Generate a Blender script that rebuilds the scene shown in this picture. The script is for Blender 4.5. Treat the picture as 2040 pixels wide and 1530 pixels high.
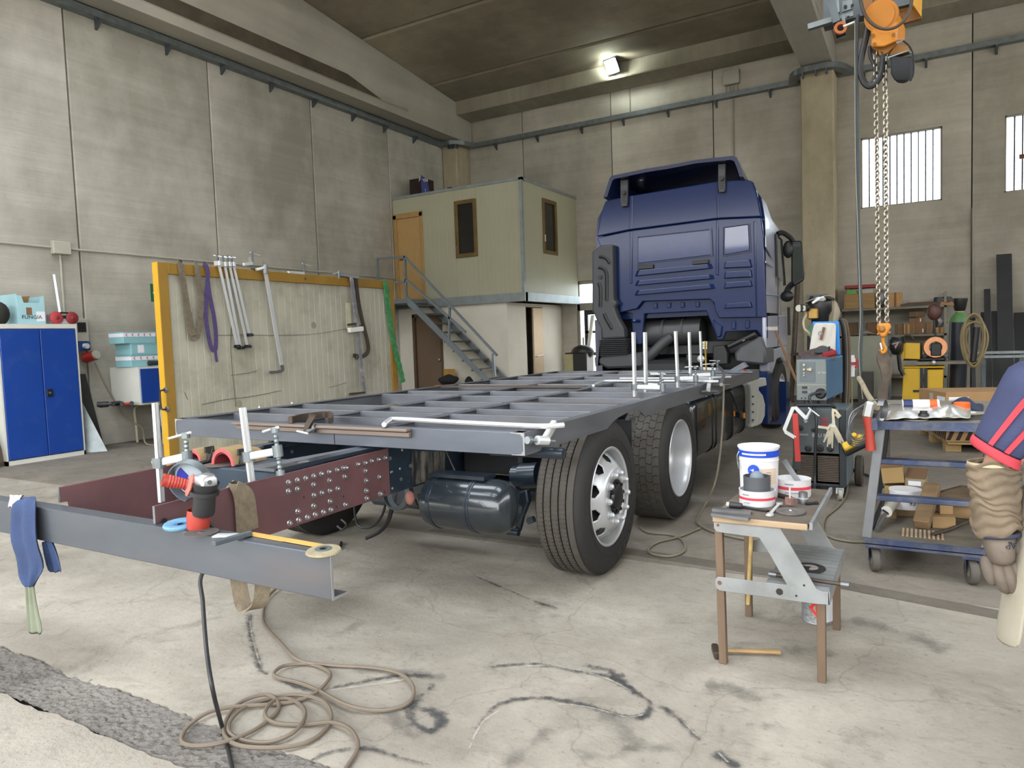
import bpy,bmesh,math,random
from mathutils import Vector as V,Matrix
random.seed(7)
for o in list(bpy.data.objects): bpy.data.objects.remove(o)
SC = bpy.context.scene
COL = SC.collection

# ---------------------------------------------------------------- camera
FOC,YAW,PITCH,ROLL,CAMH = 1415.548,-0.524171,0.0623326,-0.0349787,1.41
def cam_axes(y,p,r):
    fw = V((math.sin(y)*math.cos(p),math.cos(y)*math.cos(p),-math.sin(p)))
    rt = V((math.cos(y),-math.sin(y),0)); up = rt.cross(fw)
    return rt*math.cos(r)+up*math.sin(r),-rt*math.sin(r)+up*math.cos(r),fw
CR,CU,CF = cam_axes(YAW,PITCH,ROLL)
cd = bpy.data.cameras.new('camera'); co = bpy.data.objects.new('camera',cd); COL.objects.link(co)
cd.sensor_width = 36; cd.lens = FOC/2040*36; cd.clip_start = .02; cd.clip_end = 500
m3 = Matrix((CR,CU,-CF)).transposed()
co.matrix_world = Matrix.Translation((0,0,CAMH)) @ m3.to_4x4()
SC.camera = co
def at(u,v,x=None,y=None,z=None):
    """point of a measured plane of the hall seen at a pixel of the survey photograph"""
    d = CR*((u-1020)/FOC) - CU*((v-765)/FOC) + CF
    t = x/d.x if x is not None else (y/d.y if y is not None else (z-CAMH)/d.z)
    return V((d.x*t,d.y*t,CAMH+d.z*t))

# ---------------------------------------------------------------- world, light, exposure
w = bpy.data.worlds.new('sky'); SC.world = w; w.use_nodes = True
nt = w.node_tree; bg = nt.nodes['Background']
tc = nt.nodes.new('ShaderNodeTexCoord'); sx = nt.nodes.new('ShaderNodeSeparateXYZ'); rp = nt.nodes.new('ShaderNodeValToRGB')
nt.links.new(tc.outputs['Generated'],sx.inputs[0]); nt.links.new(sx.outputs['Z'],rp.inputs[0]); nt.links.new(rp.outputs[0],bg.inputs[0])
rp.color_ramp.elements[0].position = 0.0; rp.color_ramp.elements[0].color = (1,.985,.96,1)
rp.color_ramp.elements[1].position = .8; rp.color_ramp.elements[1].color = (.86,.92,1,1)
SKY = 9.0
bg.inputs[1].default_value = SKY
SC.view_settings.view_transform = 'Standard'; SC.view_settings.look = 'None'
SC.view_settings.gamma = 1; SC.view_settings.use_curve_mapping = False
SC.view_settings.exposure = 0.0
SC.cycles.use_denoising = True
SC.cycles.max_bounces = 8; SC.cycles.diffuse_bounces = 5; SC.cycles.sample_clamp_indirect = 6
SC.cycles.caustics_reflective = False; SC.cycles.caustics_refractive = False
# portals only guide the sky's light through the hall's openings, some of them added; they emit nothing
def portal(loc,rot,sx,sy):
    l = bpy.data.lights.new('portal','AREA'); l.shape = 'RECTANGLE'; l.size = sx; l.size_y = sy; l.cycles.is_portal = True
    o = bpy.data.objects.new('opening_portal',l); COL.objects.link(o); o.location = loc; o.rotation_euler = rot; o['kind'] = 'helper'

# ---------------------------------------------------------------- helpers
def lin(h):
    h = h.lstrip('#'); o = []
    for i in (0,2,4):
        c = int(h[i:i+2],16)/255
        o.append(c/12.92 if c <= .04045 else ((c+.055)/1.055)**2.4)
    return o
MC = {}
def pm(name,hx,rough=.6,metal=0,var=.12,scale=6,bump=0,bscale=60,dirt=None,damt=.5,dscale=3,stretch=None,coat=0,spec=None,emit=None,trans=0):
    """procedural material: base colour with soft noise variation, optional dirt patches and fine bump"""
    if name in MC: return MC[name]
    m = bpy.data.materials.new(name); m.use_nodes = True; MC[name] = m
    n = m.node_tree; L = n.links.new; p = n.nodes['Principled BSDF']
    c = lin(hx)
    tcn = n.nodes.new('ShaderNodeTexCoord'); mp = n.nodes.new('ShaderNodeMapping'); L(tcn.outputs['Object'],mp.inputs[0])
    if stretch: mp.inputs['Scale'].default_value = stretch
    nz = n.nodes.new('ShaderNodeTexNoise'); nz.inputs['Scale'].default_value = scale; nz.inputs['Detail'].default_value = 5
    L(mp.outputs[0],nz.inputs['Vector'])
    r = n.nodes.new('ShaderNodeValToRGB'); L(nz.outputs[0],r.inputs[0])
    r.color_ramp.elements[0].position = .3; r.color_ramp.elements[1].position = .7
    r.color_ramp.elements[0].color = [min(1,x*(1-var)) for x in c]+[1]; r.color_ramp.elements[1].color = [min(1,x*(1+var)) for x in c]+[1]
    out = r.outputs[0]
    if dirt:
        d = n.nodes.new('ShaderNodeTexNoise'); d.inputs['Scale'].default_value = dscale; d.inputs['Detail'].default_value = 7; d.inputs['Roughness'].default_value = .65
        L(mp.outputs[0],d.inputs['Vector'])
        dr = n.nodes.new('ShaderNodeValToRGB'); L(d.outputs[0],dr.inputs[0])
        dr.color_ramp.elements[0].position = .62-.25*damt; dr.color_ramp.elements[1].position = .8-.15*damt
        dr.color_ramp.elements[1].color = (damt,damt,damt,1); dr.color_ramp.elements[0].color = (0,0,0,1)
        mx = n.nodes.new('ShaderNodeMixRGB'); L(dr.outputs[0],mx.inputs[0]); L(out,mx.inputs[1]); mx.inputs[2].default_value = lin(dirt)+[1]
        out = mx.outputs[0]
    L(out,p.inputs['Base Color'])
    p.inputs['Roughness'].default_value = rough; p.inputs['Metallic'].default_value = metal
    if coat: p.inputs['Coat Weight'].default_value = coat; p.inputs['Coat Roughness'].default_value = .04
    if spec is not None: p.inputs['Specular IOR Level'].default_value = spec
    if emit: p.inputs['Emission Color'].default_value = lin(hx)+[1]; p.inputs['Emission Strength'].default_value = emit
    if trans: p.inputs['Transmission Weight'].default_value = trans
    if bump:
        bn = n.nodes.new('ShaderNodeTexNoise'); bn.inputs['Scale'].default_value = bscale; bn.inputs['Detail'].default_value = 4; L(mp.outputs[0],bn.inputs['Vector'])
        b = n.nodes.new('ShaderNodeBump'); b.inputs['Strength'].default_value = bump; b.inputs['Distance'].default_value = .01
        L(bn.outputs[0],b.inputs['Height']); L(b.outputs[0],p.inputs['Normal'])
    return m

def ortho(d,up=(0,0,1)):
    d = V(d).normalized(); up = V(up)
    if abs(d.dot(up.normalized())) > .999: up = V((0,1,0)) if abs(d.y) < .9 else V((1,0,0))
    s = d.cross(up).normalized(); return d,s,s.cross(d).normalized()
class B:
    """collects polygons of one mesh, in world coordinates"""
    def __init__(s): s.v = []; s.f = []
    def add(s,vs,fs):
        k = len(s.v); s.v += [V(a) for a in vs]; s.f += [tuple(i+k for i in f) for f in fs]; return s
    def box(s,x0,x1,y0,y1,z0,z1):
        return s.add([(x,y,z) for z in (z0,z1) for x,y in ((x0,y0),(x1,y0),(x1,y1),(x0,y1))],
                     [(3,2,1,0),(4,5,6,7),(0,1,5,4),(1,2,6,5),(2,3,7,6),(3,0,4,7)])
    def hexa(s,a,b):   # two quads
        return s.add(list(a)+list(b),[(3,2,1,0),(4,5,6,7),(0,1,5,4),(1,2,6,5),(2,3,7,6),(3,0,4,7)])
    def cbox(s,c,sx,sy,sz,rz=0,rx=0,ry=0):
        R = Matrix.Rotation(rz,3,'Z') @ Matrix.Rotation(ry,3,'Y') @ Matrix.Rotation(rx,3,'X')
        pts = [V(c)+R @ V((x*sx/2,y*sy/2,z*sz/2)) for z in (-1,1) for x,y in ((-1,-1),(1,-1),(1,1),(-1,1))]
        return s.add(pts,[(3,2,1,0),(4,5,6,7),(0,1,5,4),(1,2,6,5),(2,3,7,6),(3,0,4,7)])
    def bar(s,p,q,w,h=None,up=(0,0,1)):
        h = h or w; p = V(p); q = V(q); d,a,b = ortho(q-p,up)
        o = [a*-w/2-b*h/2,a*w/2-b*h/2,a*w/2+b*h/2,a*-w/2+b*h/2]
        return s.add([p+i for i in o]+[q+i for i in o],[(0,1,2,3),(7,6,5,4),(1,0,4,5),(2,1,5,6),(3,2,6,7),(0,3,7,4)])
    def cyl(s,p,q,r,r2=None,n=14):
        r2 = r if r2 is None else r2; p = V(p); q = V(q); d,a,b = ortho(q-p)
        vs = []
        for c,rr in ((p,r),(q,r2)):
            vs += [c+a*rr*math.cos(2*math.pi*i/n)+b*rr*math.sin(2*math.pi*i/n) for i in range(n)]
        return s.add(vs,[(i,(i+1) % n,n+(i+1) % n,n+i) for i in range(n)]+[tuple(range(n))[::-1],tuple(range(n,2*n))])
    def sweep(s,pts,prof,up=(0,0,1),closed=False,caps=True,scale=None):
        pts = [V(p) for p in pts]; n = len(prof); N = len(pts); vs = []; pa = None
        for i,p in enumerate(pts):
            if closed: d = pts[(i+1) % N]-pts[i-1]
            else: d = pts[min(i+1,N-1)]-pts[max(i-1,0)]
            if d.length < 1e-9: d = V((0,0,1))
            d.normalize()
            if up is None:
                if pa is None: _,a,b = ortho(d)
                else:
                    a = (pa-d*pa.dot(d)).normalized(); b = a.cross(d).normalized()
                pa = a
            else: _,a,b = ortho(d,up)
            k = 1 if scale is None else scale[i]
            vs += [p+a*x*k+b*y*k for x,y in prof]
        fs = [(i*n+j,i*n+(j+1) % n,((i+1) % N)*n+(j+1) % n,((i+1) % N)*n+j) for i in range(N if closed else N-1) for j in range(n)]
        if caps and not closed: fs += [tuple(range(n))[::-1],tuple(range((N-1)*n,N*n))]
        return s.add(vs,fs)
    def tube(s,pts,r,n=8,closed=False,scale=None):
        return s.sweep(pts,[(r*math.cos(2*math.pi*i/n),r*math.sin(2*math.pi*i/n)) for i in range(n)],None,closed,scale=scale)
    def band(s,pts,w,t,up):
        return s.sweep(pts,[(-w/2,-t/2),(w/2,-t/2),(w/2,t/2),(-w/2,t/2)],up)
    def prism(s,poly,dep):
        n = len(poly); poly = [V(p) for p in poly]; dep = V(dep)
        return s.add(poly+[p+dep for p in poly],[tuple(range(n))[::-1],tuple(range(n,2*n))]+[(i,(i+1) % n,n+(i+1) % n,n+i) for i in range(n)])
    def loft(s,rings,closed=True,caps=True):
        n = len(rings[0]); vs = [V(p) for r in rings for p in r]
        fs = [(i*n+j,i*n+(j+1) % n,(i+1)*n+(j+1) % n,(i+1)*n+j) for i in range(len(rings)-1) for j in range(n if closed else n-1)]
        if caps: fs += [tuple(range(n))[::-1],tuple(range((len(rings)-1)*n,len(rings)*n))]
        return s.add(vs,fs)
    def lathe(s,prof,p,axis=(0,0,1),n=24,a0=0,a1=2*math.pi):
        p = V(p); d,a,b = ortho(axis); full = abs(a1-a0-2*math.pi) < 1e-6; k = n if full else n+1; vs = []
        for r,h in prof:
            vs += [p+d*h+a*r*math.cos(a0+(a1-a0)*i/n)+b*r*math.sin(a0+(a1-a0)*i/n) for i in range(k)]
        fs = [(j*k+i,j*k+(i+1) % k,(j+1)*k+(i+1) % k,(j+1)*k+i) for j in range(len(prof)-1) for i in range(n)]
        return s.add(vs,fs)
    def ell(s,c,rx,ry,rz,n=12,m=8,R=None):
        vs = []; c = V(c)
        for j in range(m+1):
            t = math.pi*j/m
            for i in range(n):
                q = V((rx*math.sin(t)*math.cos(2*math.pi*i/n),ry*math.sin(t)*math.sin(2*math.pi*i/n),rz*math.cos(t)))
                vs.append(c+(R @ q if R else q))
        return s.add(vs,[(j*n+i,(j+1)*n+i,(j+1)*n+(i+1) % n,j*n+(i+1) % n) for j in range(m) for i in range(n)])
    def sheet(s,grid,t):    # a rows x cols grid of points made into a solid sheet of thickness t (by solidify in mk)
        R,C = len(grid),len(grid[0])
        return s.add([p for r in grid for p in r],[(i*C+j,i*C+j+1,(i+1)*C+j+1,(i+1)*C+j) for i in range(R-1) for j in range(C-1)])
def wloc(o):
    p = V((0,0,0))
    while o is not None: p = p+o.location; o = o.parent
    return p
def link(o,parent=None):
    COL.objects.link(o)
    if parent is not None: o.parent = parent
    return o
def tag(o,label=None,cat=None,group=None,kind=None):
    if label: o['label'] = label
    if cat: o['category'] = cat
    if group: o['group'] = group
    if kind: o['kind'] = kind
    return o
def thing(name,label,cat,loc,group=None,kind=None):
    o = bpy.data.objects.new(name,None); o.empty_display_size = .1; o.location = loc
    link(o); return tag(o,label,cat,group,kind)
def mk(name,b,mat,parent=None,smooth=None,bev=0,solid=0,sub=0,ang=35,label=None,kind=None,seg=1):
    me = bpy.data.meshes.new(name)
    if parent is None:
        lo = [min(v[i] for v in b.v) for i in range(3)]; hi = [max(v[i] for v in b.v) for i in range(3)]
        off = V(((lo[0]+hi[0])/2,(lo[1]+hi[1])/2,lo[2]))
    else: off = wloc(parent)
    me.from_pydata([v-off for v in b.v],[],b.f); me.update()
    bm = bmesh.new(); bm.from_mesh(me); bmesh.ops.remove_doubles(bm,verts=bm.verts,dist=1e-6)
    bmesh.ops.recalc_face_normals(bm,faces=bm.faces); bm.to_mesh(me); bm.free()
    if isinstance(mat,(list,tuple)):
        for q in mat: me.materials.append(q)
    else: me.materials.append(mat)
    if smooth:
        for p in me.polygons: p.use_smooth = True
        if not sub:
            try: me.set_sharp_from_angle(angle=math.radians(ang))
            except Exception: pass
    o = bpy.data.objects.new(name,me)
    if parent is None: o.location = off
    link(o,parent)
    if solid: q = o.modifiers.new('s','SOLIDIFY'); q.thickness = solid; q.offset = 0
    if sub: q = o.modifiers.new('d','SUBSURF'); q.levels = sub; q.render_levels = sub
    if bev: q = o.modifiers.new('b','BEVEL'); q.width = bev; q.segments = seg; q.limit_method = 'ANGLE'; q.angle_limit = math.radians(40)
    return tag(o,label,None,None,kind)
def kids(o): return [c for c in bpy.data.objects if c.parent == o]
def dup(o,loc=None,rz=None,parent=None,label=None):
    ks = kids(o)
    c = o.copy(); COL.objects.link(c)
    if parent is not None: c.parent = parent
    if loc is not None: c.location = loc
    if rz is not None: c.rotation_euler = (c.rotation_euler[0],c.rotation_euler[1],rz)
    if label: c['label'] = label
    for k in ks: dup(k,parent=c)
    return c
def text(name,s,mat,loc,size,rot,parent=None,ext=.0008,align='CENTER',width=None):
    c = bpy.data.curves.new(name,'FONT'); c.body = s; c.size = size; c.extrude = ext; c.align_x = align; c.align_y = 'CENTER'; c.materials.append(mat); c.resolution_u = 2
    t_ = bpy.data.objects.new(name,c); COL.objects.link(t_); dg = bpy.context.evaluated_depsgraph_get()
    me = bpy.data.meshes.new_from_object(t_.evaluated_get(dg)); bpy.data.objects.remove(t_)
    if not me.materials: me.materials.append(mat)
    o = bpy.data.objects.new(name,me); o.location = V(loc)-(wloc(parent) if parent else V((0,0,0))); o.rotation_euler = rot
    link(o,parent)
    if width: o.scale = (width,1,1)
    return o
def rotm(x,y):   # euler whose local x,y axes are the given world vectors
    x = V(x).normalized(); z = x.cross(V(y)).normalized(); y = z.cross(x)
    return Matrix((x,y,z)).transposed().to_euler()
def arc(c,a,b,r,t0,t1,n=8):
    c = V(c); a = V(a); b = V(b)
    return [c+a*r*math.cos(t0+(t1-t0)*i/n)+b*r*math.sin(t0+(t1-t0)*i/n) for i in range(n+1)]
def spline(pts,n=6):
    pts = [V(p) for p in pts]; o = []
    for i in range(len(pts)-1):
        p0 = pts[max(i-1,0)]; p1 = pts[i]; p2 = pts[i+1]; p3 = pts[min(i+2,len(pts)-1)]
        for k in range(n):
            t = k/n
            o.append(.5*((2*p1)+(p2-p0)*t+(2*p0-5*p1+4*p2-p3)*t*t+(3*p1-p0-3*p2+p3)*t**3))
    return o+[pts[-1]]
def hexnut(b,p,axis,r,h):
    return b.cyl(p,V(p)+V(axis)*h,r,r*.96,6)
# ---------------------------------------------------------------- shell materials
def concrete(name,hx,dark,streak,var=.09,lo=.38,hi=.72,bump=.25,blot=.5):
    m = bpy.data.materials.new(name); m.use_nodes = True; n = m.node_tree; L = n.links.new; p = n.nodes['Principled BSDF']
    p.inputs['Roughness'].default_value = .85; p.inputs['Specular IOR Level'].default_value = .25
    tcn = n.nodes.new('ShaderNodeTexCoord'); oi = n.nodes.new('ShaderNodeObjectInfo')
    ad = n.nodes.new('ShaderNodeVectorMath'); ad.operation = 'MULTIPLY_ADD'; L(oi.outputs['Random'],ad.inputs[0]); ad.inputs[1].default_value = (37,23,11); L(tcn.outputs['Object'],ad.inputs[2])
    def noise(sc,stretch,det=6,rough=.6):
        mp = n.nodes.new('ShaderNodeMapping'); mp.inputs['Scale'].default_value = stretch; L(ad.outputs[0],mp.inputs[0])
        z = n.nodes.new('ShaderNodeTexNoise'); z.inputs['Scale'].default_value = sc; z.inputs['Detail'].default_value = det; z.inputs['Roughness'].default_value = rough
        L(mp.outputs[0],z.inputs['Vector']); return z.outputs[0]
    def ramp(f,a,b,ca,cb):
        r = n.nodes.new('ShaderNodeValToRGB'); L(f,r.inputs[0]); r.color_ramp.elements[0].position = a; r.color_ramp.elements[1].position = b
        r.color_ramp.elements[0].color = ca; r.color_ramp.elements[1].color = cb; return r.outputs[0]
    def mix(f,a,b,mode='MIX'):
        x = n.nodes.new('ShaderNodeMixRGB'); x.blend_type = mode
        if isinstance(f,float): x.inputs[0].default_value = f
        else: L(f,x.inputs[0])
        L(a,x.inputs[1]); 
        if isinstance(b,(list,tuple)): x.inputs[2].default_value = b
        else: L(b,x.inputs[2])
        return x.outputs[0]
    A = lin(hx)+[1]; D = lin(dark)+[1]
    base = ramp(noise(.5,(1,1,.7),6,.65),lo,hi,D,A)
    st = ramp(noise(1.6,streak,6,.7),.40,.66,(.87,.86,.84,1),(1.05,1.05,1.04,1))
    base = mix(.75,base,st,'MULTIPLY')
    bl = ramp(noise(9,(1,1,1),8,.75),.58,.74,(1,1,1,1),(.72,.70,.66,1))
    base = mix(blot,base,bl,'MULTIPLY')
    rv = n.nodes.new('ShaderNodeMapRange'); L(oi.outputs['Random'],rv.inputs[0]); rv.inputs[3].default_value = 1-var; rv.inputs[4].default_value = 1+var
    base = mix(1.0,base,rv.outputs[0],'MULTIPLY')
    L(base,p.inputs['Base Color'])
    b = n.nodes.new('ShaderNodeBump'); b.inputs['Strength'].default_value = bump; b.inputs['Distance'].default_value = .02
    L(noise(7,streak,5,.7),b.inputs['Height']); L(b.outputs[0],p.inputs['Normal'])
    return m
M_wl = concrete('wall_concrete','#bebab0','#928f84',(1,.16,3.2))
M_wb = concrete('wall_concrete_back','#cbc6ba','#a39e92',(.16,1,3.2))
M_col = concrete('column_concrete','#bcb29b','#978d76',(1,1,.12),blot=.8)
M_beam = concrete('beam_concrete','#a9a598','#98948a',(1,.1,1.4),bump=.1,blot=.2)
M_roof = concrete('roof_concrete','#9c9381','#7a7162',(.35,1.6,1),blot=.9,bump=.1)
M_gut = concrete('gutter_concrete','#aaa594','#8b8474',(5,1,.25),blot=.5)
M_gap = pm('joint_dark','#2e2a24',.9)
M_dirtshade = pm('beam_dirt_shade','#4c4437',.95,var=.25,scale=4)
M_galv = pm('galvanised','#7d8486',.42,.75,.15,9)
M_galvd = pm('galvanised_dull','#5f666a',.5,.6,.15,9)
M_steel_dk = pm('dark_steel','#2b2c2e',.5,.5,.2,8)
M_white = pm('white_paint','#d8d6cf',.6,var=.04)
M_black = pm('black_plastic','#17181a',.45,var=.2)

# ---------------------------------------------------------------- floor
def floor_mat(name,hx,dk,stain=.5,warm=None,bump=.25,rough=.8,speck=.6):
    m = bpy.data.materials.new(name); m.use_nodes = True; n = m.node_tree; L = n.links.new; p = n.nodes['Principled BSDF']
    p.inputs['Roughness'].default_value = rough; p.inputs['Specular IOR Level'].default_value = .3
    t = n.nodes.new('ShaderNodeTexCoord')
    def noise(sc,det=6,rough=.65,st=(1,1,1),dist=0):
        mp = n.nodes.new('ShaderNodeMapping'); mp.inputs['Scale'].default_value = st; L(t.outputs['Object'],mp.inputs[0])
        z = n.nodes.new('ShaderNodeTexNoise'); z.inputs['Scale'].default_value = sc; z.inputs['Detail'].default_value = det; z.inputs['Roughness'].default_value = rough; z.inputs['Distortion'].default_value = dist
        L(mp.outputs[0],z.inputs['Vector']); return z.outputs[0]
    def ramp(f,a,b,ca,cb):
        r = n.nodes.new('ShaderNodeValToRGB'); L(f,r.inputs[0]); r.color_ramp.elements[0].position = a; r.color_ramp.elements[1].position = b
        r.color_ramp.elements[0].color = ca; r.color_ramp.elements[1].color = cb; return r.outputs[0]
    def mul(f,a,b):
        x = n.nodes.new('ShaderNodeMixRGB'); x.blend_type = 'MULTIPLY'; x.inputs[0].default_value = f; L(a,x.inputs[1]); L(b,x.inputs[2]); return x.outputs[0]
    c = ramp(noise(.7,8,.7,dist=.3),.36,.62,lin(dk)+[1],lin(hx)+[1])
    c = mul(stain,c,ramp(noise(2.6,8,.72,dist=.6),.56,.72,(1,1,1,1),(.58,.57,.55,1)))
    c = mul(.75,c,ramp(noise(6,9,.78,(.6,1.5,1),1.2),.54,.70,(1,1,1,1),(.62,.61,.6,1)))
    c = mul(speck,c,ramp(noise(38,4,.6),.60,.70,(1,1,1,1),(.55,.53,.5,1)))
    # hairline cracks
    vo = n.nodes.new('ShaderNodeTexVoronoi'); vo.feature = 'DISTANCE_TO_EDGE'; vo.inputs['Scale'].default_value = .55
    mp = n.nodes.new('ShaderNodeMapping'); L(t.outputs['Object'],mp.inputs[0]); dn = n.nodes.new('ShaderNodeTexNoise'); dn.inputs['Scale'].default_value = 2.2; dn.inputs['Detail'].default_value = 8
    L(mp.outputs[0],dn.inputs['Vector']); va = n.nodes.new('ShaderNodeVectorMath'); va.operation = 'MULTIPLY_ADD'; L(dn.outputs['Color'],va.inputs[0]); va.inputs[1].default_value = (.5,.5,.5); L(mp.outputs[0],va.inputs[2]); L(va.outputs[0],vo.inputs['Vector'])
    c = mul(.38,c,ramp(vo.outputs['Distance'],.0006,.0026,(.45,.43,.4,1),(1,1,1,1)))
    L(c,p.inputs['Base Color'])
    b = n.nodes.new('ShaderNodeBump'); b.inputs['Strength'].default_value = bump; b.inputs['Distance'].default_value = .02; L(noise(30,8,.7),b.inputs['Height']); L(b.outputs[0],p.inputs['Normal'])
    return m
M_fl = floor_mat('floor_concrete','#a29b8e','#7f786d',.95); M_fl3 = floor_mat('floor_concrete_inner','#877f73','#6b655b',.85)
M_fl2 = floor_mat('floor_threshold','#a29a8d','#8d867b',.6,bump=.6)
M_agg = floor_mat('aggregate','#86817a','#6a655f',.7,bump=1.0,speck=1.0)
fl = thing('floor',None,None,(0,0,0),kind='structure')
R2 = random.Random(3)
def edge(y,amp,x0=-14,x1=9,st=.035):
    o = []; x = x0; k = 0
    while x <= x1:
        k = .82*k+R2.uniform(-amp,amp); o.append((x,y+k)); x += st
    return o
e1 = edge(1.665,.011); e2 = edge(1.43,.007)
def fslab(name,ea,eb,z0,z1,m,rough=0):
    b = B(); n = len(ea)
    for i in range(n-1):
        a,c = ea[i],ea[i+1]; d,e = eb[i],eb[i+1]
        b.add([(a[0],a[1],z1),(c[0],c[1],z1),(e[0],e[1],z1),(d[0],d[1],z1)],[(0,1,2,3)])
        b.add([(a[0],a[1],z1),(c[0],c[1],z1),(c[0],c[1],z0),(a[0],a[1],z0)],[(3,2,1,0)])
        b.add([(d[0],d[1],z1),(e[0],e[1],z1),(e[0],e[1],z0),(d[0],d[1],z0)],[(0,1,2,3)])
    return mk(name,b,m,fl)
# big slabs of the hall floor, cast with open joints across the hall
J = [None,4.16,8.6,12.4,17.2]
prev = e1
for y in J[1:]:
    nx = [(x,y+R2.uniform(-.004,.004)) for x,_ in e1]
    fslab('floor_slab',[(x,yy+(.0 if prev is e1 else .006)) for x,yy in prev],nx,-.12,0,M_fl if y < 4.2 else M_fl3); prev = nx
fslab('floor_slab',[(x,-3.2) for x,_ in e2],[(x,yy-.006) for x,yy in e2],-.12,.002,M_fl2)
# aggregate strip: a rough, slightly sunken band of exposed stones
b = B(); xs = [i*.014 for i in range(-640,40)]; ys = [1.43+i*.0118 for i in range(21)]
for j,y in enumerate(ys):
    for i,x in enumerate(xs): b.v.append(V((x,y,-.004+R2.uniform(-.006,.006))))
C_ = len(xs)
b.f = [(j*C_+i,j*C_+i+1,(j+1)*C_+i+1,(j+1)*C_+i) for j in range(len(ys)-1) for i in range(C_-1)]
o = mk('aggregate_strip',b,M_agg,fl,kind='stuff')
mk('joint_bed',B().box(-14,9,-3.2,17.2,-.2,-.02),M_gap,fl)
# dark trench of the old drain, filled with darker mortar
b = B(); pts = [(-3.2,4.24),(-2.5,4.27),(-1.7,4.30),(-.6,4.22),(.4,4.02),(1.4,3.86),(3,3.75)]
for i in range(len(pts)-1):
    a,c = pts[i],pts[i+1]; b.hexa([(a[0],a[1]-.04,.0005),(c[0],c[1]-.04,.0005),(c[0],c[1]+.09,.0005),(a[0],a[1]+.09,.0005)],[(a[0],a[1]-.04,.0025),(c[0],c[1]-.04,.0025),(c[0],c[1]+.09,.0025),(a[0],a[1]+.09,.0025)])
mk('drain_fill',b,M_agg and floor_mat('drain_mortar','#6f685d','#504a42',.9),fl)

# grinding-dust marks left on the concrete around cables that lay there: worn stains, with ragged alpha edges
def stain_mat(name,hx,amt,sc=34):
    m = bpy.data.materials.new(name); m.use_nodes = True; n = m.node_tree; L = n.links.new; p = n.nodes['Principled BSDF']
    p.inputs['Base Color'].default_value = lin(hx)+[1]; p.inputs['Roughness'].default_value = .9
    uv = n.nodes.new('ShaderNodeUVMap'); s = n.nodes.new('ShaderNodeSeparateXYZ'); L(uv.outputs[0],s.inputs[0])
    t = n.nodes.new('ShaderNodeTexCoord'); z = n.nodes.new('ShaderNodeTexNoise'); z.inputs['Scale'].default_value = sc; z.inputs['Detail'].default_value = 7; z.inputs['Roughness'].default_value = .75; L(t.outputs['Object'],z.inputs['Vector'])
    z2 = n.nodes.new('ShaderNodeTexNoise'); z2.inputs['Scale'].default_value = 5; z2.inputs['Detail'].default_value = 3; L(t.outputs['Object'],z2.inputs['Vector'])
    def math_(op,a,bb):
        q = n.nodes.new('ShaderNodeMath'); q.operation = op
        for i,w_ in enumerate((a,bb)):
            if isinstance(w_,(int,float)): q.inputs[i].default_value = w_
            else: L(w_,q.inputs[i])
        return q.outputs[0]
    prof = s.outputs['Y']          # 1 on the spine of the mark, 0 at its rim
    a = math_('ADD',math_('MULTIPLY',prof,1.0),math_('MULTIPLY',math_('SUBTRACT',z.outputs[0],.5),2.6))
    a = math_('ADD',a,math_('MULTIPLY',math_('SUBTRACT',z2.outputs[0],.5),1.6))
    r = n.nodes.new('ShaderNodeMapRange'); L(a,r.inputs[0]); r.inputs[1].default_value = .45; r.inputs[2].default_value = 1.15; r.inputs[4].default_value = amt
    L(r.outputs[0],p.inputs['Alpha']); return m
M_st1 = stain_mat('black_dust','#3a3a3c',.85); M_st2 = stain_mat('bare_line','#b9b5ab',.55,20)
def ribbon(name,px,wid,m,z):
    pts = spline([at(u,v,z=z) for u,v in px],7); b = B(); n = len(pts); uv = []
    for i,p in enumerate(pts):
        d = (pts[min(i+1,n-1)]-pts[max(i-1,0)]).normalized(); s_ = V((-d.y,d.x,0))
        for k in (-1,0,1): b.v.append(p+s_*wid*k)
    b.f = [(i*3+k,i*3+k+1,(i+1)*3+k+1,(i+1)*3+k) for i in range(n-1) for k in (0,1)]
    me = bpy.data.meshes.new(name); me.from_pydata(b.v,[],b.f); ul = me.uv_layers.new(name='UVMap')
    for lp in me.loops:
        i = lp.vertex_index; e = min(i//3,n-1-i//3)/max(1,.12*n)
        ul.data[lp.index].uv = (0,(1 if i % 3 == 1 else 0)*min(1,e))
    me.materials.append(m); o = bpy.data.objects.new(name,me); link(o,fl); return o
Q = [([(500,1215),(497,1250),(508,1300),(520,1335),(545,1345)],.035),([(545,1345),(620,1375),(700,1362),(800,1345),(885,1348)],.03),([(885,1345),(850,1375),(815,1420),(850,1455),(880,1440),(870,1420),(800,1400)],.04),
     ([(900,1345),(960,1330),(1060,1322),(1140,1335),(1220,1350),(1270,1380),(1295,1400),(1285,1425),(1240,1425),(1150,1400),(1060,1390),(990,1405),(950,1450),(915,1525)],.03),
     ([(1150,1325),(1210,1335),(1255,1370),(1290,1395)],.045),([(1310,1400),(1350,1430),(1385,1465),(1400,1475)],.03),([(600,1528),(650,1500),(730,1490),(800,1510),(870,1528)],.022),
     ([(930,1140),(1000,1170),(1060,1195),(1120,1215)],.02),([(1230,1485),(1290,1490),(1340,1480)],.05),([(1420,1495),(1450,1515),(1470,1530)],.035),([(840,1345),(890,1350)],.06),([(1180,1400),(1250,1460),(1230,1500),(1130,1510)],.09),([(760,1400),(800,1450),(840,1470)],.07),([(1480,1440),(1520,1445),(1560,1440)],.06),([(1560,1300),(1620,1290),(1660,1310)],.09),([(1400,1360),(1460,1370),(1520,1400)],.10),([(1100,1440),(1040,1500),(1000,1528)],.05),([(1690,1230),(1800,1260),(1900,1300)],.10),([(700,1330),(760,1335),(860,1340)],.05)]
M_st3 = stain_mat('grey_smudge','#57544f',.4,22)
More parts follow.
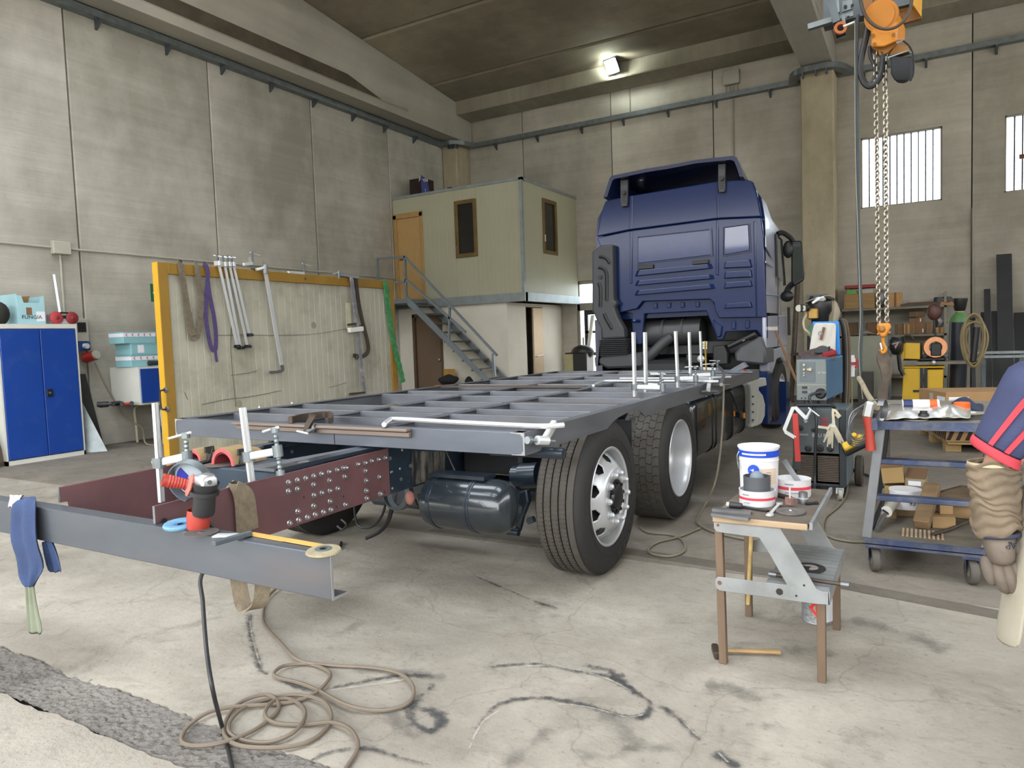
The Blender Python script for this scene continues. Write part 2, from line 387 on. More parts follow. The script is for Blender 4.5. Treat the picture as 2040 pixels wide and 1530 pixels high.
for k,(px,wd) in enumerate(Q): ribbon('dust_mark',px,wd,M_st3 if wd > .045 else M_st1,.004+.0004*k)
for k,px in enumerate([[(498,1222),(500,1255),(512,1305),(522,1330)],[(1000,1330),(1100,1326),(1200,1348),(1260,1378)],[(1090,1400),(1170,1408),(1250,1428),(1288,1420)],[(1355,1432),(1398,1474)],[(930,1500),(960,1440),(1000,1412)],[(640,1377),(720,1366),(830,1350)],[(1430,1498),(1452,1520)]]):
    ribbon('bare_line',px,.009,M_st2,.0088+.0003*k)

# ---------------------------------------------------------------- left wall, back wall: precast panels with open joints
XW,YB,ZT = -10.9,16.25,8.9
wl = thing('wall_left',None,None,(XW,0,0),kind='structure')
js = [6.1-2.435*k for k in range(4,-1,-1)]+[8.535,10.97,13.405,15.84,16.6]
for a,c in zip(js[:-1],js[1:]): mk('wall_panel',B().box(XW-.2,XW,a+.011,c-.011,0,ZT),M_wl,wl,bev=.012)
mk('joint_filler',B().box(XW-.25,XW-.05,js[0],16.6,0,ZT),M_gap,wl)
wb = thing('wall_back',None,None,(0,YB,0),kind='structure')
jx = [-11.2,-8.83,-6.42,-4.01,-1.6,.82,3.24,5.65,8.1]
WIN = [(-1.075,.338,3.81,5.215),(1.33,2.74,3.82,5.225)]
DOORX = (-7.46,-5.0,0,2.80)
holes = WIN+[DOORX]
for a,c in zip(jx[:-1],jx[1:]):
    a += .011; c -= .011
    hs = sorted((max(a,h[0]),min(c,h[1]),h[2],h[3]) for h in holes if h[0] < c and h[1] > a)
    if not hs: b = B().box(a,c,YB,YB+.2,0,ZT)
    elif hs[0][2] > 0:      # a window cut through the panel
        h = hs[0]; o_ = [(a,0),(c,0),(c,ZT),(a,ZT)]; i_ = [(h[0],h[2]),(h[1],h[2]),(h[1],h[3]),(h[0],h[3])]; b = B()
        b.v = [V((x,y,z)) for y in (YB,YB+.2) for x,z in o_+i_]
        for k in range(4):
            n = (k+1) % 4; b.f += [(k,n,4+n,4+k),(8+k,8+n,12+n,12+k),(k,n,8+n,8+k),(4+k,4+n,12+n,12+k)]
    else:                   # a doorway cut in from below
        h = hs[0]; L_ = [(a,h[3]),(a,ZT),(c,ZT),(c,h[3])]
        if h[0] > a: L_ = [(h[0],h[3]),(h[0],0),(a,0)]+L_[1:]
        if h[1] < c: L_ = L_[:-1]+[(c,0),(h[1],0),(h[1],h[3])]
        b = B().prism([(x,YB,z) for x,z in L_],(0,.2,0))
    mk('wall_panel',b,M_wb,wb)
for a,c in zip(jx[1:-1],jx[1:-1]):
    if not (DOORX[0] < a < DOORX[1]): mk('joint_filler',B().box(a-.02,a+.02,YB+.03,YB+.15,0,ZT),M_gap,wb)
    else: mk('joint_filler',B().box(a-.02,a+.02,YB+.03,YB+.15,2.8,ZT),M_gap,wb)
wr = thing('wall_right',None,None,(8.2,0,0),kind='structure')
for k in range(8):
    a,c = -3.2+2.45*k+.01,-3.2+2.45*(k+1)-.01
    mk('wall_panel',B().box(8.1,8.3,a,c,0,3.6),M_wl,wr); mk('wall_panel',B().box(8.1,8.3,a,c,5.3,ZT),M_wl,wr); mk('wall_panel',B().box(8.1,8.3,a,a+.3,3.6,5.3),M_wl,wr)
portal((8.25,6.6,4.45),(0,math.radians(-90),0),1.7,19)  # unseen window band added in this wall to brighten the far walls
wf = thing('wall_front',None,None,(0,-3.2,0),kind='structure')
DOORZ = 5.0
mk('wall_panel',B().box(-11.1,8.3,-3.4,-3.2,DOORZ,ZT),M_wb,wf)
portal((-1.4,-3.3,DOORZ/2),(math.radians(90),0,0),19,DOORZ)
ADDED_SKYL = [(2.25,4.7),(-2.65,-.2)]      # unseen roof openings added over the doorway end to bring in light
for a,c in ADDED_SKYL: portal((-4,(a+c)/2,8.9),(0,0,0),12,c-a)
portal((-.37,YB+.15,4.5),(math.radians(-90),0,0),1.4,1.4)

# columns
for nm,(x0,x1,y0) in (('column',(-10.885,-10.442,15.6)),('column',(-2.11,-1.505,15.6))):
    o = mk(nm,B().box(x0,x1,y0,YB+.0,0,6.62),M_col,bev=.02); tag(o,kind='structure')
# roof slabs on a shallow slope
ce = thing('ceiling',None,None,(0,6,8),kind='structure')
def zr(y): return 7.64+(14.476-y)*.108 if y > 4 else 8.77-(4-y)*.05
yy = [16.9,14.476,12.03,9.59,7.14,4.7,2.25,-.2,-2.65,-3.4]
for a,c in zip(yy[1:],yy[:-1]):
    sky_ = any(abs(a-q[0]) < .01 for q in ADDED_SKYL)
    for x0,x1 in (((-11.1,-10),(2.0,8.3)) if sky_ else ((-11.1,-1.80),(-1.79,8.3))):
        a2,c2 = a+.03,c-.03
        b = B().hexa([(x0,a2,zr(a2)),(x1,a2,zr(a2)),(x1,c2,zr(c2)),(x0,c2,zr(c2))],[(x0,a2,zr(a2)+.25),(x1,a2,zr(a2)+.25),(x1,c2,zr(c2)+.25),(x0,c2,zr(c2)+.25)])
        mk('roof_slab',b,M_roof,ce,bev=.035)
b = B(); ys_ = yy
for a,c in zip(ys_[1:],ys_[:-1]):
    if any(abs(a-q[0]) < .01 for q in ADDED_SKYL): continue
    b.hexa([(-11.1,a,zr(a)+.1),(8.3,a,zr(a)+.1),(8.3,c,zr(c)+.1),(-11.1,c,zr(c)+.1)],[(-11.1,a,zr(a)+.3),(8.3,a,zr(a)+.3),(8.3,c,zr(c)+.3),(-11.1,c,zr(c)+.3)])
mk('roof_membrane',b,M_gap,ce)
# gutter beam along the back wall
zg = at(934,223,y=15.5).z
g = thing('trim_1',None,None,(-6,15.5,zg),kind='structure')
mk('gutter_beam',B().prism([(-10.43,15.5,zg),(-10.43,16.2,zg-.04),(-10.43,16.2,7.7),(-10.43,15.5,7.62)],(18.6,0,0)),M_gut,g,bev=.02)
# roof girders: bulb, recessed web, upper flange
def girder(name,xc,side,wd):
    r = thing(name,None,None,(xc,6,6.6),kind='structure')
    def sec(y,t):   # t = 1 thick end block
        top = zr(y)-.01; w2 = wd/2; wv = w2*(1-.42*(1-t))
        return [(xc-w2,y,6.60),(xc+w2,y,6.60),(xc+w2,y,6.76),(xc+wv,y,6.84),(xc+wv,y,top-.5),(xc+w2*.98,y,top-.36),(xc+w2*.98,y,top),(xc-w2*.98,y,top),(xc-w2*.98,y,top-.36),(xc-wv,y,top-.5),(xc-wv,y,6.84),(xc-w2,y,6.76)]
    b = B(); b.loft([sec(-3.2,0),sec(4,0),sec(12.9,0),sec(13.5,1),sec(16.2,1)]); mk('girder_body',b,M_beam,r,smooth=True,ang=20)
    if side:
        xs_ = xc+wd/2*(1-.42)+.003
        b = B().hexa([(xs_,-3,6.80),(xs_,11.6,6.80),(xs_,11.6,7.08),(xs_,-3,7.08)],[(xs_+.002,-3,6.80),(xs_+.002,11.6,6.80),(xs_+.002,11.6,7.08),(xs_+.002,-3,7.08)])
        b.prism([(xs_,11.6,6.80),(xs_,12.85,6.80),(xs_,11.6,7.08)],(.002,0,0)); mk('dirt_shade_band',b,M_dirtshade,r)  # dirt and the recessed web's shade painted as one brown band
    return r
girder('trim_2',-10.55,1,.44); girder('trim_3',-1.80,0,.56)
# windows of the back wall: profiled glass strips in a thin frame
def glassmat():
    m = bpy.data.materials.new('profiled_glass'); m.use_nodes = True; n = m.node_tree; L = n.links.new
    for q in list(n.nodes):
        if q.type == 'BSDF_PRINCIPLED': n.nodes.remove(q)
    out = n.nodes['Material Output']; t = n.nodes.new('ShaderNodeBsdfTransparent'); t.inputs[0].default_value = (.82,.88,.93,1)
    g_ = n.nodes.new('ShaderNodeBsdfGlossy'); g_.inputs['Roughness'].default_value = .15; d = n.nodes.new('ShaderNodeBsdfTranslucent'); d.inputs[0].default_value = (.9,.93,.95,1)
    a = n.nodes.new('ShaderNodeMixShader'); a.inputs[0].default_value = .25; L(t.outputs[0],a.inputs[1]); L(d.outputs[0],a.inputs[2])
    c = n.nodes.new('ShaderNodeMixShader'); c.inputs[0].default_value = .06; L(a.outputs[0],c.inputs[1]); L(g_.outputs[0],c.inputs[2]); L(c.outputs[0],out.inputs[0]); return m
M_pg = glassmat(); M_fr = pm('grey_frame','#8e8b80',.5,.3)
M_rust = pm('rusty_bar','#6b4a38',.8)
for k,(x0,x1,z0,z1) in enumerate(WIN):
    r = thing('window_%d' % (k+1),None,None,(x0,YB,z0),kind='structure')
    b = B(); yf = YB+.04
    for q in ((x0,x0+.03,z0,z1),(x1-.03,x1,z0,z1),(x0,x1,z0,z0+.03),(x0,x1,z1-.03,z1)): b.box(q[0],q[1],yf,yf+.08,q[2],q[3])
    mk('window_frame',b,M_fr,r)
    n_ = 11; wdt = (x1-x0-.06)/n_
    for i in range(n_):
        xa = x0+.03+i*wdt; b = B()
        b.box(xa+.004,xa+wdt-.004,yf+.03,yf+.036,z0+.03,z1-.03); mk('pane',b,M_pg,r)
        if i: mk('glazing_bar',B().box(xa-.011,xa+.011,yf-.0,yf+.065,z0+.03,z1-.03),M_steel_dk,r)
    if k == 1: mk('bracket',B().box(x0+.22,x1,YB-.02,YB+.02,z0+.58,z0+.66),M_rust,r)
# ---------------------------------------------------------------- cable trays, conduits, flood light
def tray(nm,label,p,q,nrm,brk,cat='cable tray',h=.10,w_=.16):
    p = V(p); q = V(q); nrm = V(nrm); r = thing(nm,label,cat,p)
    b = B(); d = (q-p)
    pr_ = [(0,0),(0,h),(.004,h),(.004,.004),(w_-.004,.004),(w_-.004,h),(w_,h),(w_,0)]
    b.loft([[p+nrm*a+V((0,0,z)) for a,z in pr_],[q+nrm*a+V((0,0,z)) for a,z in pr_]]); mk('channel',b,M_galv,r)
    mk('lid',B().hexa([p+nrm*-.0+V((0,0,h)),q+V((0,0,h)),q+nrm*w_+V((0,0,h)),p+nrm*w_+V((0,0,h))],[p+V((0,0,h+.004)),q+V((0,0,h+.004)),q+nrm*w_+V((0,0,h+.004)),p+nrm*w_+V((0,0,h+.004))]),M_galv,r)
    for t in brk:
        c = p+d*t; dd = d.normalized()*.02; b = B()
        b.prism([c-dd,c-dd+nrm*(w_-.01),c-dd+nrm*(w_-.01)+V((0,0,-.03)),c-dd+V((0,0,-.14))],dd*2); mk('bracket',b,M_galvd,r)
    return r
zt = 6.47
yb_ = [at(u,200,x=XW).y for u in ()]
def fr(y0,y1,L_): return [(y-y0)/(y1-y0) for y in L_]
yl = [at(u,v,x=XW).y for u,v in ((190,45),(330,95),(440,140),(537,172),(622,200),(700,228),(763,250),(822,272))]
tray('cable_tray','galvanised cable tray running along the long side wall under the girder',(XW+.002,1.5,zt),(XW+.002,15.55,zt),(1,0,0),fr(1.5,15.55,yl))
xb = [at(u,v,y=YB).x for u,v in ((990,292),(1072,276),(1160,258),(1243,240),(1332,220),(1428,200),(1535,180))]
tray('cable_tray','galvanised cable tray on the end wall behind the truck cab',(-10.40,YB-.002,zt+.02),(-2.15,YB-.002,zt+.02),(0,-1,0),fr(-10.40,-2.15,xb))
xb = [at(u,v,y=YB).x for u,v in ((1722,145),(1845,118),(1985,88))]
tray('cable_tray','galvanised cable tray over the barred windows beyond the pillar',(-1.46,YB-.002,zt+.02),(6,YB-.002,zt+.02),(0,-1,0),fr(-1.46,6,xb+[2.9,4.2,5.4]))
def collar(x0,x1,y0,label):
    r = thing('cable_tray_bend',label,'cable tray',((x0+x1)/2,y0,zt))
    pts = spline([(x0-.22,YB-.1,zt+.05),(x0-.12,y0+.1,zt+.05),(x0+.06,y0-.10,zt+.05),((x0+x1)/2,y0-.115,zt+.05),(x1-.06,y0-.10,zt+.05),(x1+.12,y0+.1,zt+.05),(x1+.25,YB-.1,zt+.05)],4)
    if x0 < -10: pts = [p for p in pts if p.x > XW+.08]
    mk('channel',B().sweep(pts,[(-.085,-.05),(-.085,.055),(-.08,.055),(-.08,-.045),(.08,-.045),(.08,.055),(.085,.055),(.085,-.05)]),M_galv,r)
    for t in (.35,.5,.65):
        c = pts[int(t*(len(pts)-1))]; mk('bracket',B().cbox(c+V((0,0,-.09)),.03,.14,.08),M_galvd,r)
collar(-10.885,-10.442,15.6,'curved cable tray bend wrapped round the corner pillar')
collar(-2.11,-1.505,15.6,'curved cable tray bend wrapped round the pillar beside the truck')
M_pvc = pm('pvc_grey','#a8a598',.5,var=.05)
M_pvcd = pm('pvc_dark','#8b8779',.5,var=.05)
def conduit(label,pts,r=.016,name='conduit',m=None):
    o = mk(name,B().tube(pts,r,8),m or M_pvc,smooth=True); tag(o,label,'conduit'); return o
zc = 2.97
conduit('long grey conduit running level along the long concrete wall',[(XW+.02,3.2,zc+.02),(XW+.02,5.68,zc)],name='conduit')
conduit('grey conduit running level from the junction box to behind the yellow framed panel',[(XW+.02,5.92,zc),(XW+.02,13.4,zc-.01)])
conduit('vertical grey conduit dropping from the junction box behind the blue cabinet',[(XW+.02,5.80,zc-.1),(XW+.02,5.80,1.62)])
def jbox(label,c,sx,sy,sz,lidm=None):
    r = thing('junction_box',label,'junction box',(c[0],c[1],c[2]-sz/2))
    mk('box_body',B().cbox(c,sx,sy,sz),M_pvc,r,bev=.008)
    n_ = V((1,0,0)) if sx < sy else V((0,-1,0)); cc = V(c)+n_*(min(sx,sy)/2+.004)
    mk('cover',B().cbox(cc,(sx-.0 if sx > sy else .01),(sy if sy > sx else .01),sz*.94),M_white if lidm else M_pvc,r,bev=.004); return r
jbox('square grey junction box where the wall conduits meet above the blue cabinet',(XW+.045,5.80,zc),.09,.24,.19)
c = at(505,522,x=XW); jbox('small grey junction box on the conduit behind the hanging clamps',(XW+.04,c.y,c.z),.08,.26,.16)
c = at(1459,156,y=YB)
jb = jbox('grey square electrical box high on the end wall above the tray',(c.x,YB-.06,c.z),.33,.12,.3)
for k in range(4): mk('gland',B().cyl((c.x-.12+.08*k,YB-.06,c.z-.15),(c.x-.12+.08*k,YB-.06,c.z-.31),.012,n=8),M_pvcd,jb)
conduit('thin vertical conduit dropping below the electrical box on the end wall',[(c.x+.02,YB-.02,zt),(c.x+.02,YB-.02,3.4)],.012,m=M_pvcd)
conduit('thin conduit beneath the flood light going down to the tray',[(at(1240,160,y=YB).x+.18,YB-.02,zg),(at(1240,160,y=YB).x+.18,YB-.02,zt+.12)],.012,m=M_pvcd)
# flood light
c = at(1219,132,y=15.28)
r = thing('flood_light','lit square flood light fixed to the gutter beam','lamp',c)
Rf = Matrix.Rotation(math.radians(-14),3,'Z') @ Matrix.Rotation(math.radians(35),3,'X')
def tf(p): return c+Rf @ V(p)
b = B(); b.hexa([tf(p) for p in ((-.10,.14,-.09),(.10,.14,-.09),(.10,.14,.09),(-.10,.14,.09))],[tf(p) for p in ((-.16,0,-.15),(.16,0,-.15),(.16,0,.15),(-.16,0,.15))]); mk('housing',b,M_steel_dk,r)
b = B()
for q in ((-.16,.16,.14,.16),(-.16,.16,-.16,-.14),(-.16,-.14,-.16,.16),(.14,.16,-.16,.16)):
    b.hexa([tf(p) for p in ((q[0],-.015,q[2]),(q[1],-.015,q[2]),(q[1],-.015,q[3]),(q[0],-.015,q[3]))],[tf(p) for p in ((q[0],.01,q[2]),(q[1],.01,q[2]),(q[1],.01,q[3]),(q[0],.01,q[3]))])
mk('bezel',b,M_galv,r)
M_lamp = pm('lamp_glass','#f1fff4',.3,emit=11)
b = B(); b.hexa([tf(p) for p in ((-.14,-.008,-.14),(.14,-.008,-.14),(.14,-.008,.14),(-.14,-.008,.14))],[tf(p) for p in ((-.14,.004,-.14),(.14,.004,-.14),(.14,.004,.14),(-.14,.004,.14))]); mk('lens',b,M_lamp,r)
mk('yoke',B().bar(tf((0,.12,0)),(c.x,15.52,c.z),.05,.03),M_steel_dk,r)
l = bpy.data.lights.new('flood','SPOT'); l.energy = 240; l.spot_size = math.radians(150); l.spot_blend = .6; l.color = (.9,1,.93); l.shadow_soft_size = .15
lo = bpy.data.objects.new('flood_bulb',l); COL.objects.link(lo); lo.parent = r; lo.location = Rf @ V((0,-.06,0)); lo.rotation_euler = (Rf @ Matrix.Rotation(math.radians(90),3,'X')).to_euler()
tag(lo,kind='helper')
l2 = bpy.data.lights.new('flood_spill','POINT'); l2.energy = 16; l2.color = (.85,1,.9); l2.shadow_soft_size = .12
lo = bpy.data.objects.new('flood_spill',l2); COL.objects.link(lo); lo.parent = r; lo.location = Rf @ V((0,-.16,.12)); tag(lo,kind='helper')

# ---------------------------------------------------------------- blue cabinet by the wall and what stands on it
M_blue = pm('cabinet_blue','#123c8c',.38,var=.05,scale=3,dirt='#3a5a94',damt=.35,dscale=4)
M_cabg = pm('cabinet_grey','#c9cac2',.45,var=.04)
cx = -10.26; y0,y1,zc_ = 4.62,5.62,1.84
r = thing('metal_cabinet','tall two-door blue steel cabinet with pale grey body against the wall','cabinet',(cx-.22,5.1,0))
b = B(); b.box(cx-.45,cx,y0,y1,zc_-.03,zc_); b.box(cx-.45,cx,y0,y0+.02,.0,zc_); b.box(cx-.45,cx,y1-.02,y1,0,zc_); b.box(cx-.45,cx-.43,y0,y1,0,zc_); b.box(cx-.45,cx,y0,y1,0,.06)
b.box(cx-.02,cx+.002,y0-.001,y1+.001,zc_-.06,zc_+.0015); mk('cabinet_body',b,M_cabg,r)
ym = at(85,750,x=cx).y
for k,(a,c2) in enumerate(((y0+.025,ym-.004),(ym+.004,y1-.028))):
    d = mk('door',B().box(cx-.015,cx+.012,a,c2,.07,zc_-.07),M_blue,r,bev=.006)
    if k: 
        mk('latch',B().box(cx+.012,cx+.03,a+.02,a+.10,.86,.96),M_black,d,bev=.005)
        mk('keyhole',B().cyl((cx+.03,a+.055,.91),(cx+.045,a+.055,.91),.015),M_galv,d)
M_ltb = pm('light_blue_card','#9bc2ca',.7,var=.06,scale=4); M_card = pm('cardboard','#b08a5a',.85,var=.1,scale=9)
M_cardd = pm('dark_cardboard','#7a5c40',.85,var=.12,scale=9); M_ink = pm('ink','#35353a',.8); M_lab = pm('label_white','#dfe0e6',.6,var=.03)
# tall open box
r = thing('cardboard_box','pale blue open cardboard box with torn cut-out front on the tall cabinet','box',(-10.45,4.95,zc_))
xa = -10.33; ya,yb = at(36,600,x=xa).y,at(90,600,x=xa).y
a0 = at(36,638,x=xa).y; b1 = at(91,638,x=xa).y; zt0 = at(36,582,x=xa).z
F_ = [at(u,v,x=xa) for u,v in ((36,640),(33,588),(42,589),(47,603),(79,603),(82,590),(87,590),(91,640))]
for p in (F_[0],F_[-1]): p.z = zc_+.002
mk('front_wall',B().prism(F_,(-.006,0,0)),M_ltb,r)
ys0,ys1 = F_[0].y,F_[-1].y; zt1 = F_[1].z
mk('side_wall',B().box(xa-.42,xa-.006,ys0,ys0+.006,zc_+.002,zt1+.02),M_ltb,r)
mk('side_wall',B().box(xa-.42,xa-.006,ys1-.006,ys1,zc_+.002,F_[5].z),M_ltb,r)
mk('back_wall',B().box(xa-.426,xa-.42,ys0,ys1,zc_+.002,zt1-.05),M_ltb,r)
mk('bottom',B().box(xa-.42,xa-.006,ys0+.006,ys1-.006,zc_+.002,zc_+.008),M_card,r)
mk('flap',B().prism([V((xa-.42,ys1-.12,zt1-.08)),V((xa-.42,ys1,zt1-.08)),V((xa-.36,ys1,zt1+.02)),V((xa-.36,ys1-.10,zt1+.01))],(.006,0,0)),M_card,r)
q = at(58,620,x=xa); mk('hand_hole',B().box(xa-.002,xa+.002,q.y-.035,q.y+.035,q.z-.05,q.z+.05),M_cardd,r)
q = at(82,631,x=xa); mk('sticker',B().box(xa,xa+.002,q.y-.06,q.y+.05,q.z-.06,q.z+.07),M_lab,r)
text('handwriting','FUNGIA',M_ink,at(64,632,x=xa+.003),.07,rotm((0,1,0),(0,0,1)),r)
# radio
r = thing('radio','silver portable radio with two round red speakers on the tall cabinet','radio',(-10.4,5.42,zc_))
xr = -10.36; q0,q1 = at(104,631,x=xr),at(150,631,x=xr); cy = (q0.y+q1.y)/2; hw = (q1.y-q0.y)/2; M_silv = pm('silver_plastic','#b9b7b4',.35,.3)
M_red = pm('red_grille','#a8383e',.5); M_redd = pm('dark_red','#7c2428',.55)
b = B(); b.loft([[(xr-.16,cy+hw*a,zc_+.003+.19*zz) for a,zz in ((-1,.15),(-.9,.0),(.9,0),(1,.15),(1,.7),(.86,.9),(-.86,.9),(-1,.7))],[(xr,cy+hw*a,zc_+.003+.19*zz) for a,zz in ((-1,.15),(-.9,.0),(.9,0),(1,.15),(1,.7),(.86,.9),(-.86,.9),(-1,.7))]]); mk('radio_body',b,M_silv,r,bev=.01)
for s_,mm in ((-.66,M_red),(.7,M_redd)):
    d = mk('speaker',B().lathe([(0,.02),(.05,.018),(.085,0),(.09,-.02)],(xr+.012,cy+hw*s_,zc_+.09),(1,0,0),20),mm,r,smooth=True); mk('speaker_cone',B().ell((xr+.02,cy+hw*s_,zc_+.09),.02,.035,.035),M_redd,d,smooth=True)
mk('cassette_door',B().box(xr,xr+.012,cy-.05,cy+.07,zc_+.08,zc_+.125),M_black,r); mk('display',B().box(xr-.002,xr+.008,cy-.05,cy+.06,zc_+.15,zc_+.172),M_black,r)
# dark items left of the box
r = tag(mk('tool_bag',B().ell((-10.42,F_[0].y-.19,zc_+.14),.14,.13,.16),pm('black_fabric','#26241f',.9),smooth=True),'dark bulky tool bag at the end of the cabinet top','bag')
# aluminium profile leaning on wall on the cabinet
p0,p1 = at(121,628,x=-10.55),at(107,547,x=-10.80); M_alu = pm('aluminium','#c9cccd',.32,.85,.06)
r = tag(mk('aluminium_profile',B().bar((p0.x,p0.y,zc_+.02),p1,.03,.02),M_alu),'thin bright metal strip leaning on the wall behind the radio','metal strip')
# strip leaning at the cabinet's side and dark sheets beyond
for lab,pts,m,t in (('pale steel sheet offcut leaning between cabinet and dark board',((-10.36,5.69,0),(-10.5,5.66,1.02),.03,.12),M_galv,0),('narrow black board leaning on the wall beside the blue cabinet',((-10.6,5.86,0),(-10.82,5.86,1.12),.16,.16),pm('black_board','#2b2a28',.8,dirt='#4a463f',damt=.4),0)):
    a_,b_,w0,w1 = pts; a_ = V(a_); b_ = V(b_)
    hw0,hw1 = w0,w1
    if 'pale' in lab: q = [V((-10.40,5.665,0)),V((-10.22,5.90,0)),V((-10.55,5.70,.9)),V((-10.56,5.67,.92))]
    else: q = [a_+V((0,-.14,0)),a_+V((0,.22,0)),b_+V((0,.14,-.0)),b_+V((0,-.12,0))]
    tag(mk('metal_sheet' if 'pale' in lab else 'board',B().prism(q,(.012,0,.004)),m),lab,'sheet' if 'pale' in lab else 'board')
for k,(u0,u1) in enumerate(((0,3),(3,15))):
    q0,q1 = at(u0-6,935-4*k,z=0),at(u1,927,z=0); t_ = V((-10.4,q0.y-.02,.55-.1*k))
    tag(mk('steel_plate',B().prism([q0,q1,t_+V((0,.05,0)),t_+V((0,-.05,0))],(.012,0,.003)),M_galv if k == 0 else pm('brown_steel','#6d5f52',.6,.4)),('grey' if k == 0 else 'brown')+' steel plate leaning on the end of the tall cabinet','plate')
# socket board on the wall between cabinet and panel
c = at(162,660,x=XW+.1)
r = thing('power_socket_board','grey wall power board with window and blue and red sockets beside the cabinet','socket board',(XW+.05,c.y,c.z-.3))
mk('board_box',B().cbox((XW+.06,c.y,c.z+.02),.11,.2,.34),M_pvc,r,bev=.006); mk('meter_window',B().cbox((XW+.12,c.y,c.z+.06),.012,.12,.14),M_black,r)
M_sock = pm('socket_blue','#1c3f86',.4); M_sockr = pm('socket_red','#9c2a26',.45)
mk('blue_socket',B().cbox((XW+.06,c.y+.03,c.z-.22),.1,.17,.13),M_sock,r,bev=.006); mk('socket_lid',B().cyl((XW+.1,c.y+.03,c.z-.22),(XW+.16,c.y+.04,c.z-.22),.04),M_white,r)
mk('red_socket',B().cyl((XW+.04,c.y+.06,c.z-.4),(XW+.2,c.y+.12,c.z-.36),.075),M_sockr,r,smooth=True); mk('socket_cap',B().cyl((XW+.19,c.y+.12,c.z-.36),(XW+.23,c.y+.13,c.z-.35),.065),M_pvc,r,smooth=True)
M_cable = pm('cable_grey','#77705f',.6); M_cableb = pm('cable_black','#232325',.5)
pts = spline([(XW+.18,c.y+.12,c.z-.47),(XW+.2,c.y+.28,c.z-.9),(XW+.25,c.y+.5,c.z-1.35),(-10.45,c.y+.62,.25),(-10.15,c.y+.5,.02),(-10.0,c.y+.9,.018),(-9.8,c.y+1.2,.018)],6)
tag(mk('power_cable',B().tube(pts,.012,6),M_cable,smooth=True),'grey power cable hanging from the wall board down to the floor','cable')
# exit sign
q = [at(300,565,x=XW+.02),at(340,602,x=XW+.02)]
r = thing('exit_sign','green and white arrow exit sign half hidden behind the yellow post','sign',(XW,(q[0].y+q[1].y)/2,q[1].z))
M_grn = pm('sign_green','#1d5c40',.5,var=.03); ysn,zs0,zs1 = q[0].y,q[1].z,q[0].z
mk('sign_board',B().box(XW+.002,XW+.012,ysn,q[1].y+.1,zs0,zs1),M_grn,r)
zm = (zs0+zs1)/2; mk('arrow',B().prism([(XW+.012,ysn+.03,zm),(XW+.012,ysn+.16,zm+.13),(XW+.012,ysn+.16,zm+.07),(XW+.012,ysn+.35,zm+.07),(XW+.012,ysn+.35,zm-.07),(XW+.012,ysn+.16,zm-.07),(XW+.012,ysn+.16,zm-.13)],(.003,0,0)),M_white,r)
# low table with small cabinet, boxes, tools
tx0,tx1 = -10.8,-10.0
ty0 = 6.62; tz = at(210,815,x=tx1).z
r = thing('work_table','low school-type table with cream tubular legs and wooden top against the wall','table',(-10.4,7.4,0))
M_cream = pm('cream_tube','#b9b79c',.5,var=.06); M_ttop = pm('table_top','#8b7c63',.6,var=.15,stretch=(1,.2,1))
mk('tabletop',B().box(tx0,tx1,ty0,ty0+1.7,tz-.03,tz),M_ttop,r,bev=.004)
for y in (ty0+.06,ty0+1.62):
    for x in (tx1-.06,tx0+.06):
        mk('leg',B().tube(spline([(x,y+.28,tz-.05),(x,y+.08,tz-.055),(x,y,tz-.12),(x+.01,y,.3),(x+.02,y,.0)],4),.02,8),M_cream,r,smooth=True)
mk('apron',B().box(tx1-.07,tx1-.05,ty0+.1,ty0+1.6,tz-.2,tz-.13),M_cream,r)
r = thing('small_cabinet','low steel cabinet with white side and blue doors standing on the table','cabinet',(-10.4,7.6,tz))
cy0 = at(283,815,x=-10.05).y; ztc = at(283,731,x=-10.05).z
mk('cabinet_body',B().box(-10.8,-10.07,cy0,cy0+.9,tz,ztc),M_cabg,r)
for k in range(2): mk('door',B().box(-10.07,-10.05,cy0+.02+.44*k,cy0+.45+.44*k,tz+.03,ztc-.03),M_blue,r)
M_cyan = pm('cyan_card','#84b3b9',.7,var=.05); M_chev = pm('chevron_red','#b03048',.6)
def bluebox(lab,x0,x1,y0,y1,z0,z1,strip):
    r = thing('cardboard_box',lab,'box',((x0+x1)/2,(y0+y1)/2,z0)); hb = z1-z0
    mk('box_body',B().box(x0,x1,y0,y1,z0,z1),M_cyan,r,bev=.004)
    mk('lid',B().box(x0-.004,x1+.004,y0-.004,y1+.004,z1-.012,z1+.002),M_cyan,r)
    if strip:
        mk('printed_band',B().box(x0,x1+.003,y0-.003,y1,z1-hb*.42,z1-hb*.1),M_lab,r)
        zz = z1-hb*.26
        for k in range(5):
            yy_ = y0+.03+k*(y1-y0-.04)/5; s_ = hb*.12
            mk('chevron',B().prism([(x1+.003,yy_,zz),(x1+.003,yy_+s_,zz+s_),(x1+.003,yy_+s_*1.7,zz+s_),(x1+.003,yy_+s_*.7,zz),(x1+.003,yy_+s_*1.7,zz-s_),(x1+.003,yy_+s_,zz-s_)],(.001,0,0)),M_chev,r)
    else: mk('sticker',B().box(x1,x1+.002,y0+.1,y0+.2,z0+.03,z0+.15),M_lab,r)
    return r
bx = -10.2
yA = at(262,720,x=bx).y; h1 = at(262,710,x=bx).z; z2 = at(290,707,x=bx).z; z3 = at(290,684,x=bx).z; z4 = at(290,661,x=bx).z
bluebox('turquoise cardboard box on the small cabinet, bottom of the stack of three',bx-.4,bx,yA,yA+.55,ztc+.001,z2,1)
bluebox('plain turquoise cardboard box with white sticker in the middle of the stack',bx-.4,bx,yA+.01,yA+.57,z2+.004,z3,0)
bluebox('turquoise cardboard box with chevron band on top of the stack',bx-.38,bx-.01,at(248,690,x=bx).y,at(312,690,x=bx).y,z3+.004,z4,1)
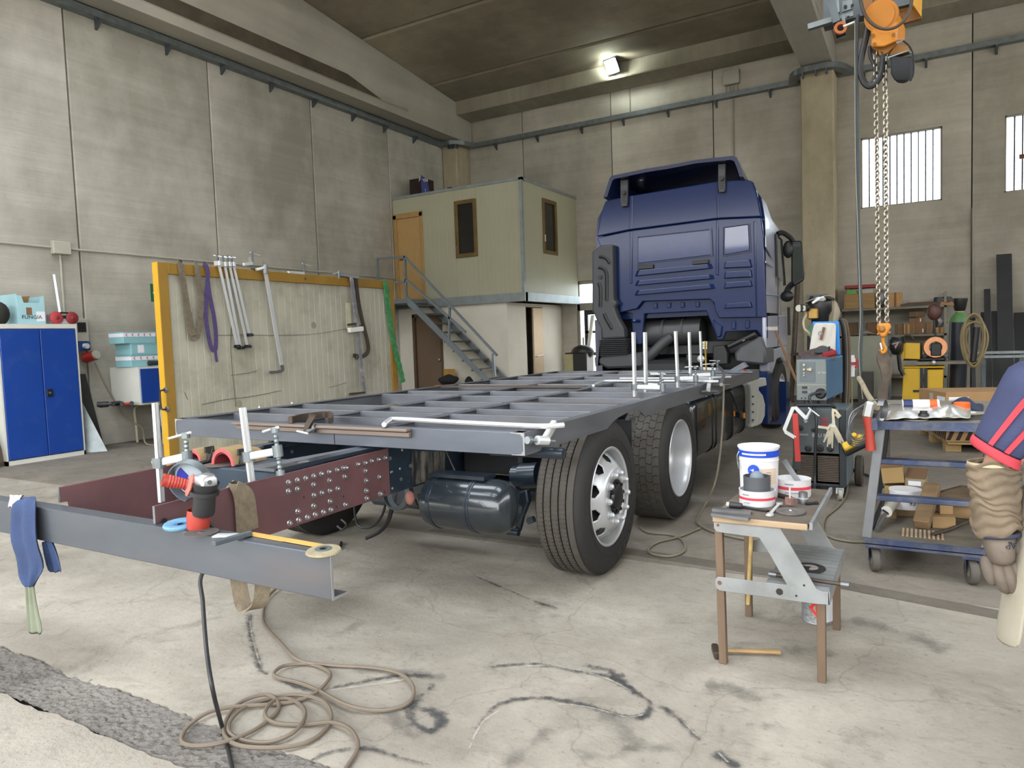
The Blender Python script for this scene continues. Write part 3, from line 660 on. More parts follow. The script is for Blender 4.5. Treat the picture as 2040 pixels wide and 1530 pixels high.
c = at(245,688,x=XW+.15); r = tag(mk('shelf_bracket',B().box(XW+.0,XW+.34,c.y-.02,c.y+.03,c.z-.015,c.z+.015).box(XW+.28,XW+.34,c.y-.02,c.y+.5,c.z-.012,c.z+.012).box(XW,XW+.04,c.y-.02,c.y+.03,c.z-.12,c.z),M_steel_dk),'dark steel wall bracket sticking out beside the stacked turquoise boxes','bracket')
M_orr = pm('tool_red','#a5301f',.45); M_tool = pm('tool_black','#222224',.5)
def drill(lab,c,rz,z,cat='power tool',s=1.0):
    r = thing('cordless_drill',lab,cat,(c[0],c[1],z)); R = Matrix.Rotation(rz,3,'Z')
    f_ = lambda p: V((c[0],c[1],z))+R @ V(p)*s
    mk('motor_housing',B().cyl(f_((-.07,0,.05)),f_((.07,0,.05)),0.04*s,.034*s),M_tool,r,smooth=True); mk('chuck',B().cyl(f_((.07,0,.05)),f_((.13,0,.05)),.028*s,.018*s),M_tool,r,smooth=True)
    mk('handle',B().bar(f_((-.04,0,.05)),f_((-.06,.14,.045)),.05*s,.045*s),M_orr,r,bev=.008); mk('battery',B().cbox(f_((-.06,.16,.04)),.12*s,.07*s,.075*s,rz),M_tool,r,bev=.008); return r
drill('red and black cordless drill lying on the wooden table top',(tx1-.2,at(232,808,x=tx1-.2).y,),1.9,tz)
drill('black cordless drill lying at the corner of the wooden table',(tx1-.3,at(205,806,x=tx1-.3).y,),.6,tz)
drill('dark cordless tool lying close to the small cabinet on the table',(tx1-.12,at(264,806,x=tx1-.1).y,),2.6,tz,s=.8)
drill('red cordless drill resting on top of the small blue-doored cabinet',(-10.12,at(305,722,x=-10.12).y,),1.2,ztc+.001)
# under the table
r = thing('tool_case','dark tool case with pale handle lying open under the low table','tool case',(-10.2,7.6,0))
mk('case_body',B().hexa([(-10.28,7.35,0),(-9.95,7.35,0),(-9.95,8.1,0),(-10.28,8.1,0)],[(-10.26,7.45,.2),(-10.0,7.45,.14),(-10.0,8.05,.30),(-10.26,8.05,.34)]),M_tool,r,bev=.01); mk('handle',B().tube(spline([(-9.99,7.5,.12),(-9.93,7.52,.15),(-9.93,7.72,.19),(-9.99,7.75,.2)],4),.014),M_white,r,smooth=True)
tag(mk('sack',B().ell((-10.35,7.05,.13),.22,.28,.15),M_tool,smooth=True),'dark crumpled sack under the low table','sack'); tag(mk('yellow_bin',B().prism([(-10.16,6.72,0),(-10.0,6.72,0),(-9.98,6.74,.17),(-10.18,6.74,.17)],(0,.2,0)),pm('dull_yellow','#a88a1a',.6)),'small yellow tub on the floor under the table','tub')
tag(mk('grey_crate',B().box(-10.75,-10.3,7.7,8.3,.345,.6).box(-10.75,-10.3,7.72,8.28,0.0,.02).box(-10.74,-10.7,7.7,8.3,.0,.36).box(-10.74,-10.3,8.26,8.3,0,.36),pm('dark_crate','#3f4348',.6)),'dark grey crate behind the tool case under the table','crate')
tag(mk('foot_pump_bar',B().tube(spline([(-9.86,7.05,.0),(-9.86,7.07,.14),(-9.88,7.2,.17),(-9.95,7.9,.17)],4),.014),M_cream,smooth=True),'bent pale tube lying before the tool case under the table','tube')

# ---------------------------------------------------------------- yellow framed panel with tools hung on it
PX = -7.5
M_yel = pm('yellow_paint','#c99a22',.5,var=.06,dirt='#6a4a18',damt=.25,dscale=2.2); M_sand = pm('panel_sheet','#a8a595',.6,var=.08,scale=2.5,dirt='#6d6a5a',damt=.6,dscale=1.5)
py0,py1,pz1,pz0 = 5.05,9.22,2.43,.06
r = thing('framed_panel','large yellow framed sandwich panel standing on edge behind the truck','panel',(PX,7.1,0)); PAN = r
sw = at(336,560,x=PX).y-py0
M_yeld = pm('yellow_ochre','#8f6d24',.6,var=.15,scale=5,dirt='#54401c',damt=.5,dscale=2.5); mk('stile',B().box(PX-.1,PX,py0,py0+sw,0,pz1),M_yeld,r,bev=.006); mk('stile_face',B().box(PX-.1,PX-.001,py0-.003,py0,0,pz1),M_yel,r); mk('stile',B().box(PX-.1,PX,py1-.13,py1,0,pz1-.0),M_yeld,r,bev=.006)  # frame in ochre, with a brighter yellow plate on the near end
mk('rail',B().box(PX-.1,PX,py0+sw,py1-.13,pz1-.13,pz1),M_yeld,r,bev=.006); mk('rail',B().box(PX-.1,PX,py0+sw,py1-.13,0.02,.14),M_yeld,r,bev=.006)
xs_ = PX-.03; ya = py0+sw; n_ = 4; wd = (py1-.13-ya)/n_
for k in range(n_):
    b = B(); a0 = ya+k*wd+.003; a1 = ya+(k+1)*wd-.003; N = 9; prof = []
    for i in range(N):
        y = a0+(a1-a0)*i/N; q = (a1-a0)/N
        prof += [(xs_,y),(xs_,y+q*.86),(xs_-.006,y+q*.9),(xs_-.006,y+q*.96)]
    prof += [(xs_,a1),(xs_-.04,a1),(xs_-.04,a0)]
    b.prism([(x,y,.14) for x,y in prof],(0,0,pz1-.27)); mk('sheet',b,M_sand,r)
hd = thing('pull_handle',None,None,(0,0,0)); hd.parent = r; hd.location = (0,0,0); hd.name = 'pull_handle'
p0,p1 = at(330,777,y=py0),at(333,815,y=py0)
mk('grip',B().tube(spline([p0,p0+V((-.0,-.05,0)),p0+V((-.02,-.06,-.03)),p1+V((-.02,-.06,.03)),p1+V((0,-.05,0)),p1],3),.01),M_steel_dk,hd,smooth=True)
for p in (p0,p1): mk('rosette',B().lathe([(0,.012),(.03,.012),(.035,0)],p,(0,-1,0),16),M_galvd,hd,smooth=True)
# ---------------------------------------------------------------- things hung over the panel's top edge
M_web = pm('webbing_brown','#6a6152',.95,var=.2,scale=30,dirt='#8d877a',damt=.4,dscale=8,bump=.3,bscale=160); M_pur = pm('webbing_purple','#4a3d68',.9,var=.15,scale=25,bump=.2,bscale=160)
M_grw = pm('webbing_green','#3a7f4c',.85,var=.3,scale=18,dirt='#86b48c',damt=.45,dscale=12); M_chr = pm('bright_steel','#d2d4d4',.34,.5,.05); M_iron = pm('brown_iron','#4f453c',.55,.6,.2,12); M_irong = pm('grey_iron','#77787a',.45,.7,.15,12)
xh = PX+.02
def sling(lab,pts,w_,m,cat='lifting sling',t=.006):
    P = spline([V(p) for p in pts],5)
    o = mk('lifting_sling',B().band(P,w_,t,(1,0,.001)),m,smooth=True); return tag(o,lab,cat)
def hp(u,v,d=.0): return at(u,v,x=xh+d)
r = thing('lifting_sling','long brown webbing sling looped over the left end of the yellow frame','lifting sling',at(362,540,x=xh),group=None)
mk('strap',B().sweep(spline([hp(358,528,-.06),hp(359,524),hp(365,560,.01),hp(374,620,.01),hp(380,665,.01),hp(390,673,.015),hp(396,655,.02),hp(401,600,.02),hp(396,560,.02),hp(393,530,.01),hp(391,525,-.06)],5),[(-.038,-.004),(.038,-.004),(.038,.004),(-.038,.004)],(1,0,.001)),M_web,r,smooth=True)
mk('sewn_sleeve',B().sweep(spline([hp(375,622,.018),hp(380,650,.02),hp(386,668,.022)],4),[(-.042,-.006),(.042,-.006),(.042,.006),(-.042,.006)],(1,0,.001)),M_web,r,smooth=True)
r = thing('lifting_sling','purple webbing sling hanging between brown slings and silver clamps','lifting sling',at(412,540,x=xh))
mk('strap',B().sweep(spline([hp(405,530,-.06),hp(408,526),hp(414,545,.01),hp(410,600,.02),hp(411,640,.02),hp(420,690,.02),hp(429,696,.02),hp(430,665,.02),hp(426,630,.025),hp(418,590,.03),hp(414,560,.02)],5),[(-.027,-.004),(.027,-.004),(.027,.004),(-.027,.004)],(1,0,.001)),M_pur,r,smooth=True)
mk('tail',B().sweep(spline([hp(429,694,.02),hp(430,708,.02),hp(432,721,.02)],4),[(-.018,-.003),(.018,-.003),(.018,.003),(-.018,.003)],(1,0,.001)),M_pur,r)
r = thing('lifting_sling','green round sling hanging on the right post of the yellow frame','lifting sling',at(772,590,x=xh))
gp = spline([hp(764,566,-.05),hp(768,563,.0),hp(771,590),hp(776,630),hp(781,665),hp(788,700),hp(797,735),hp(803,762,.02)],5)
mk('strap',B().sweep(gp,[(-.06,-.008),(0,-.014),(.06,-.008),(.06,.008),(0,.014),(-.06,.008)],(1,0,.001),scale=[.8+.25*math.sin(i*1.9)**2 for i in range(len(gp))]),M_grw,r,smooth=True)
# four long sash clamps
for k,((u0,v0),(u1,v1),lb) in enumerate((((436,528),(473,690),'leftmost of the four slim silver clamps hooked over the yellow frame'),((448,530),(479,693),'second slim silver clamp from the purple sling on the frame'),((457,530),(493,690),'third slim silver clamp from the purple sling on the frame'),((465,530),(497,667),'rightmost of the four slim silver clamps hooked over the frame'))):
    p0,p1 = hp(u0,v0,.03),hp(u1,v1,.03)
    r = thing('bar_clamp',lb,'clamp',p0,'slim silver clamps on the yellow frame')
    mk('clamp_bar',B().bar(p0+V((0,-.003,.03)),p1,.032,.014,(1,0,0)),M_chr,r)
    mk('fixed_jaw',B().cbox(p0+V((-.02,0,.02)),.10,.04,.06),M_chr,r,bev=.006); mk('screw',B().cyl(p0+V((-.02,0,.05)),p0+V((-.02,-.005,.13)),.012),M_galvd,r); mk('screw_bar',B().cyl(p0+V((-.06,-.02,.12)),p0+V((.03,.02,.10)),.006),M_chr,r)
    mk('sliding_jaw',B().cbox(p1+V((0,.0,0)),.07,.05,.04,.2),M_steel_dk,r,bev=.006); mk('jaw_screw',B().cyl(p1+V((0,-.05,.0)),p1+V((0,.06,-.005)),.012),M_steel_dk,r)
# big angled clamp bar
r = thing('deep_clamp','single large silver bar clamp with bent foot near the middle of the frame','clamp',hp(526,540,.04))
a0,a1 = hp(528,538,.04),hp(561,727,.04)
mk('clamp_bar',B().bar(a0,a1,.05,.02,(1,0,0)),M_chr,r); mk('foot',B().sweep(spline([a1,hp(563,737,.04),hp(553,741,.05),hp(537,742,.05)],4),[(-.02,-.012),(.02,-.012),(.02,.012),(-.02,.012)],(1,0,.01)),M_irong,r,smooth=True)
mk('head',B().bar(hp(510,537,.02),hp(530,532,.04),.05,.035),M_chr,r,bev=.006); mk('collar',B().cyl(hp(528,528,.04),hp(528,545,.04),.035),M_galv,r)
def tclamp(lb,u0,v0,u1,v1):   # screw clamp biting on the top rail
    p,q = at(u0,v0,x=PX-.02),at(u1,v1,x=PX-.02)
    r = thing('screw_clamp',lb,'clamp',q); mk('arm',B().bar(p,q,.04,.04),M_chr,r,bev=.006)
    mk('screw',B().cyl(q+V((0,0,-.06)),q+V((0,0,.15)),.013),M_galvd,r); mk('tommy_bar',B().cyl(q+V((0,-.03,.14)),q+V((0,.13,.11)),.008),M_chr,r); mk('foot',B().cyl(q+V((0,0,-.09)),q+V((0,0,-.06)),.025),M_iron,r); return r
tclamp('small silver screw clamp with tommy bar on the frame top right of middle',573,543,606,545)
r = tclamp('small silver clamp pointing left on the frame top beside the large bar',484,527,503,525)
r = thing('deep_clamp','long white-spotted clamp bar hanging down the right part of the panel','clamp',hp(701,555,.04))
a0,a1 = hp(700,552,.05),hp(726,782,.05); mk('clamp_bar',B().bar(a0,a1,.06,.02,(1,0,0)),pm('painted_bar','#7d7b84',.5,.3,dirt='#c9cacc',damt=.6,dscale=9),r); mk('foot',B().bar(hp(698,785,.05),a1,.05,.03),M_iron,r)
mk('head',B().bar(hp(676,547,-.04),hp(714,553,.06),.06,.05),M_irong,r,bev=.006); mk('head_screw',B().cyl(hp(675,540,-.03),hp(675,556,-.03),.02),M_galv,r); mk('tommy_bar',B().cyl(hp(663,546,-.03),hp(676,543,-.03),.008),M_chr,r)
mk('sliding_jaw',B().bar(hp(695,658,.05),hp(722,655,.05),.06,.07),M_white,r,bev=.006); mk('jaw_pad',B().bar(hp(694,647,.05),hp(708,645,.05),.05,.03),M_iron,r)
r = thing('bent_iron_bar','brown hook-ended iron clamp arm hanging behind the white-spotted clamp','clamp',hp(711,560,.02))
mk('bar',B().sweep(spline([hp(708,551,.03),hp(714,600,.03),hp(722,640,.03),hp(732,680,.03),hp(733,700,.03),hp(722,710,.03),hp(704,708,.03)],5),[(-.03,-.012),(.03,-.012),(.03,.012),(-.03,.012)],(1,0,.01)),M_iron,r,smooth=True); mk('tip',B().cyl(hp(711,708,.03),hp(710,716,.03),.03,.02),M_iron,r)
q0,q1 = hp(694,603,.012),hp(706,655,.012)
tag(mk('paper_tag',B().box(PX-.028,PX-.018,q0.y,q1.y,q1.z,q0.z),pm('yellowed_paper','#b9b69c',.8)),'yellowed paper sheet stuck on the panel behind the spotted clamp','paper')
for k,pts in enumerate(([(430,668),(470,668),(480,667),(560,668),(640,664),(720,648)],[(460,748),(500,742),(512,738)],[(402,806),(450,796),(500,790),(560,778)],[(655,772),(672,768),(690,762)],[(462,640),(460,700),(470,810)],[(368,782),(374,796)])):
    P = spline([at(u,v,x=PX-.0275) for u,v in pts],4); mk('scratch',B().band(P,.006,.004,(1,0,.001)),pm('scratch_dark','#55524a',.8),PAN)
for cpt in ((625,648),(476,804)):
    p = at(*cpt,x=PX-.029); mk('stain',B().ell(p,.003,.05,.05,10,6),pm('stain_grey','#8a8677',.8),PAN)

# ---------------------------------------------------------------- site office: sandwich-panel room over a plastered room
OY,OX = 13.46,-7.394
M_off = pm('office_panel','#a5a38c',.5,var=.03,scale=2); M_offt = pm('office_trim','#8b9393',.45,.3); M_pla = pm('plaster','#d2cdbf',.9,var=.04,scale=1.5,dirt='#b5ae9e',damt=.3,dscale=1.2)
M_brz = pm('bronze_frame','#6e5a34',.45,.35); M_dglass = pm('dark_glass','#1c1b18',.08,spec=.7,var=.2); M_door = pm('door_wood','#b08f5c',.55,var=.06,stretch=(3,3,.5)); M_dfr = pm('door_frame_wood','#a58450',.55,var=.08)
r = thing('site_office','raised grey-green panel office with bronze windows in the hall corner','office',(-9.1,14.8,2.2)); OFF = r
z0,z1 = 2.42,4.80
# front panels (facing the door of the hall) with a door and a window; each panel is a piece
wx0,wx1,wz0,wz1 = -9.115,-8.535,3.29,4.55
dx0,dx1,dz1 = -10.88,-10.02,4.40
fx = [-10.02,-9.40,-8.25,OX]
def opanel(x0,x1,za,zb,y=OY):
    b = B(); n_ = max(2,int((x1-x0)/.11)); pr_ = []
    for i in range(n_):
        a = x0+(x1-x0)*i/n_; q = (x1-x0)/n_; pr_ += [(a+.002,y),(a+q*.9,y),(a+q*.95,y+.004)]
    pr_ += [(x1-.002,y),(x1-.002,y+.06),(x0+.002,y+.06)]
    return b.prism([(x,yy_,za) for x,yy_ in pr_],(0,0,zb-za))
mk('wall_panel',opanel(-10.02,wx0,z0,z1),M_off,r)
mk('wall_panel',opanel(wx0,wx1,z0,wz0),M_off,r); mk('wall_panel',opanel(wx0,wx1,wz1,z1),M_off,r); mk('wall_panel',opanel(wx1,OX,z0,z1),M_off,r)
mk('transom_panel',B().box(dx0,dx1,OY,OY+.06,dz1+.06,z1),M_off,r)
# side panels (facing the truck)
sy0,sy1,sz0,sz1 = at(1080,420,x=OX).y,at(1108,440,x=OX).y,at(1085,505,x=OX).z,at(1085,396,x=OX).z
for a,c in ((OY,sy0),(sy1,YB-.01)): mk('wall_panel',B().box(OX-.06,OX,a+.003,c-.003,z0,z1),M_off,r)
mk('wall_panel',B().box(OX-.06,OX,sy0,sy1,z0,sz0),M_off,r); mk('wall_panel',B().box(OX-.06,OX,sy0,sy1,sz1,z1),M_off,r)
b = B().box(OX-.05,OX+.02,OY-.02,OY+.05,z0,z1+.05).box(-10.89,OX+.02,OY-.02,OY+.08,z1,z1+.06).box(OX-.08,OX+.02,OY,YB-.01,z1,z1+.06); mk('corner_trim',b,M_offt,r)
mk('roof',B().box(-10.89,OX,OY+.05,YB-.01,z1,z1+.03),M_offt,r)
def owin(name,axis,a0,a1,za,zb,pos):
    f = B(); t = .085; q = [(a0,a0+t,za,zb),(a1-t,a1,za,zb),(a0+t,a1-t,za,za+t),(a0+t,a1-t,zb-t,zb)]
    for s in q:
        if axis == 'x': f.box(s[0],s[1],pos-.03,pos+.05,s[2],s[3])
        else: f.box(pos-.05,pos+.03,s[0],s[1],s[2],s[3])
    w_ = mk(name,f,M_brz,OFF,bev=.006)
    if axis == 'x': mk('pane',B().box(a0+t,a1-t,pos+.01,pos+.02,za+t,zb-t),M_dglass,w_); mk('handle',B().box(a0+.03,a0+.05,pos-.05,pos-.03,(za+zb)/2-.35,(za+zb)/2-.2),M_brz,w_)
    else: mk('pane',B().box(pos-.02,pos-.01,a0+t,a1-t,za+t,zb-t),M_dglass,w_); mk('handle',B().box(pos+.03,pos+.05,a0+.03,a0+.05,(za+zb)/2-.35,(za+zb)/2-.2),M_white,w_)
owin('window','x',wx0,wx1,wz0,wz1,OY); owin('window','y',sy0,sy1,sz0,sz1,OX)
d = mk('door',B().box(dx0+.1,dx1-.09,OY+.01,OY+.05,z0,dz1-.06),M_door,r,bev=.004); mk('handle',B().box(dx0+.16,dx0+.26,OY-.03,OY+.01,3.38,3.41),M_brz,d)
mk('door_frame',B().box(dx0,dx0+.1,OY-.02,OY+.06,z0,dz1+.04).box(dx1-.09,dx1,OY-.02,OY+.06,z0,dz1+.04).box(dx0,dx1,OY-.02,OY+.06,dz1-.06,dz1+.06),M_dfr,r,bev=.006)
mk('floor_beam',B().box(-10.89,OX+.03,OY-.03,OY+.1,2.23,z0).box(OX-.1,OX+.03,OY,YB-.01,2.23,z0),M_offt,r)
mk('floor_deck',B().box(-10.89,OX,OY+.1,YB-.01,2.3,z0),M_galvd,r)
# plastered room below
lx = -7.88
r = thing('plastered_room','white plastered ground-floor room under the panel office','room',(-9.4,14.8,0))
ddx0,ddx1,ddz = -10.48,-9.62,2.06
dy0,dy1,ddz2 = at(1050,700,x=lx).y,at(1083,700,x=lx).y,at(1065,612,x=lx).z
mk('front_wall',B().box(-10.89,ddx0,OY+.05,OY+.2,0,2.23).box(ddx1,lx,OY+.05,OY+.2,0,2.23).box(ddx0,ddx1,OY+.05,OY+.2,ddz,2.23),M_pla,r)
mk('side_wall',B().box(lx-.15,lx,OY+.2,dy0,0,2.23).box(lx-.15,lx,dy1,YB-.01,0,2.23).box(lx-.15,lx,dy0,dy1,ddz2,2.23),M_pla,r)
M_bdoor = pm('brown_door','#6f5c4a',.5,var=.04); M_bfr = pm('brown_frame','#5a4836',.5)
d = mk('door',B().box(ddx0+.07,ddx1-.06,OY+.1,OY+.14,0.01,ddz-.05),M_bdoor,r); mk('knob',B().ell((ddx1-.14,OY+.07,1.0),.03,.03,.03),M_chr,d,smooth=True)
mk('door_frame',B().box(ddx0,ddx0+.07,OY+.03,OY+.2,0,ddz).box(ddx1-.06,ddx1,OY+.03,OY+.2,0,ddz).box(ddx0,ddx1,OY+.03,OY+.2,ddz-.05,ddz+.03),M_bfr,r)
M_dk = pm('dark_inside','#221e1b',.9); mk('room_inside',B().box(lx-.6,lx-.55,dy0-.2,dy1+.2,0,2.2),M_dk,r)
ym_ = at(1064,700,x=lx).y
M_lwood = pm('light_door','#cdb491',.5,var=.05)
d = mk('open_door',B().box(lx-.03,lx+.01,ym_,dy1-.01,.01,ddz2-.02),M_lwood,r); mk('handle',B().cyl((lx+.01,ym_+.06,1.0),(lx+.06,ym_+.06,1.0),.012).cyl((lx+.06,ym_+.05,1.0),(lx+.06,ym_+.35,1.02),.012),M_chr,d)
mk('lintel_trim',B().box(lx,lx+.012,dy0-.02,dy1+.02,ddz2,ddz2+.03),M_lwood,r)
# things on the office roof
q0,q1 = at(824,382,y=OY+.4),at(858,372,y=OY+.4)
r = thing('cardboard_box','blue and white open cardboard box lying on the office roof','box',(q0.x,OY+.5,z1+.06)); M_dkb = pm('dark_brown_card','#2a1a14',.9); M_bx = pm('box_blue','#27346b',.6)
xs2 = at(842,375,y=OY+.25).x; hz = at(840,355,y=OY+.3).z
mk('box_body',B().box(q0.x,xs2,OY+.25,OY+.7,z1+.062,hz),M_dkb,r,bev=.004); mk('printed_side',B().hexa([(xs2,OY+.2,z1+.062),(q1.x,OY+.35,z1+.062),(q1.x,OY+.37,z1+.062),(xs2,OY+.22,z1+.062)],[(xs2,OY+.2,hz+.05),(q1.x-.06,OY+.35,hz-.05),(q1.x-.06,OY+.37,hz-.05),(xs2,OY+.22,hz+.05)]),M_bx,r)
mk('printed_patch',B().box(xs2+.12,q1.x-.01,OY+.19,OY+.196,z1+.075,z1+.2),M_white,r); text('lettering','Fros',M_white,((xs2+q1.x)/2-.02,OY+.235,hz-.06),.14,rotm((1,.15,-.12),(0,0,1)),r)
c = at(897,372,y=OY+.3); tag(mk('small_block',B().box(c.x-.05,c.x+.05,OY+.25,OY+.35,z1+.061,z1+.15),M_dkb),'small dark block on the front edge of the office roof','block')
c = at(880,372,y=OY+.3); tag(mk('dark_plank',B().box(c.x-.12,c.x+.12,OY+.4,OY+.5,z1+.061,z1+.1),M_dk),'dark short plank lying on the office roof beside the block','plank')
# steel staircase up to the office door: it climbs towards the side wall
r = thing('steel_staircase','galvanised steel staircase with handrail climbing to the office door','staircase',(-9,12.9,0)); M_st = pm('stair_steel','#7d858a',.5,.4,.1,5); M_tread = pm('stair_tread','#5f625f',.6,.5)
ysF,ysB = 12.62,13.34
tF = at(812,598,y=ysF); bF_ = at(955,745,y=ysF); dr = (bF_-tF); tF = tF; bF = tF+dr*((.02-tF.z)/dr.z)
for y in (ysF,ysB):
    a_ = V((tF.x,y,tF.z)); c_ = V((bF.x,y,bF.z)); o = V((0,0,.1))
    mk('stringer',B().hexa([a_+V((0,-.02,-.1)),a_+V((0,.02,-.1)),c_+V((0,.02,-.02)),c_+V((0,-.02,-.02))],[a_+V((0,-.02,.1)),a_+V((0,.02,.1)),c_+V((.12,.02,-.02)),c_+V((.12,-.02,-.02))]),M_st,r)
NT = 11
for i in range(NT):
    t = (i+.6)/(NT+.3); p = V((tF.x,0,tF.z))*(1-t)+V((bF.x,0,bF.z))*t
    mk('tread',B().box(p.x-.13,p.x+.13,ysF+.02,ysB-.02,p.z-.02,p.z+.02),M_tread,r)
mk('landing',B().box(-10.88,tF.x+.05,ysF-.02,OY-.04,tF.z-.06,tF.z+.03),M_st,r); mk('landing_bracket',B().prism([(-10.7,ysF,tF.z-.06),(-10.4,ysF,tF.z-.06),(-10.7,ysF,tF.z-.4)],(0,.05,0)),M_st,r)
hA = at(806,511,y=ysF); hl = at(752,515,y=ysF)
for nm,pts in (('handrail',[hA,at(990,708,y=ysF)]),('mid_rail',[at(808,556,y=ysF),at(928,662,y=ysF)]),('handrail',[hl,hA]),('mid_rail',[V((hl.x,ysF,hA.z-.55)),V((hA.x,ysF,hA.z-.55))])):
    mk(nm,B().bar(pts[0],pts[1],.045,.045),M_st,r)
for u0,v0,u1,v1 in ((806,510,810,600),(752,515,753,560),(896,612,894,690),(982,704,986,750)):
    mk('baluster',B().bar(at(u0,v0,y=ysF),at(u1,v1,y=ysF),.045,.045),M_st,r)
# seat and bags by the wall
c = at(895,770,y=13.2)
r = thing('wooden_chair','chair with plywood back standing against the plaster under the stairs','chair',(at(895,740,y=13.3).x,13.2,0)); x0,x1 = at(884,745,y=13.35).x,at(907,745,y=13.35).x; M_ply = pm('plywood','#a8803f',.55,var=.12)
zb = at(895,735,y=13.35).z; mk('backrest',B().box(x0,x1,13.33,13.36,zb-.24,zb),M_ply,r,bev=.02); mk('seat',B().box(x0,x1,12.95,13.34,.42,.45),M_ply,r,bev=.01)
for x in (x0+.03,x1-.03):
    for y in (12.98,13.345): mk('leg',B().cyl((x,y,0),(x,y,.42 if y < 13.2 else zb-.1),.013),M_steel_dk,r)
M_bag = pm('bag_black','#1f1d20',.85,bump=.4,bscale=20)
for lb,u0,u1,v0,y in (('black bag on the seat of the plywood-backed chair',872,906,747,12.93),('small black bag lying under the stair stringer by the plaster',918,942,751,13.0)):
    a_,c_ = at(u0,v0+14,y=y),at(u1,v0,y=y); w_ = (c_.x-a_.x)/2; h_ = c_.z
    zb0 = .455 if 'seat' in lb else .0
    b = B().ell(((a_.x+c_.x)/2,y+.1,(h_+zb0)/2),w_,.18,(h_-zb0)/2,14,10)
    for v in b.v: v += V((math.sin(v.z*23+v.x*9)*.02,math.sin(v.x*17)*.02,math.sin(v.x*21+v.y*13)*.015))
    tag(mk('bag',b,M_bag,smooth=True),lb,'bag')

# ---------------------------------------------------------------- opening in the end wall: door frame with glazing, and the yard outside
x0,x1 = DOORX[0],DOORX[1]
r = thing('door_1',None,None,((x0+x1)/2,YB,0),kind='structure'); M_al = pm('door_aluminium','#8f8c82',.5,.3)
zt_ = at(1165,611,y=YB).z; yf = YB+.05
b = B().box(x0,x0+.07,yf,yf+.1,0,2.8).box(x1-.07,x1,yf,yf+.1,0,2.8).box(x0,x1,yf,yf+.1,zt_-.09,zt_+.09).box(x0,x1,yf,yf+.1,2.72,2.8)
mk('door_frame',b,M_al,r)
for k in range(9):
    a_ = x0+.08+k*(x1-x0-.15)/9; mk('pane',B().box(a_+.006,a_+(x1-x0-.15)/9-.006,yf+.04,yf+.046,zt_+.09,2.72),M_pg,r)
xm = at(1164,690,y=YB).x
mk('door_leaf',B().box(xm,xm+.09,yf,yf+.06,0,zt_-.09).box(xm+.09,xm+.75,yf,yf+.06,zt_-.2,zt_-.09).box(xm+.75,xm+.84,yf,yf+.06,0,zt_-.09).box(xm,xm+.84,yf,yf+.06,0,.2).box(xm,xm+.84,yf,yf+.06,.95,1.03).box(xm,xm+.84,yf,yf+.06,1.5,1.56),M_steel_dk,r)
p0,p1 = at(1166,735,y=15.8),at(1181,628,y=YB-.02)
tag(mk('white_strip',B().bar((p0.x-.1,p0.y,.0),p1,.1,.03),M_white),'long white strip leaning beside the glazed yard door','strip')
p = at(1135,715,y=15.5)
r = thing('compressor_box','small black machine with beige front panel standing by the yard door','machine',(p.x+.1,15.6,0))
zt2 = at(1135,703,y=15.3).z; mk('casing',B().box(p.x-.08,p.x+.5,15.35,15.8,.0,zt2),M_black,r,bev=.03); mk('front_panel',B().box(p.x-.06,p.x+.16,15.335,15.35,.25,zt2-.03),pm('beige_panel','#a09a70',.6),r); mk('hood',B().ell((p.x+.3,15.6,zt2),.3,.2,.18),M_black,r,smooth=True)
o = tag(mk('yard_ground',B().box(-30,25,17.2,60,-.1,-.02),pm('yard_concrete','#bdb9ae',.9)),kind='structure')
o = tag(mk('street_ground',B().box(-30,25,-40,-3.2,-.12,-.01),pm('apron_concrete','#a8a397',.9)),kind='structure')
o = tag(mk('added_wall',B().box(-40,40,-34.3,-34,0,7.5),pm('added_wall_grey','#8d8b84',.9)),kind='structure')  # unseen wall across the yard, added to darken the cab's reflections
r = thing('parked_truck','white truck standing out in the bright yard beyond the glazed door','truck',(-12.2,27,0))
mk('cab',B().loft([[(-13.4,25.9,.6),(-11.1,25.9,.6),(-11.1,28,.6),(-13.4,28,.6)],[(-13.4,25.9,1.8),(-11.1,25.9,1.8),(-11.1,28,1.8),(-13.4,28,1.8)],[(-13.3,26.2,3.2),(-11.2,26.2,3.2),(-11.2,28,3.2),(-13.3,28,3.2)]]),M_white,r,bev=.05)
mk('windscreen',B().hexa([(-13.2,25.88,1.85),(-11.3,25.88,1.85),(-11.3,25.95,1.85),(-13.2,25.95,1.85)],[(-13.1,26.1,2.9),(-11.4,26.1,2.9),(-11.4,26.2,2.9),(-13.1,26.2,2.9)]),pm('pale_glass','#7f8a95',.1),r); mk('grille',B().box(-12.9,-11.6,25.86,25.92,.8,1.4),M_steel_dk,r)
for x in (-13.25,-11.25): mk('wheel',B().cyl((x-.15,26.9,.48),(x+.15,26.9,.48),.48,n=20),M_black,r)
tag(mk('yard_container',B().box(-11.0,-7.5,29,33,0,2.6),pm('pale_blue','#8fc0dc',.6)),'pale blue container in the yard behind the white truck','container')
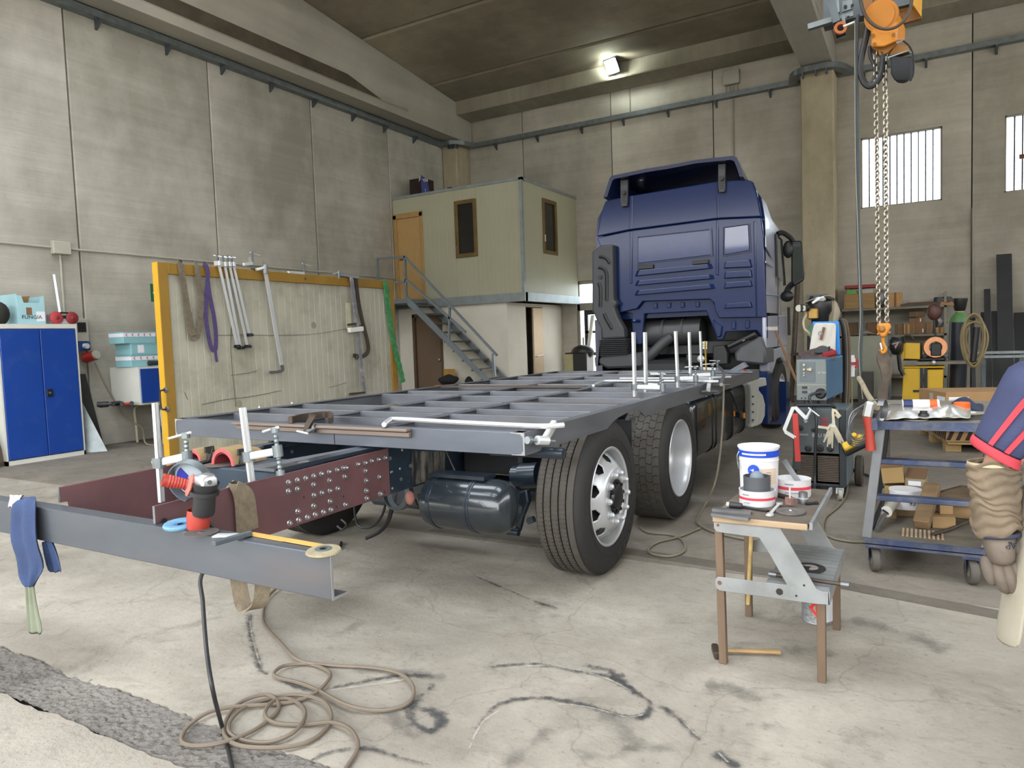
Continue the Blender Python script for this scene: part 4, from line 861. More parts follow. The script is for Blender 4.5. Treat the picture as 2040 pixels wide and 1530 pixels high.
# ---------------------------------------------------------------- the truck: cab, chassis, wheels, tanks
TR = thing('truck','dark blue three-axle truck chassis with high sleeper cab seen from behind','truck',(-2.87,6,0))
M_cab = pm('cab_blue','#172750',.15,var=.05,scale=2,spec=.3); M_cabd = pm('cab_blue_dark','#151f42',.25,var=.06,coat=.4)
M_side = pm('cab_side_sheen','#a6aabb',.3,.25,.05,3,dirt='#7c8298',damt=.3,dscale=2.2,coat=.4); M_chas = pm('chassis_paint','#1c2630',.32,var=.12,scale=5,coat=.3); M_tank = pm('tank_black','#191c1f',.2,var=.1,coat=.5)  # cab side pale: the bright door reflection is put into its colour
M_duct = pm('duct_grey','#3c3d40',.6,var=.06); M_rub = pm('rubber','#21201f',.75,var=.15,scale=14,bump=.15,bscale=40); M_tread = pm('tread_rubber','#46423c',.9,var=.2,scale=10,bump=.3,bscale=60,dirt='#4f4a40',damt=.5,dscale=5)
M_rim = pm('rim_silver','#bfc1c3',.34,.45,.04); M_hub = pm('hub_dark','#16181b',.35); M_mill = pm('mill_steel','#6c6f76',.46,.5,.2,4,dirt='#73706b',damt=.4,dscale=2.6,stretch=(1,1,2)); M_plate = pm('oxide_plate','#5e3f41',.6,.15,.16,5,dirt='#46383c',damt=.55,dscale=3.2)
M_bolt = pm('zinc_bolt','#c4c6c8',.22,.95,.05)
YC = 9.4
def k(a,b_,y=YC): return at(1160+.3007*a,300+.3007*b_,y=y)
def flat(pts,dy,y=YC): return [k(a,b_,YC)+V((0,y-YC,0)) for a,b_ in pts]
# shell
def csec(y,xs_,zs_,xt,zt,zb=1.64):
    c = -2.88; w_ = xs_-c; t = xt-c
    return [(c-w_,y,zb),(c+w_,y,zb),(c+w_,y,zs_),(c+(w_+t)/2+.03,y,zs_*.4+zt*.6),(c+t,y,zt-.03),(c+t-.12,y,zt),(c-t+.12,y,zt),(c-t,y,zt-.03),(c-(w_+t)/2-.03,y,zs_*.4+zt*.6),(c-w_,y,zs_)]
b = B().loft([csec(9.53,-1.72,2.83,-1.86,3.27),csec(10.0,-1.71,2.83,-1.93,3.27),csec(10.55,-1.73,2.82,-2.05,3.18),csec(11.0,-1.78,2.74,-2.2,3.0),csec(11.45,-1.95,2.5,-2.4,2.7)])
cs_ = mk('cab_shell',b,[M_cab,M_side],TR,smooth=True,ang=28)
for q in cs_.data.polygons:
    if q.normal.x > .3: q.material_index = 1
main = [(95,578),(310,532),(900,455),(1186,442),(1200,560),(1208,800),(1220,1105),(905,1110),(880,1062),(872,1010),(845,985),(400,1000),(362,1048),(245,1075),(235,900)]
mk('rear_panel',B().prism(flat(main,0,YC),(0,.05,0)),M_cab,TR,bev=.012,seg=2)
mk('rear_panel_left',B().prism(flat([(95,578),(240,560),(240,1060),(95,1080)],0,YC+.003),(0,.05,0)),M_cab,TR)
low = [(250,1062),(365,1040),(392,992),(850,976),(885,1050),(905,1100),(1219,1095),(1220,1248),(1186,1248),(1150,1192),(945,1202),(925,1252),(885,1257),(850,1152),(812,1062),(402,1082),(386,1282),(320,1290),(318,1082)]
mk('rear_flange',B().prism(flat(low,0,YC+.06),(0,.05,0)),M_cab,TR,bev=.01)
for a in (478,568,658,758): mk('mount_pad',B().prism(flat([(a-12,1025-.03*a),(a+12,1023-.03*a),(a+12,1058-.03*a),(a-12,1060-.03*a)],0,YC+.03),(0,.04,0)),M_cab,TR,bev=.006)
for a,b_ in ((998,1155),(1090,1150)): mk('mount_pad',B().prism(flat([(a-13,b_-24),(a+13,b_-26),(a+13,b_+26),(a-13,b_+28)],0,YC+.03),(0,.04,0)),M_cab,TR,bev=.006)
mk('cab_bracket',B().prism(flat([(860,1110),(890,1140),(925,1160),(915,1230),(890,1240),(870,1180)],0,YC+.02),(0,.05,0)),M_cab,TR,bev=.01)
mk('air_horn_ring',B().lathe([(.05,0),(.06,.02),(.05,.04)],k(347,1140,YC)+V((0,.02,0)),(0,0,1),16),M_cab,TR,smooth=True)
roof = [(95,570),(125,405),(150,338),(168,325),(330,296),(900,202),(1085,190),(1128,204),(1150,258),(1170,345),(1187,438),(900,450),(310,526)]
mk('roof_back',B().prism(flat(roof,0,YC+.005),(0,.06,0)),M_cab,TR,bev=.015,seg=2)
for s in ([(316,300),(334,298),(334,520),(310,524)],[(886,206),(900,204),(908,448),(893,450)]): mk('roof_crease',B().prism(flat(s,0,YC-.008),(0,.03,0)),M_cab,TR,bev=.006)
for s in ([(316,534),(336,530),(332,880),(316,885)],[(888,460),(905,458),(905,830),(884,820)],[(1133,470),(1150,470),(1160,1100),(1150,1100)]): mk('panel_crease',B().prism(flat(s,0,YC-.012),(0,.03,0)),M_cab,TR,bev=.008)
def louver(pts,d=.035): mk('pressed_rib',B().loft([flat(pts,0,YC+.002),[p*.9+c_*.1+V((0,-d,0)) for p,c_ in zip(flat(pts,0,YC),[sum(flat(pts,0,YC),V())/4]*4)]]),M_cab,TR,bev=.008,seg=2)
for p in ([(362,792),(858,748),(872,782),(345,836)],[(362,860),(868,820),(882,850),(345,898)],[(362,925),(872,882),(886,915),(342,962)],[(945,735),(1118,720),(1130,774),(935,783)],[(945,800),(1122,790),(1132,840),(936,850)],[(945,872),(1122,860),(1132,900),(936,916)],[(950,1012),(1120,1000),(1133,1040),(938,1048)]): louver(p)
M_cgl = pm('panel_gloss','#1d2f60',.05,coat=.25); M_mir = pm('window_mirror','#7886a0',.03,.85)
def pane(nm,pts,m,d):
    mk(nm,B().prism(flat(pts,0,YC-d),(0,.02,0)),m,TR,bev=.006)
pane('blank_window',[(370,578),(850,525),(860,692),(368,748)],pm('blank_gloss','#1a2c5a',.12,spec=.35),.014); pane('rear_window',[(945,512),(1102,490),(1110,662),(942,692)],M_cgl,.016)
M_seal = pm('window_seal','#2b3b6e',.3)
for pts in ([(360,570),(858,515),(868,698),(360,756)],[(932,505),(1110,482),(1120,670),(930,702)]):
    f = flat(pts,0,YC-.006); c_ = sum(f,V())/4; g = [p*.95+c_*.05 for p in f]; b = B()
    for i in range(4): j = (i+1) % 4; b.hexa([f[i],f[j],g[j],g[i]],[q+V((0,-.016,0)) for q in (f[i],f[j],g[j],g[i])])
    mk('window_rim',b,M_cab,TR)
for pts in ([(372,762),(474,755),(474,782),(372,788)],[(734,732),(840,722),(840,748),(734,756)]): mk('rubber_buffer',B().prism(flat(pts,0,YC-.04),(0,.05,0)),M_black,TR,bev=.004)
# roof deflector with its two struts
outer = [(165,322),(192,240),(205,198),(218,180),(440,134),(585,112),(770,76),(1008,50),(1040,60),(1062,110),(1085,188)]
o1 = flat(outer,0,YC-.14); inn = [(190,316),(212,245),(224,212),(236,200),(446,156),(590,134),(775,98),(1000,76),(1022,84),(1040,125),(1058,184)]
i1 = flat(inn,0,YC-.14)
cen = sum(o1,V())/len(o1)
def fwd(p,y,s,dz): return V((cen.x+(p.x-cen.x)*s,y,cen.z+(p.z-cen.z)*s+dz))
o2 = [fwd(p,10.5,.93,-.16) for p in o1]; i2 = [fwd(p,10.48,.86,-.16) for p in o1]
n_ = len(o1); b = B()
b.v = o1+i1+i2+o2; b.f = []
for i in range(n_-1):
    for a_ in range(3): b.f.append((a_*n_+i,a_*n_+i+1,(a_+1)*n_+i+1,(a_+1)*n_+i))
    b.f.append((3*n_+i,3*n_+i+1,i+1,i))
for i in (0,n_-1): b.f.append((i,n_+i,2*n_+i,3*n_+i))
mk('roof_deflector',b,M_cabd,TR,smooth=True,ang=30); mk('deflector_front',B().prism(i2,(0,.02,0)),M_cabd,TR)
for a,t,d_ in ((285,200,372),(930,95,278)):
    pts = [(a-25,t),(a+25,t-5),(a+22,d_-25),(a+18,d_),(a-18,d_+3),(a-24,d_-25)]
    s = mk('deflector_strut',B().prism(flat(pts,0,YC-.05),(0,.05,0)),M_duct,TR,bev=.006)
    for j in range(4):
        for q in (-12,12): mk('slot',B().prism(flat([(a+q-5,d_-80+18*j),(a+q+5,d_-81+18*j),(a+q+5,d_-70+18*j),(a+q-5,d_-69+18*j)],0,YC-.053),(0,.004,0)),M_black,s)
    mk('strut_slot',B().prism(flat([(a-3,d_-95),(a+3,d_-95),(a+3,d_-20),(a-3,d_-20)],0,YC-.054),(0,.004,0)),M_black,s); mk('strut_knob',B().cyl(k(a,d_-90,YC)+V((0,-.08,0)),k(a,d_-90,YC)+V((0,-.04,0)),.03),M_black,s)
# cab side: door, window, mirror, lower skirt
def sd(u,v,x=-1.705): return at(u,v,x=x)
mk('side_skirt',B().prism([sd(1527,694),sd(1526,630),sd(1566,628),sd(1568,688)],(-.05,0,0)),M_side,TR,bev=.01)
mk('side_stripe',B().prism([sd(1527,658),sd(1527,651),sd(1549,651),sd(1549,658)],(.004,0,0)),M_white,TR)
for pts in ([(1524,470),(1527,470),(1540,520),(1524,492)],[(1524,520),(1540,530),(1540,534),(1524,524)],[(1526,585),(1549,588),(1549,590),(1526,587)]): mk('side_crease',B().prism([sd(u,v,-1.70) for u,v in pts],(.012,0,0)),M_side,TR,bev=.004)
mk('door_gap',B().bar(sd(1550,480,-1.704),sd(1550,690,-1.704),.008,.02),M_black,TR)
d = mk('side_window',B().prism([sd(1548,550,-1.703),sd(1546,470,-1.703),sd(1556,480,-1.703),sd(1562,566,-1.703)],(.006,0,0)),pm('side_glass','#6e7782',.05,.3),TR)
mk('window_frame',B().tube([sd(1548,550,-1.70),sd(1546,468,-1.70),sd(1556,478,-1.70),sd(1563,568,-1.70)],.02,6),M_black,TR,smooth=True)
mr = thing('wing_mirror',None,None,(0,0,0)); mr.parent = TR; mr.location = (0,0,0); mr.location = -wloc(TR)+V((-1.5,10.45,2.3))
XM = 10.4
mq = [at(u,v,y=XM) for u,v in ((1577,480),(1597,479),(1603,545),(1602,558),(1582,570),(1577,560))]
mk('mirror_housing',B().loft([mq,[p+V((-.02,.10,0)) for p in mq],[sum(mq,V())/6+(p-sum(mq,V())/6)*.7+V((-.03,.18,0)) for p in mq]]),M_black,mr,bev=.015,smooth=True)
c_ = sum(mq,V())/6; mk('mirror_glass',B().prism([c_+(p-c_)*.84+V((0,-.004,0)) for p in mq],(0,.003,0)),pm('mirror_glass','#1d2322',.03,.6),mr)
mk('mirror_arm',B().tube(spline([at(1549,466,y=10.3),at(1560,464,y=10.35),at(1575,474,y=10.42),at(1582,484,y=10.46)],4),.035,8),M_black,mr,smooth=True)
mk('mirror_arm',B().tube(spline([at(1566,585,y=10.5),at(1572,572,y=10.5),at(1584,562,y=10.46)],4),.04,8),M_black,mr,smooth=True)
mk('kerb_mirror',B().ell(at(1570,497,y=10.4),.07,.05,.12),M_black,mr,smooth=True); mk('mirror_foot',B().ell(at(1568,590,y=10.5),.09,.07,.08),M_black,mr,smooth=True)
mk('grab_rail',B().tube([at(1571,612,x=-1.66),at(1572,668,x=-1.66)],.02,6),M_black,TR,smooth=True)
# air intake duct up the left rear corner
dl = [(88,672),(145,634),(226,626),(232,990),(258,1010),(236,1042),(262,1112),(300,1180),(306,1242),(152,1250),(150,1190),(116,1122),(90,1060)]
DU = thing('air_intake',None,None,(0,0,0)); DU.parent = TR; DU.location = -wloc(TR)+V((-3.9,9.3,1.5))
mk('duct_body',B().prism(flat(dl,0,YC-.14),(0,.16,0)),M_duct,DU,bev=.03,seg=2); mk('duct_head',B().prism(flat([(82,680),(145,640),(150,1050),(82,1075)],0,YC-.1),(0,.2,0)),M_duct,DU,bev=.02)
for g in ([(140,708),(165,710),(188,722),(207,750)],[(135,778),(165,785),(185,815),(188,870),(188,995)],[(135,880),(145,905),(148,950),(146,1035)],[(172,1080),(185,1115),(205,1150),(222,1180)]):
    mk('duct_groove',B().tube(spline([k(a,b_,YC)+V((0,-.14,0)) for a,b_ in g],4),.026,6),M_black,DU,smooth=True)
mk('groove_hole',B().cyl(k(146,842,YC)+V((0,-.16,0)),k(146,842,YC)+V((0,-.13,0)),.028),M_black,DU)
b0,b1 = k(152,1250),k(312,1360); N = 9; rings = []
for i in range(2*N+1):
    t = i/(2*N); e = .03 if i % 2 else 0; zz = b0.z+(b1.z-b0.z)*t
    xl = b0.x-e; xr_ = k(312,1250).x+.02*t+e
    rings.append([(xl,YC-.16-e,zz),(xr_,YC-.16-e,zz),(xr_,YC+.14+e,zz),(xl,YC+.14+e,zz)])
mk('bellows',B().loft(rings),M_duct,DU)
mk('lower_duct',B().loft([[p+V((0,y-YC,0)) for p in flat([(150,1362),(318,1350),(420,1330),(440,1430),(200,1440),(140,1410)],0)] for y in (9.2,9.75)]),M_duct,DU,bev=.03,smooth=True)
mk('silencer',B().cyl(k(440,1215,9.75),k(800,1195,9.75),.185,n=24),pm('silencer_grey','#424345',.5,.3),TR,smooth=True)
for a in (552,680): mk('silencer_band',B().cyl(k(a-8,1208-(a-440)*.05,9.75),k(a+8,1207-(a-440)*.05,9.75),.192,n=24),M_duct,TR)
mk('intake_pipe',B().tube(spline([k(590,1235,9.55),k(530,1280,9.5),k(470,1340,9.45),k(420,1390,9.45)],5),.07,12),M_duct,TR,smooth=True)
mk('gearbox',B().loft([[(-3.15,y,.7),(-2.5,y,.7),(-2.45,y,.95),(-2.6,y,1.08),(-3.05,y,1.08),(-3.2,y,.95)] for y in (8.7,10.1)]),M_black,TR,bev=.04)
mk('engine_block',B().box(-3.98,-1.8,10.15,10.9,.75,1.72),M_black,TR,bev=.03); mk('cab_cross_beam',B().box(-3.9,-1.85,9.75,9.95,1.12,1.3),M_black,TR,bev=.01)
mk('mudguard',B().loft([[p+V((0,y-YC,0)) for p in flat([(1020,1340),(1060,1290),(1190,1225),(1225,1330),(1225,1420),(1020,1400)],0)] for y in (9.3,9.9)]),pm('mudguard_grey','#4b4d50',.55),TR,bev=.03,smooth=True)
mk('cab_lift_ram',B().cyl(k(970,1300,9.3),k(1150,1215,9.3),.035),M_black,TR,smooth=True); mk('ram_label',B().bar(k(1065,1262,9.26),k(1078,1255,9.26),.05,.004),M_white,TR)
mk('valve_box',B().prism(flat([(890,1290),(960,1285),(985,1340),(985,1410),(890,1415)],0,9.2),(0,.2,0)),M_black,TR,bev=.01)
wl_ = mk('work_lamp',B().prism(flat([(823,1262),(866,1262),(866,1310),(823,1310)],0,9.1),(0,.06,0)),M_black,TR,bev=.006); M_led = pm('lamp_white','#d9dcc8',.2)
for i in range(3):
    for j in range(3): mk('led',B().cbox(k(831+14*i,1270+16*j,9.1)+V((-.1*0,-.31+.0*9.1,0)) if False else (flat([(831+14*i,1271+15*j)],0,9.1)[0]+V((0,-.004,0))),.034,.01,.036),M_led,wl_)
mk('reverse_lamp',B().ell(flat([(840,1372)],0,9.0)[0],.05,.04,.05),pm('lamp_lens','#dfe6ea',.08,.4),TR,smooth=True); mk('lamp_bracket',B().prism(flat([(740,1345),(830,1350),(830,1395),(740,1400)],0,9.05),(0,.1,0)),M_black,TR)
mk('left_step_post',B().prism(flat([(85,1300),(130,1180),(150,1240),(125,1430),(75,1440)],0,9.5),(0,.2,0)),M_cab,TR,bev=.02)
mk('left_skirt',B().box(-4.08,-3.98,9.5,10.6,.5,1.65),M_cabd,TR)
# front corner: wheel arch, blue splash guard, grey side cover
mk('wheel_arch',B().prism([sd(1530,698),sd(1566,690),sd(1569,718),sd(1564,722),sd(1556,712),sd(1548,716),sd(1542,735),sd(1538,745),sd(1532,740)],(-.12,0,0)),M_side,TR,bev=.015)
mk('step_box',B().prism([sd(1566,760,-1.66),sd(1572,760,-1.66),sd(1574,842,-1.66),sd(1566,846,-1.66)],(-.3,0,0)),M_cab,TR)
mk('splash_guard',B().prism([sd(1528,742,-1.66),sd(1538,742,-1.66),sd(1538,838,-1.66),sd(1530,846,-1.66)],(-.5,0,0)),M_cab,TR,bev=.01)
M_cov = pm('cover_grey','#a3a49c',.55,var=.06)
pc = [sd(u,v,-1.64) for u,v in ((1498,764),(1500,757),(1526,752),(1528,768),(1512,772),(1508,848),(1499,852))]
SCV = mk('side_cover',B().prism(pc,(-.45,0,0)),M_cov,TR,bev=.01)
mk('cover_dome',B().prism([sd(u,v,-1.68) for u,v in ((1510,772),(1520,785),(1525,805),(1524,830),(1518,845),(1509,850))],(-.35,0,0)),M_cov,TR,bev=.02)
for v in (790,805,821,837): mk('cover_screw',B().cyl(sd(1500,v,-1.64),sd(1500,v,-1.63),.012,n=8),M_steel_dk,SCV)
# fuel tank on the right side
FT = thing('fuel_tank',None,None,(0,0,0)); FT.parent = TR; FT.location = -wloc(TR)+V((-1.95,7.2,.3))
def tsec(y,s=0):
    x0,x1,z0_,z1_,r_ = -2.28+s,-1.665-s,.31+s,.86-s,.10; o = []
    for cx_,cz_,t0 in ((x1-r_,z1_-r_,0),(x0+r_,z1_-r_,90),(x0+r_,z0_+r_,180),(x1-r_,z0_+r_,270)):
        for i in range(6): t = math.radians(t0+18*i); o.append((cx_+r_*math.cos(t),y,cz_+r_*math.sin(t)))
    return o
mk('tank_body',B().loft([tsec(5.98,.03),tsec(6.0,.008),tsec(6.04),tsec(8.18),tsec(8.22,.03)]),M_tank,FT,smooth=True,ang=50)
for y in (6.55,6.68,7.35,7.9): mk('tank_strap',B().loft([tsec(y-.022,-.008),tsec(y+.022,-.008)],caps=True),M_tank,FT)
mk('tank_cap',B().cyl((-1.9,7.0,.85),(-1.9,7.0,.91),.06,n=16),M_black,FT)
c_ = at(1476,826,x=-1.655); mk('side_marker',B().cbox(c_,.02,.1,.06),M_black,FT,bev=.004)
M_amb = pm('amber_lens','#c87a1e',.25); mk('reflector',B().cbox(at(1482,828,x=-1.648),.02,.045,.055),M_amb,FT,bev=.003); mk('reflector',B().cbox(at(1463,824,x=-1.648),.012,.02,.05),M_amb,FT)
mk('marker_cable',B().tube(spline([at(1455,780,x=-1.65),at(1462,795,x=-1.65),at(1468,812,x=-1.65),at(1472,822,x=-1.65)],4),.006,5),M_black,FT)
# ---- chassis
XR,XL = -2.5,-3.26
for x0,s in ((XR,-1),(XL,1)):
    b = B(); w_ = .075
    b.prism([(x0,2.35,.845),(x0+s*w_,2.35,.845),(x0+s*w_,2.35,.835),(x0+s*.01,2.35,.835),(x0+s*.01,2.35,.605),(x0+s*w_,2.35,.605),(x0+s*w_,2.35,.595),(x0,2.35,.595)],(0,8.9,0)); fr_ = mk('frame_rail',b,M_chas,TR)
    hb = B()
    for i in range(46):
        y = 2.55+.085*i; z = (.66,.72,.79)[i % 3] if i % 4 else .63
        xx = x0+s*.0105 if x0 == XL else x0+.0005
        hb.cyl((xx-.002,y,z),(xx+.002,y,z),.011,n=8)
    mk('frame_hole',hb,M_galv,fr_,kind='stuff')
mk('sub_frame',B().box(XR-.085,XR-.005,2.2,8.3,.850,.868),M_chas,TR); mk('sub_frame',B().box(XL,XL+.07,2.2,8.3,.850,.868),M_chas,TR)
zc1 = at(470,935,y=2.2).z
M_chg = pm('chassis_worn','#33404c',.42,var=.25,scale=6,coat=.15)
b = B().prism([(XL+.012,2.2,zc1),(XL+.012,2.2,.60),(XL+.012,2.215,.60),(XL+.012,2.215,zc1-.01),(XL+.012,2.5,zc1-.01),(XL+.012,2.5,zc1)],(XR-XL-.024,0,0)); mk('end_crossmember',b,M_chg,TR,bev=.006)
mk('end_gusset',B().prism([(XR-.20,2.19,zc1+.006),(XR-.012,2.19,zc1+.006),(XR-.012,3.0,zc1+.006),(XR-.09,3.0,zc1+.006)],(0,0,.012)),M_mill,TR); mk('end_gusset',B().prism([(XL+.20,2.19,zc1+.006),(XL+.012,2.19,zc1+.006),(XL+.012,2.7,zc1+.006),(XL+.09,2.7,zc1+.006)],(0,0,.012)),M_mill,TR)
for y in (3.4,4.55,5.9,7.2): mk('frame_crossmember',B().cyl((XL+.01,y,.72),(XR-.01,y,.72),.06,n=12),M_chas,TR,smooth=True)
# bolted tail plates of bare oxide-brown steel
def tplate(x,s):
    t = .012
    yn = 1.60 if s > 0 else 1.665
    poly = [(x,yn,.835),(x,2.95,.850),(x,2.95,.597),(x,1.72,.585),(x,1.70,.766),(x,yn,.767)]
    o_ = mk('tail_plate',B().prism(poly,(t*s,0,0)),M_plate,TR,bev=.002); mk('cut_edge',B().box(*sorted((x,x+t*s)),yn-.002,yn-.0002,.768,.834),M_galv,o_); return o_
pr1 = tplate(XR,1); pl1 = tplate(XL-.005,-1)
px_ = [(122,368),(187,352),(248,338),(305,322),(362,306),(418,292),(476,277),(520,263),(540,262),(628,236),(682,226),(728,212),(778,202),(825,190),(122,432),(187,416),(305,384),(420,354),(530,325),(682,283),(782,328),(308,460),(366,443),(424,428),(480,413),(686,354),(686,427),(788,450),(690,482),(305,538),(424,505),(190,577),(536,528),(130,662),(196,640),(260,620),(316,600),(376,582),(430,565)]
xb_ = XR+.012; bolt = None
for a,b_ in px_:
    p = at(540+.2745*a,860+.2745*b_,x=xb_)
    if bolt is None:
        b = B(); b.cyl((xb_,p.y,p.z),(xb_+.003,p.y,p.z),.0142,n=14); b.cyl((xb_+.003,p.y,p.z),(xb_+.014,p.y,p.z),.0112,.0102,6); b.cyl((xb_+.014,p.y,p.z),(xb_+.020,p.y,p.z),.0062,.005,8)
        bolt = mk('bolt',b,M_bolt,pr1); bp = p
    else:
        c_ = bolt.copy(); COL.objects.link(c_); c_.parent = pr1; c_.location = (0,p.y-bp.y,p.z-bp.z)
for a,b_ in ((238,476),(525,470),(475,545),(822,438)):
    p = at(540+.2745*a,860+.2745*b_,x=xb_); mk('bolt_hole',B().cyl((xb_,p.y,p.z),(xb_+.001,p.y,p.z),.006,n=10),M_gap,pr1)
p = at(327,1038,x=xb_+.005); mk('notch_hole',B().cyl(p,p+V((.002,0,0)),.012,n=12),M_black,pr1)
# rusty stained stretch of the frame with bracket
q = [at(u,v,x=XR+.003) for u,v in ((820,898),(885,900),(884,948),(820,968))]; M_scrap = pm('scraped_frame','#26282b',.55,.1,.5,7,dirt='#8b8477',damt=.75,dscale=7,stretch=(1,3,.7))
mk('scraped_flitch',B().prism(q,(.006,0,0)),M_scrap,TR)
for u,v in ((801,897),(797,934),(781,940),(782,973),(779,941),(828,942),(880,941),(850,905)): p = at(u,v,x=XR+.002); mk('rivet',B().ell(p,.006,.008,.008,8,6),M_galv,TR,smooth=True)
# ---- wheels
def wheel(c,drive,side):
    r = thing('wheel',None,None,(0,0,0)); r.parent = TR; r.location = -wloc(TR)+V(c); cx,cy,cz = c; R_ = c[2]; W_ = .33 if drive else .275; k_ = R_/.485; q_ = .283/.305
    prof = [(.30*q_,-.02),(.312*q_,-.002),(.34*k_,.010),(.40*k_,.014),(.443*k_,.006),(.468*k_,-.014),(.476*k_,-.03)]
    pit,rib = .046,.037
    if not drive:
        for i in range(5):
            xa = -.032-i*pit; prof += [(R_,xa),(R_+.002,xa-rib),(R_-.010,xa-rib-.002),(R_-.010,xa-pit+.002)]
        prof += [(R_,-W_+.02)]
    else: prof += [(R_-.010,-.030),(R_-.010,-W_+.030)]
    prof += [(.468*k_,-W_+.012),(.443*k_,-W_-.006),(.40*k_,-W_-.014),(.34*k_,-W_-.010),(.312*q_,-W_),(.30*q_,-W_+.02)]
    mk('tyre',B().lathe(prof,c,(1,0,0),72),M_rub,r,smooth=True,ang=30)
    mk('side_ring',B().lathe([(.355*k_,.0118),(.358*k_,.0148),(.362*k_,.0128)],c,(1,0,0),72),M_rub,r,smooth=True)
    if not drive:
        b = B().lathe([(R_+.0006,-.032),(R_+.0026,-.032-rib)],c,(1,0,0),72)
        for i in range(1,5): b.lathe([(R_+.0006,-.032-i*pit),(R_+.0026,-.032-rib-i*pit)],c,(1,0,0),72)
        mk('tread_rib',b,M_tread,r,smooth=True,kind='stuff')
        b = B(); N = 110                                       # fine cuts along the rib edges
        for i in range(N):
            for row in range(1,5):
                t = 2*math.pi*(i+.37*row)/N; x0_ = cx-.032-row*pit
                for xx in (x0_-.001,x0_-rib+.012):
                    b.add([(xx_,cy+rr*math.cos(t+d_),cz+rr*math.sin(t+d_)) for rr in (R_,R_+.0033) for xx_,d_ in ((xx,-.0025),(xx-.011,.0015),(xx-.011,.0055),(xx,.0015))],[(3,2,1,0),(4,5,6,7),(0,1,5,4),(1,2,6,5),(2,3,7,6),(3,0,4,7)])
        mk('tread_cut',b,M_black,r,kind='stuff')
    else:
        b = B(); N = 44
        for row in range(6):
            x0_ = -.026-row*.0475; ph = (0,.5,.15,.65,.3,.8)[row]
            for i in range(N):
                t0 = 2*math.pi*(i+ph)/N; dt = 2*math.pi/N*.92; sk = .030*(1 if row % 2 else -1); vs = []
                for rr in (R_-.02,R_+.003):
                    for (xx,tt) in ((x0_,t0+sk*.5),(x0_-.021,t0+sk),(x0_-.045,t0),(x0_-.045,t0+dt),(x0_-.021,t0+dt+sk),(x0_,t0+dt+sk*.5)): vs.append((cx+xx,cy+rr*math.cos(tt),cz+rr*math.sin(tt)))
                b.add(vs,[(5,4,3,2,1,0),(6,7,8,9,10,11)]+[(j,(j+1) % 6,6+(j+1) % 6,6+j) for j in range(6)])
        mk('tread_block',b,M_tread,r,kind='stuff')
    S = lambda L_: [(a*q_,h) for a,h in L_]
    if not drive:
        mk('rim',B().lathe(S([(.318,.0),(.312,.004),(.300,-.004),(.296,-.02),(.288,-.045),(.280,-.10),(.285,-.2),(.3,-.26)]),c,(1,0,0),64),M_rim,r,smooth=True)
        b = B(); rows = S([(.285,-.070),(.272,-.050),(.256,-.030),(.240,-.014),(.224,.0),(.208,.013),(.196,.024),(.186,.031),(.172,.034),(.115,.034)]); NA = 160
        rows = [(rows[j][0]*(1-t)+rows[j+1][0]*t,rows[j][1]*(1-t)+rows[j+1][1]*t) for j in range(len(rows)-1) for t in ((0,.33,.67) if j < 7 else (0,))]+[rows[-1]]
        for rr,hh in rows:
            for i in range(NA): t = 2*math.pi*i/NA; b.v.append(V((cx+hh,cy+rr*math.cos(t),cz+rr*math.sin(t))))
        for j in range(len(rows)-1):
            rm = (rows[j][0]+rows[j+1][0])/2
            for i in range(NA):
                t = 2*math.pi*(i+.5)/NA; ph = (t*10/(2*math.pi)) % 1; da = (ph-.5)*2*math.pi/10*rm
                if (da/.034)**2+((rm-.230)/.030)**2 < 1: continue
                b.f.append((j*NA+i,j*NA+(i+1) % NA,(j+1)*NA+(i+1) % NA,(j+1)*NA+i))
        mk('wheel_disc',b,M_rim,r,smooth=True,solid=.008)
        mk('brake_drum',B().cyl((cx-.24,cy,cz),(cx-.11,cy,cz),.235,n=32),M_hub,r,smooth=True)
        mk('hub',B().lathe([(0,.06),(.05,.06),(.072,.052),(.08,.038),(.104,.036),(.106,.0)],c,(1,0,0),32),M_hub,r,smooth=True)
        for i in range(10):
            t = 2*math.pi*(i+.25)/10; p = V((cx+.052,cy+.088*math.cos(t),cz+.088*math.sin(t))); mk('hub_bolt',B().cyl(p-V((.02,0,0)),p,.011,n=6),M_hub,r)
        nut = None
        for i in range(10):
            t = 2*math.pi*i/10; p = V((cx+.036,cy+.1425*math.cos(t),cz+.1425*math.sin(t)))
            if nut is None:
                b = B().cyl(p,p+V((.008,0,0)),.024,n=16).cyl(p+V((.008,0,0)),p+V((.026,0,0)),.0195,.0185,6).cyl(p+V((.026,0,0)),p+V((.034,0,0)),.0120,.0095,10); nut = mk('wheel_nut',b,M_rim,r,bev=.0015); np0 = p
            else:
                o_ = nut.copy(); COL.objects.link(o_); o_.parent = r; o_.location = p-np0
    else:
        mk('rim',B().lathe(S([(.318,.0),(.312,.005),(.302,-.002),(.294,-.02),(.288,-.05),(.280,-.13),(.272,-.17),(.255,-.19),(.2,-.2),(.12,-.2),(.115,-.15),(0,-.145)]),c,(1,0,0),64),M_rim,r,smooth=True,ang=60)
    return r
WS = wheel((-1.600,3.89,.462),False,1); WD = wheel((-1.597,5.30,.462),True,1); WF = wheel((-1.76,10.88,.485),False,1)
